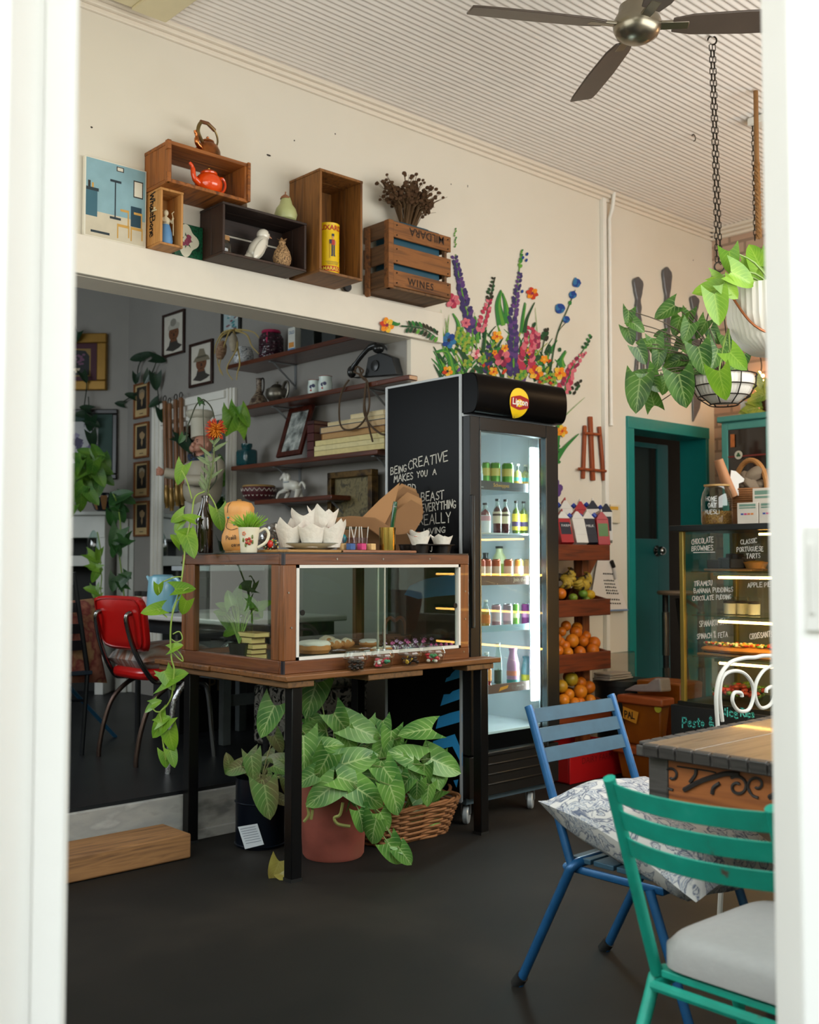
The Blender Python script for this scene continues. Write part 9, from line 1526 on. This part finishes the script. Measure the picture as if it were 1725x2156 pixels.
H2 = Vector((5.095, 2.865, 3.53)); b = B(); e_ = atd(1590, 505, (H2-CAM).dot(FW)); chain(b, H2, e_); t = thing('hanging_chain', 'dark chain hanging from a white ceiling block at the right picture edge', 'chain', e_); part('links', b, CHN, t); part('ceiling_block', B().bb((H2.x-.02, H2.y-.12, 3.505), (H2.x+.06, H2.y+.02, 3.545)), WHITE2, t, .004)
t = thing('rope_hanger', 'thick brown woven rope hanging at the right edge before the brick wall', 'rope', atd(1598, 500, 5.3)); b = B()
for ph in (0, 2.09, 4.19): b.tube([atd(1594+i*.15, 340+i*6, 5.3)+RTD*.009*math.cos(i*1.3+ph)+FWD*.009*math.sin(i*1.3+ph) for i in range(28)]+[], .008, 5)
part('twisted_strands', b, M('8a6238', .9, var=.3, scale=60), t); part('rope_top', B().tube([atd(1594, 342, 5.3), Vector((atd(1594, 342, 5.3).x, atd(1594, 342, 5.3).y, 3.54))], .012, 8), M('8a6238', .9), t)
# ================================================================== CARVED TABLE AND CHAIRS IN FRONT
TPW = wood('6a5440', '8a7159', 'x', .35, coat=.15); EDG = wood('2f2c2b', '4a4644', 'y', .5); EDX = wood('2f2c2b', '4a4644', 'x', .5); APW = wood('6f3a1a', '9f5c2c', 'y', .5); tx0, tx1, ty0, ty1, tz = 2.156, 3.5, .76, 1.56, .762
t = thing('carved_table', 'old wooden table with a dark notched edge and scroll-carved apron, at right', 'table', (2.8, 1.16, 0))
for ya, yb in ((ty0+.03, 1.09), (1.094, 1.396), (1.40, ty1-.03)): part('top_plank', B().bb((tx0+.03, ya, tz-.026), (tx1-.03, yb, tz)), TPW, t, .002)
def notch(b, a, c, n, out):
 a, c, out = Vector(a), Vector(c), Vector(out); L = c-a
 for k in range(n): p, q = a+L*(k+.06)/n, a+L*(k+.94)/n; sk = L/n*.22; b.add([p, q, q+out*.03+sk, p+out*.03+sk, p-Z_*.03, q-Z_*.03, q+out*.022-Z_*.03+sk, p+out*.022-Z_*.03+sk], [(0, 1, 2, 3), (7, 6, 5, 4), (3, 2, 6, 7), (0, 3, 7, 4), (1, 5, 6, 2), (0, 4, 5, 1)])
 b.box((a+c)/2-Z_*.018+out*.01, [abs(v)+.022 if abs(v) > .1 else .02 for v in L][:2]+[.026])
for a, c, n, o_, m_ in (((tx0+.03, ty1-.02, tz), (tx0+.03, ty0+.03, tz), 16, (-1, 0, 0), EDG), ((tx0+.02, ty1-.03, tz), (tx1-.03, ty1-.03, tz), 26, (0, 1, 0), EDX), ((tx1-.03, ty0+.03, tz), (tx1-.03, ty1-.03, tz), 16, (1, 0, 0), EDG), ((tx1-.03, ty0+.03, tz), (tx0+.03, ty0+.03, tz), 26, (0, -1, 0), EDX)): b = B(); notch(b, a, c, n, o_); part('notched_edge', b, m_, t, .003)
for x0, x1, y0, y1, m_ in ((2.205, 2.225, ty0+.08, 1.505, APW), (3.42, 3.44, ty0+.08, 1.505, APW), (2.25, 3.40, 1.475, 1.495, wood('6a3414', '9a5524', 'x', .5)), (2.25, 3.40, ty0+.065, ty0+.085, wood('6a3414', '9a5524', 'x', .5))): part('apron', B().bb((x0, y0, .60), (x1, y1, tz-.034)), m_, t, .003)
for x in (2.225, 3.42):
 for y in (1.51, ty0+.08): part('corner_block', B().bb((x-.025, y-.025, .59), (x+.025, y+.03, tz-.034)), EDG, t, .005)
for x in (2.72, 3.2): part('leg', B().bb((x-.03, 1.0, .05), (x+.03, 1.3, .735)).bb((x-.035, .86, .003), (x+.035, 1.44, .05)), EDG, t, .008)
AX = 2.2035; ap = lambda x, y: at(1280+x/4.79, 1460+y/4.79, 'x', AX); b = B()
def spir(cx, cy, rx, ry, a0, a1, n, k=.35): return [ap(cx+rx*(1-(1-k)*i/n)*math.cos(a0+(a1-a0)*i/n), cy+ry*(1-(1-k)*i/n)*math.sin(a0+(a1-a0)*i/n)) for i in range(n+1)]
for sh in (0, 860): 
 for pts, w in ((spir(645+sh, 830+sh*.11, 100, 105, 2.2, 8.6, 26, .2), .0035), (spir(1310+sh, 940+sh*.06, 110, 110, -2.2, 5.5, 28, .25), .004)): b.tube(pts, w, 5)
 for pts, w in (((890, 760), (885, 820), (830, 895)), .005), (((770, 975), (930, 890), (1080, 840), (1200, 810), (1330, 815)), .0065), (((1130, 905), (1070, 950), (1055, 1015)), .005), (((560, 880), (600, 950), (660, 975)), .0035), (((700, 735), (800, 750), (1000, 780), (1090, 800)), .002): b.tube(spline([ap(x+sh, y+sh*.09) for x, y in pts], 6), w, 5)
part('carved_scrolls', b, M('2a2422', .6), t)
MBL = M('1f5585', .3, .25, var=.25, scale=25); MBD = M('1d578c', .3, .3, var=.25, scale=25); RUB = M('0f0f10', .7)
def folding_chair(name, lb, o, ux, uy, w, zt, mat_, slm, seat_z, bow=.0, slh=.038, gap=.053):
 """o: floor point midway between the rear feet; ux across the chair, uy towards its front"""
 o, ux, uy = Vector(o), Vector(ux), Vector(uy); P = lambda a, f, z: o+ux*a+uy*f+Z_*z; t = thing(name, lb, 'chair', o); h = w/2
 for s in (-h, h): 
  pl = part('back_post', B().tube([P(s, .035, zt), P(s, .04, zt-.01), P(s, .185, seat_z-.015)], .0125, 10), mat_, t)
 for s in (-h, h): part('front_leg', B().tube([P(s, .44, seat_z-.03), P(s, .575, 0)], .0125, 10), mat_, t)
 b = B(); b.tube(spline([P(-h-.008, 0, 0), P(-h-.008, .165, seat_z-.075), P(-h-.004, .195, seat_z-.02), P(-h*.72, .205, seat_z-.01), P(0, .205, seat_z-.01), P(h*.72, .205, seat_z-.01), P(h+.004, .195, seat_z-.02), P(h+.008, .165, seat_z-.075), P(h+.008, 0, 0)], 5), .0135, 10); part('leg_frame', b, mat_, t)
 if True:
  for s in (-h-.008, h+.008): part('rubber_foot', B().tube([P(s, -.008, .002), P(s, .014, .03)], .0185, 10), RUB, t)
  for s in (-h, h): part('rubber_foot', B().tube([P(s, .577, .002), P(s, .565, .028)], .0175, 10), RUB, t)
 for k, (z0, z1) in enumerate([(zt-.008-slh-gap*q_, zt-.008-gap*q_) for q_ in range(3)]):
  b = B(); n = 10; vs = []
  for i in range(n+1):
   a = -h+w*i/n; bw = -bow*(1-(2*i/n-1)**2); f0, f1 = .04+(zt-z0)/zt*.29, .04+(zt-z1)/zt*.29
   for dz, f, dt in ((z0, f0, -.004), (z1, f1, -.004), (z1, f1, .002), (z0, f0, .002)): vs.append(P(a, f+bw+dt, dz))
  b.add(vs, [(4*i+j, 4*i+(j+1) % 4, 4*i+4+(j+1) % 4, 4*i+4+j) for i in range(n) for j in range(4)]+[(3, 2, 1, 0), (4*n, 4*n+1, 4*n+2, 4*n+3)]); part('back_slat', b, slm, t, .0015)
 for k in range(4): part('seat_slat', B().add([P(a, f, z) for a, f, z in [(s, f, z) for z in (seat_z-.014, seat_z) for s, f in ((-h+.02, .17+k*.076), (h-.02, .17+k*.076), (h-.02, .236+k*.076), (-h+.02, .236+k*.076))]], [(0, 3, 2, 1), (4, 5, 6, 7), (0, 1, 5, 4), (1, 2, 6, 5), (2, 3, 7, 6), (3, 0, 4, 7)]), slm, t, .002)
 b = B(); b.tube(spline([P(-h+.012, .16, seat_z-.03), P(h-.012, .16, seat_z-.03), P(h-.012, .47, seat_z-.03), P(-h+.012, .47, seat_z-.03), P(-h+.012, .16, seat_z-.03)], 1), .011, 8); part('seat_rail', b, mat_, t); return t
folding_chair('folding_chair', 'blue metal slat-back folding chair with a floral cushion, by the carved table', (2.512, 2.063, 0), (-1, 0, 0), (0, -1, 0), .385, .788, MBL, M('2f4f62', .5, .2, var=.3, scale=20), .392)
FLC = ramp_mat('ink_floral', [(.44, 'c9c6c3'), (.5, '4a5670'), (.53, 'c5c3c0'), (.57, '8a92a2'), (.6, 'cfcdca'), (.63, '6a748a'), (.67, 'c9c7c5')], (1, 1, 1), 15, 4, .9, bump=.15, distort=1.6)
b = cushion('', '', (2.50, 1.70, .462), .47, .52, .16, FLC, R=RX(.31) @ RY(.05), wav=.012); solo('floral_cushion', b, FLC, 'white cushion with blue ink floral print lying on the blue chair', 'cushion', smooth=80)
GRN = ramp_mat('chipped_green', [(.3, '5a4a40'), (.345, '1c9480'), (.6, '189f8a'), (.8, '35b09c')], (1, 1, 1), 16, 7, .42, bump=.1, metal=.1)
folding_chair('folding_chair', 'chipped green metal folding chair with a pale seat pad, nearest the camera', (1.634, 1.09, 0), (0, 1, 0), (1, 0, 0), .335, .787, GRN, GRN, .40, bow=.045, slh=.038, gap=.054)
b = B(); N_ = 16; vs = []
def padp(a, d, zz):
 k = (abs(a)**7+abs(d)**7)**(1/7) or 1; m_ = max(abs(a), abs(d)); f = m_/k if k else 1; return Vector((1.985+.20*a*f, 1.08+.165*d*f*(1-.04*a), zz))
for sd in (0, 1):
 for i in range(N_+1):
  for j in range(N_+1): a, d = i/N_*2-1, j/N_*2-1; m_ = max(abs(a), abs(d)); vs.append(padp(a*(.96 if m_ > .93 else 1), d*(.96 if m_ > .93 else 1), (.4015+.008*(m_ > .93)) if sd == 0 else .468-.016*max(0, (m_-.85)/.15)**2+.006*(1-m_**2)))
n1 = (N_+1)**2; fs = []
for i in range(N_):
 for j in range(N_): q = (i*(N_+1)+j, (i+1)*(N_+1)+j, (i+1)*(N_+1)+j+1, i*(N_+1)+j+1); fs += [q[::-1], tuple(k+n1 for k in q)]
for k in range(len(bd_ := [i*(N_+1) for i in range(N_+1)]+[N_*(N_+1)+j for j in range(1, N_+1)]+[i*(N_+1)+N_ for i in range(N_-1, -1, -1)]+[j for j in range(N_-1, 0, -1)])): a_, c_ = bd_[k], bd_[(k+1) % len(bd_)]; fs.append((a_, c_, c_+n1, a_+n1))
b.add(vs, fs); solo('seat_pad', b, M('a3a1a0', .85, var=.06, scale=60, bump=.1), 'thick pale grey square pad lying on the green folding chair', 'cushion', smooth=60)
# white wrought iron chair behind the table
IY = 1.93; iq = lambda x, y: at(1400+x/2.838, 860+y/2.838, 'y', IY); t = thing('iron_chair', 'white wrought iron chair with scrolled back behind the carved table', 'chair', (3.4, 1.93, 0)); IR = M('cfccc6', .4, var=.06); cx = iq(535, 1700).x; mir = lambda p: Vector((2*cx-p.x, p.y, p.z))
L1 = [iq(315, 1870), iq(308, 1720), iq(330, 1600), iq(390, 1520), iq(470, 1492), iq(535, 1488)]; b = B(); arch = spline(L1+[mir(p) for p in L1[-2::-1]], 6); b.tube([Vector((arch[0].x+.02, IY, .42))]+arch+[Vector((arch[-1].x-.02, IY, .42))], .0072, 8); part('back_arch', b, IR, t)
for f in (lambda p: p, mir):
 b = B(); b.tube(spline([f(iq(*p)) for p in ((345, 1870), (330, 1720), (345, 1610), (400, 1570), (470, 1580), (520, 1640), (530, 1720), (500, 1800), (440, 1805), (405, 1750), (415, 1700), (455, 1700), (462, 1722))], 6), .0065, 8); part('scroll', b, IR, t)
x0, x1 = arch[0].x, arch[-1].x; b = B(); b.lathe([(0, 0), (.2, 0), (.205, .012), (.2, .02), (0, .02)], 32, ((x0+x1)/2, 1.76, .42)); part('seat', b, IR, t)
for x, y in ((x0+.03, 1.92), (x1-.03, 1.92), (x0+.05, 1.6), (x1-.05, 1.6)): part('leg', B().tube([(x, y, .42), (x+(.02 if x > cx else -.02), y+(.02 if y > 1.8 else -.02), .003)], .009, 8), IR, t)
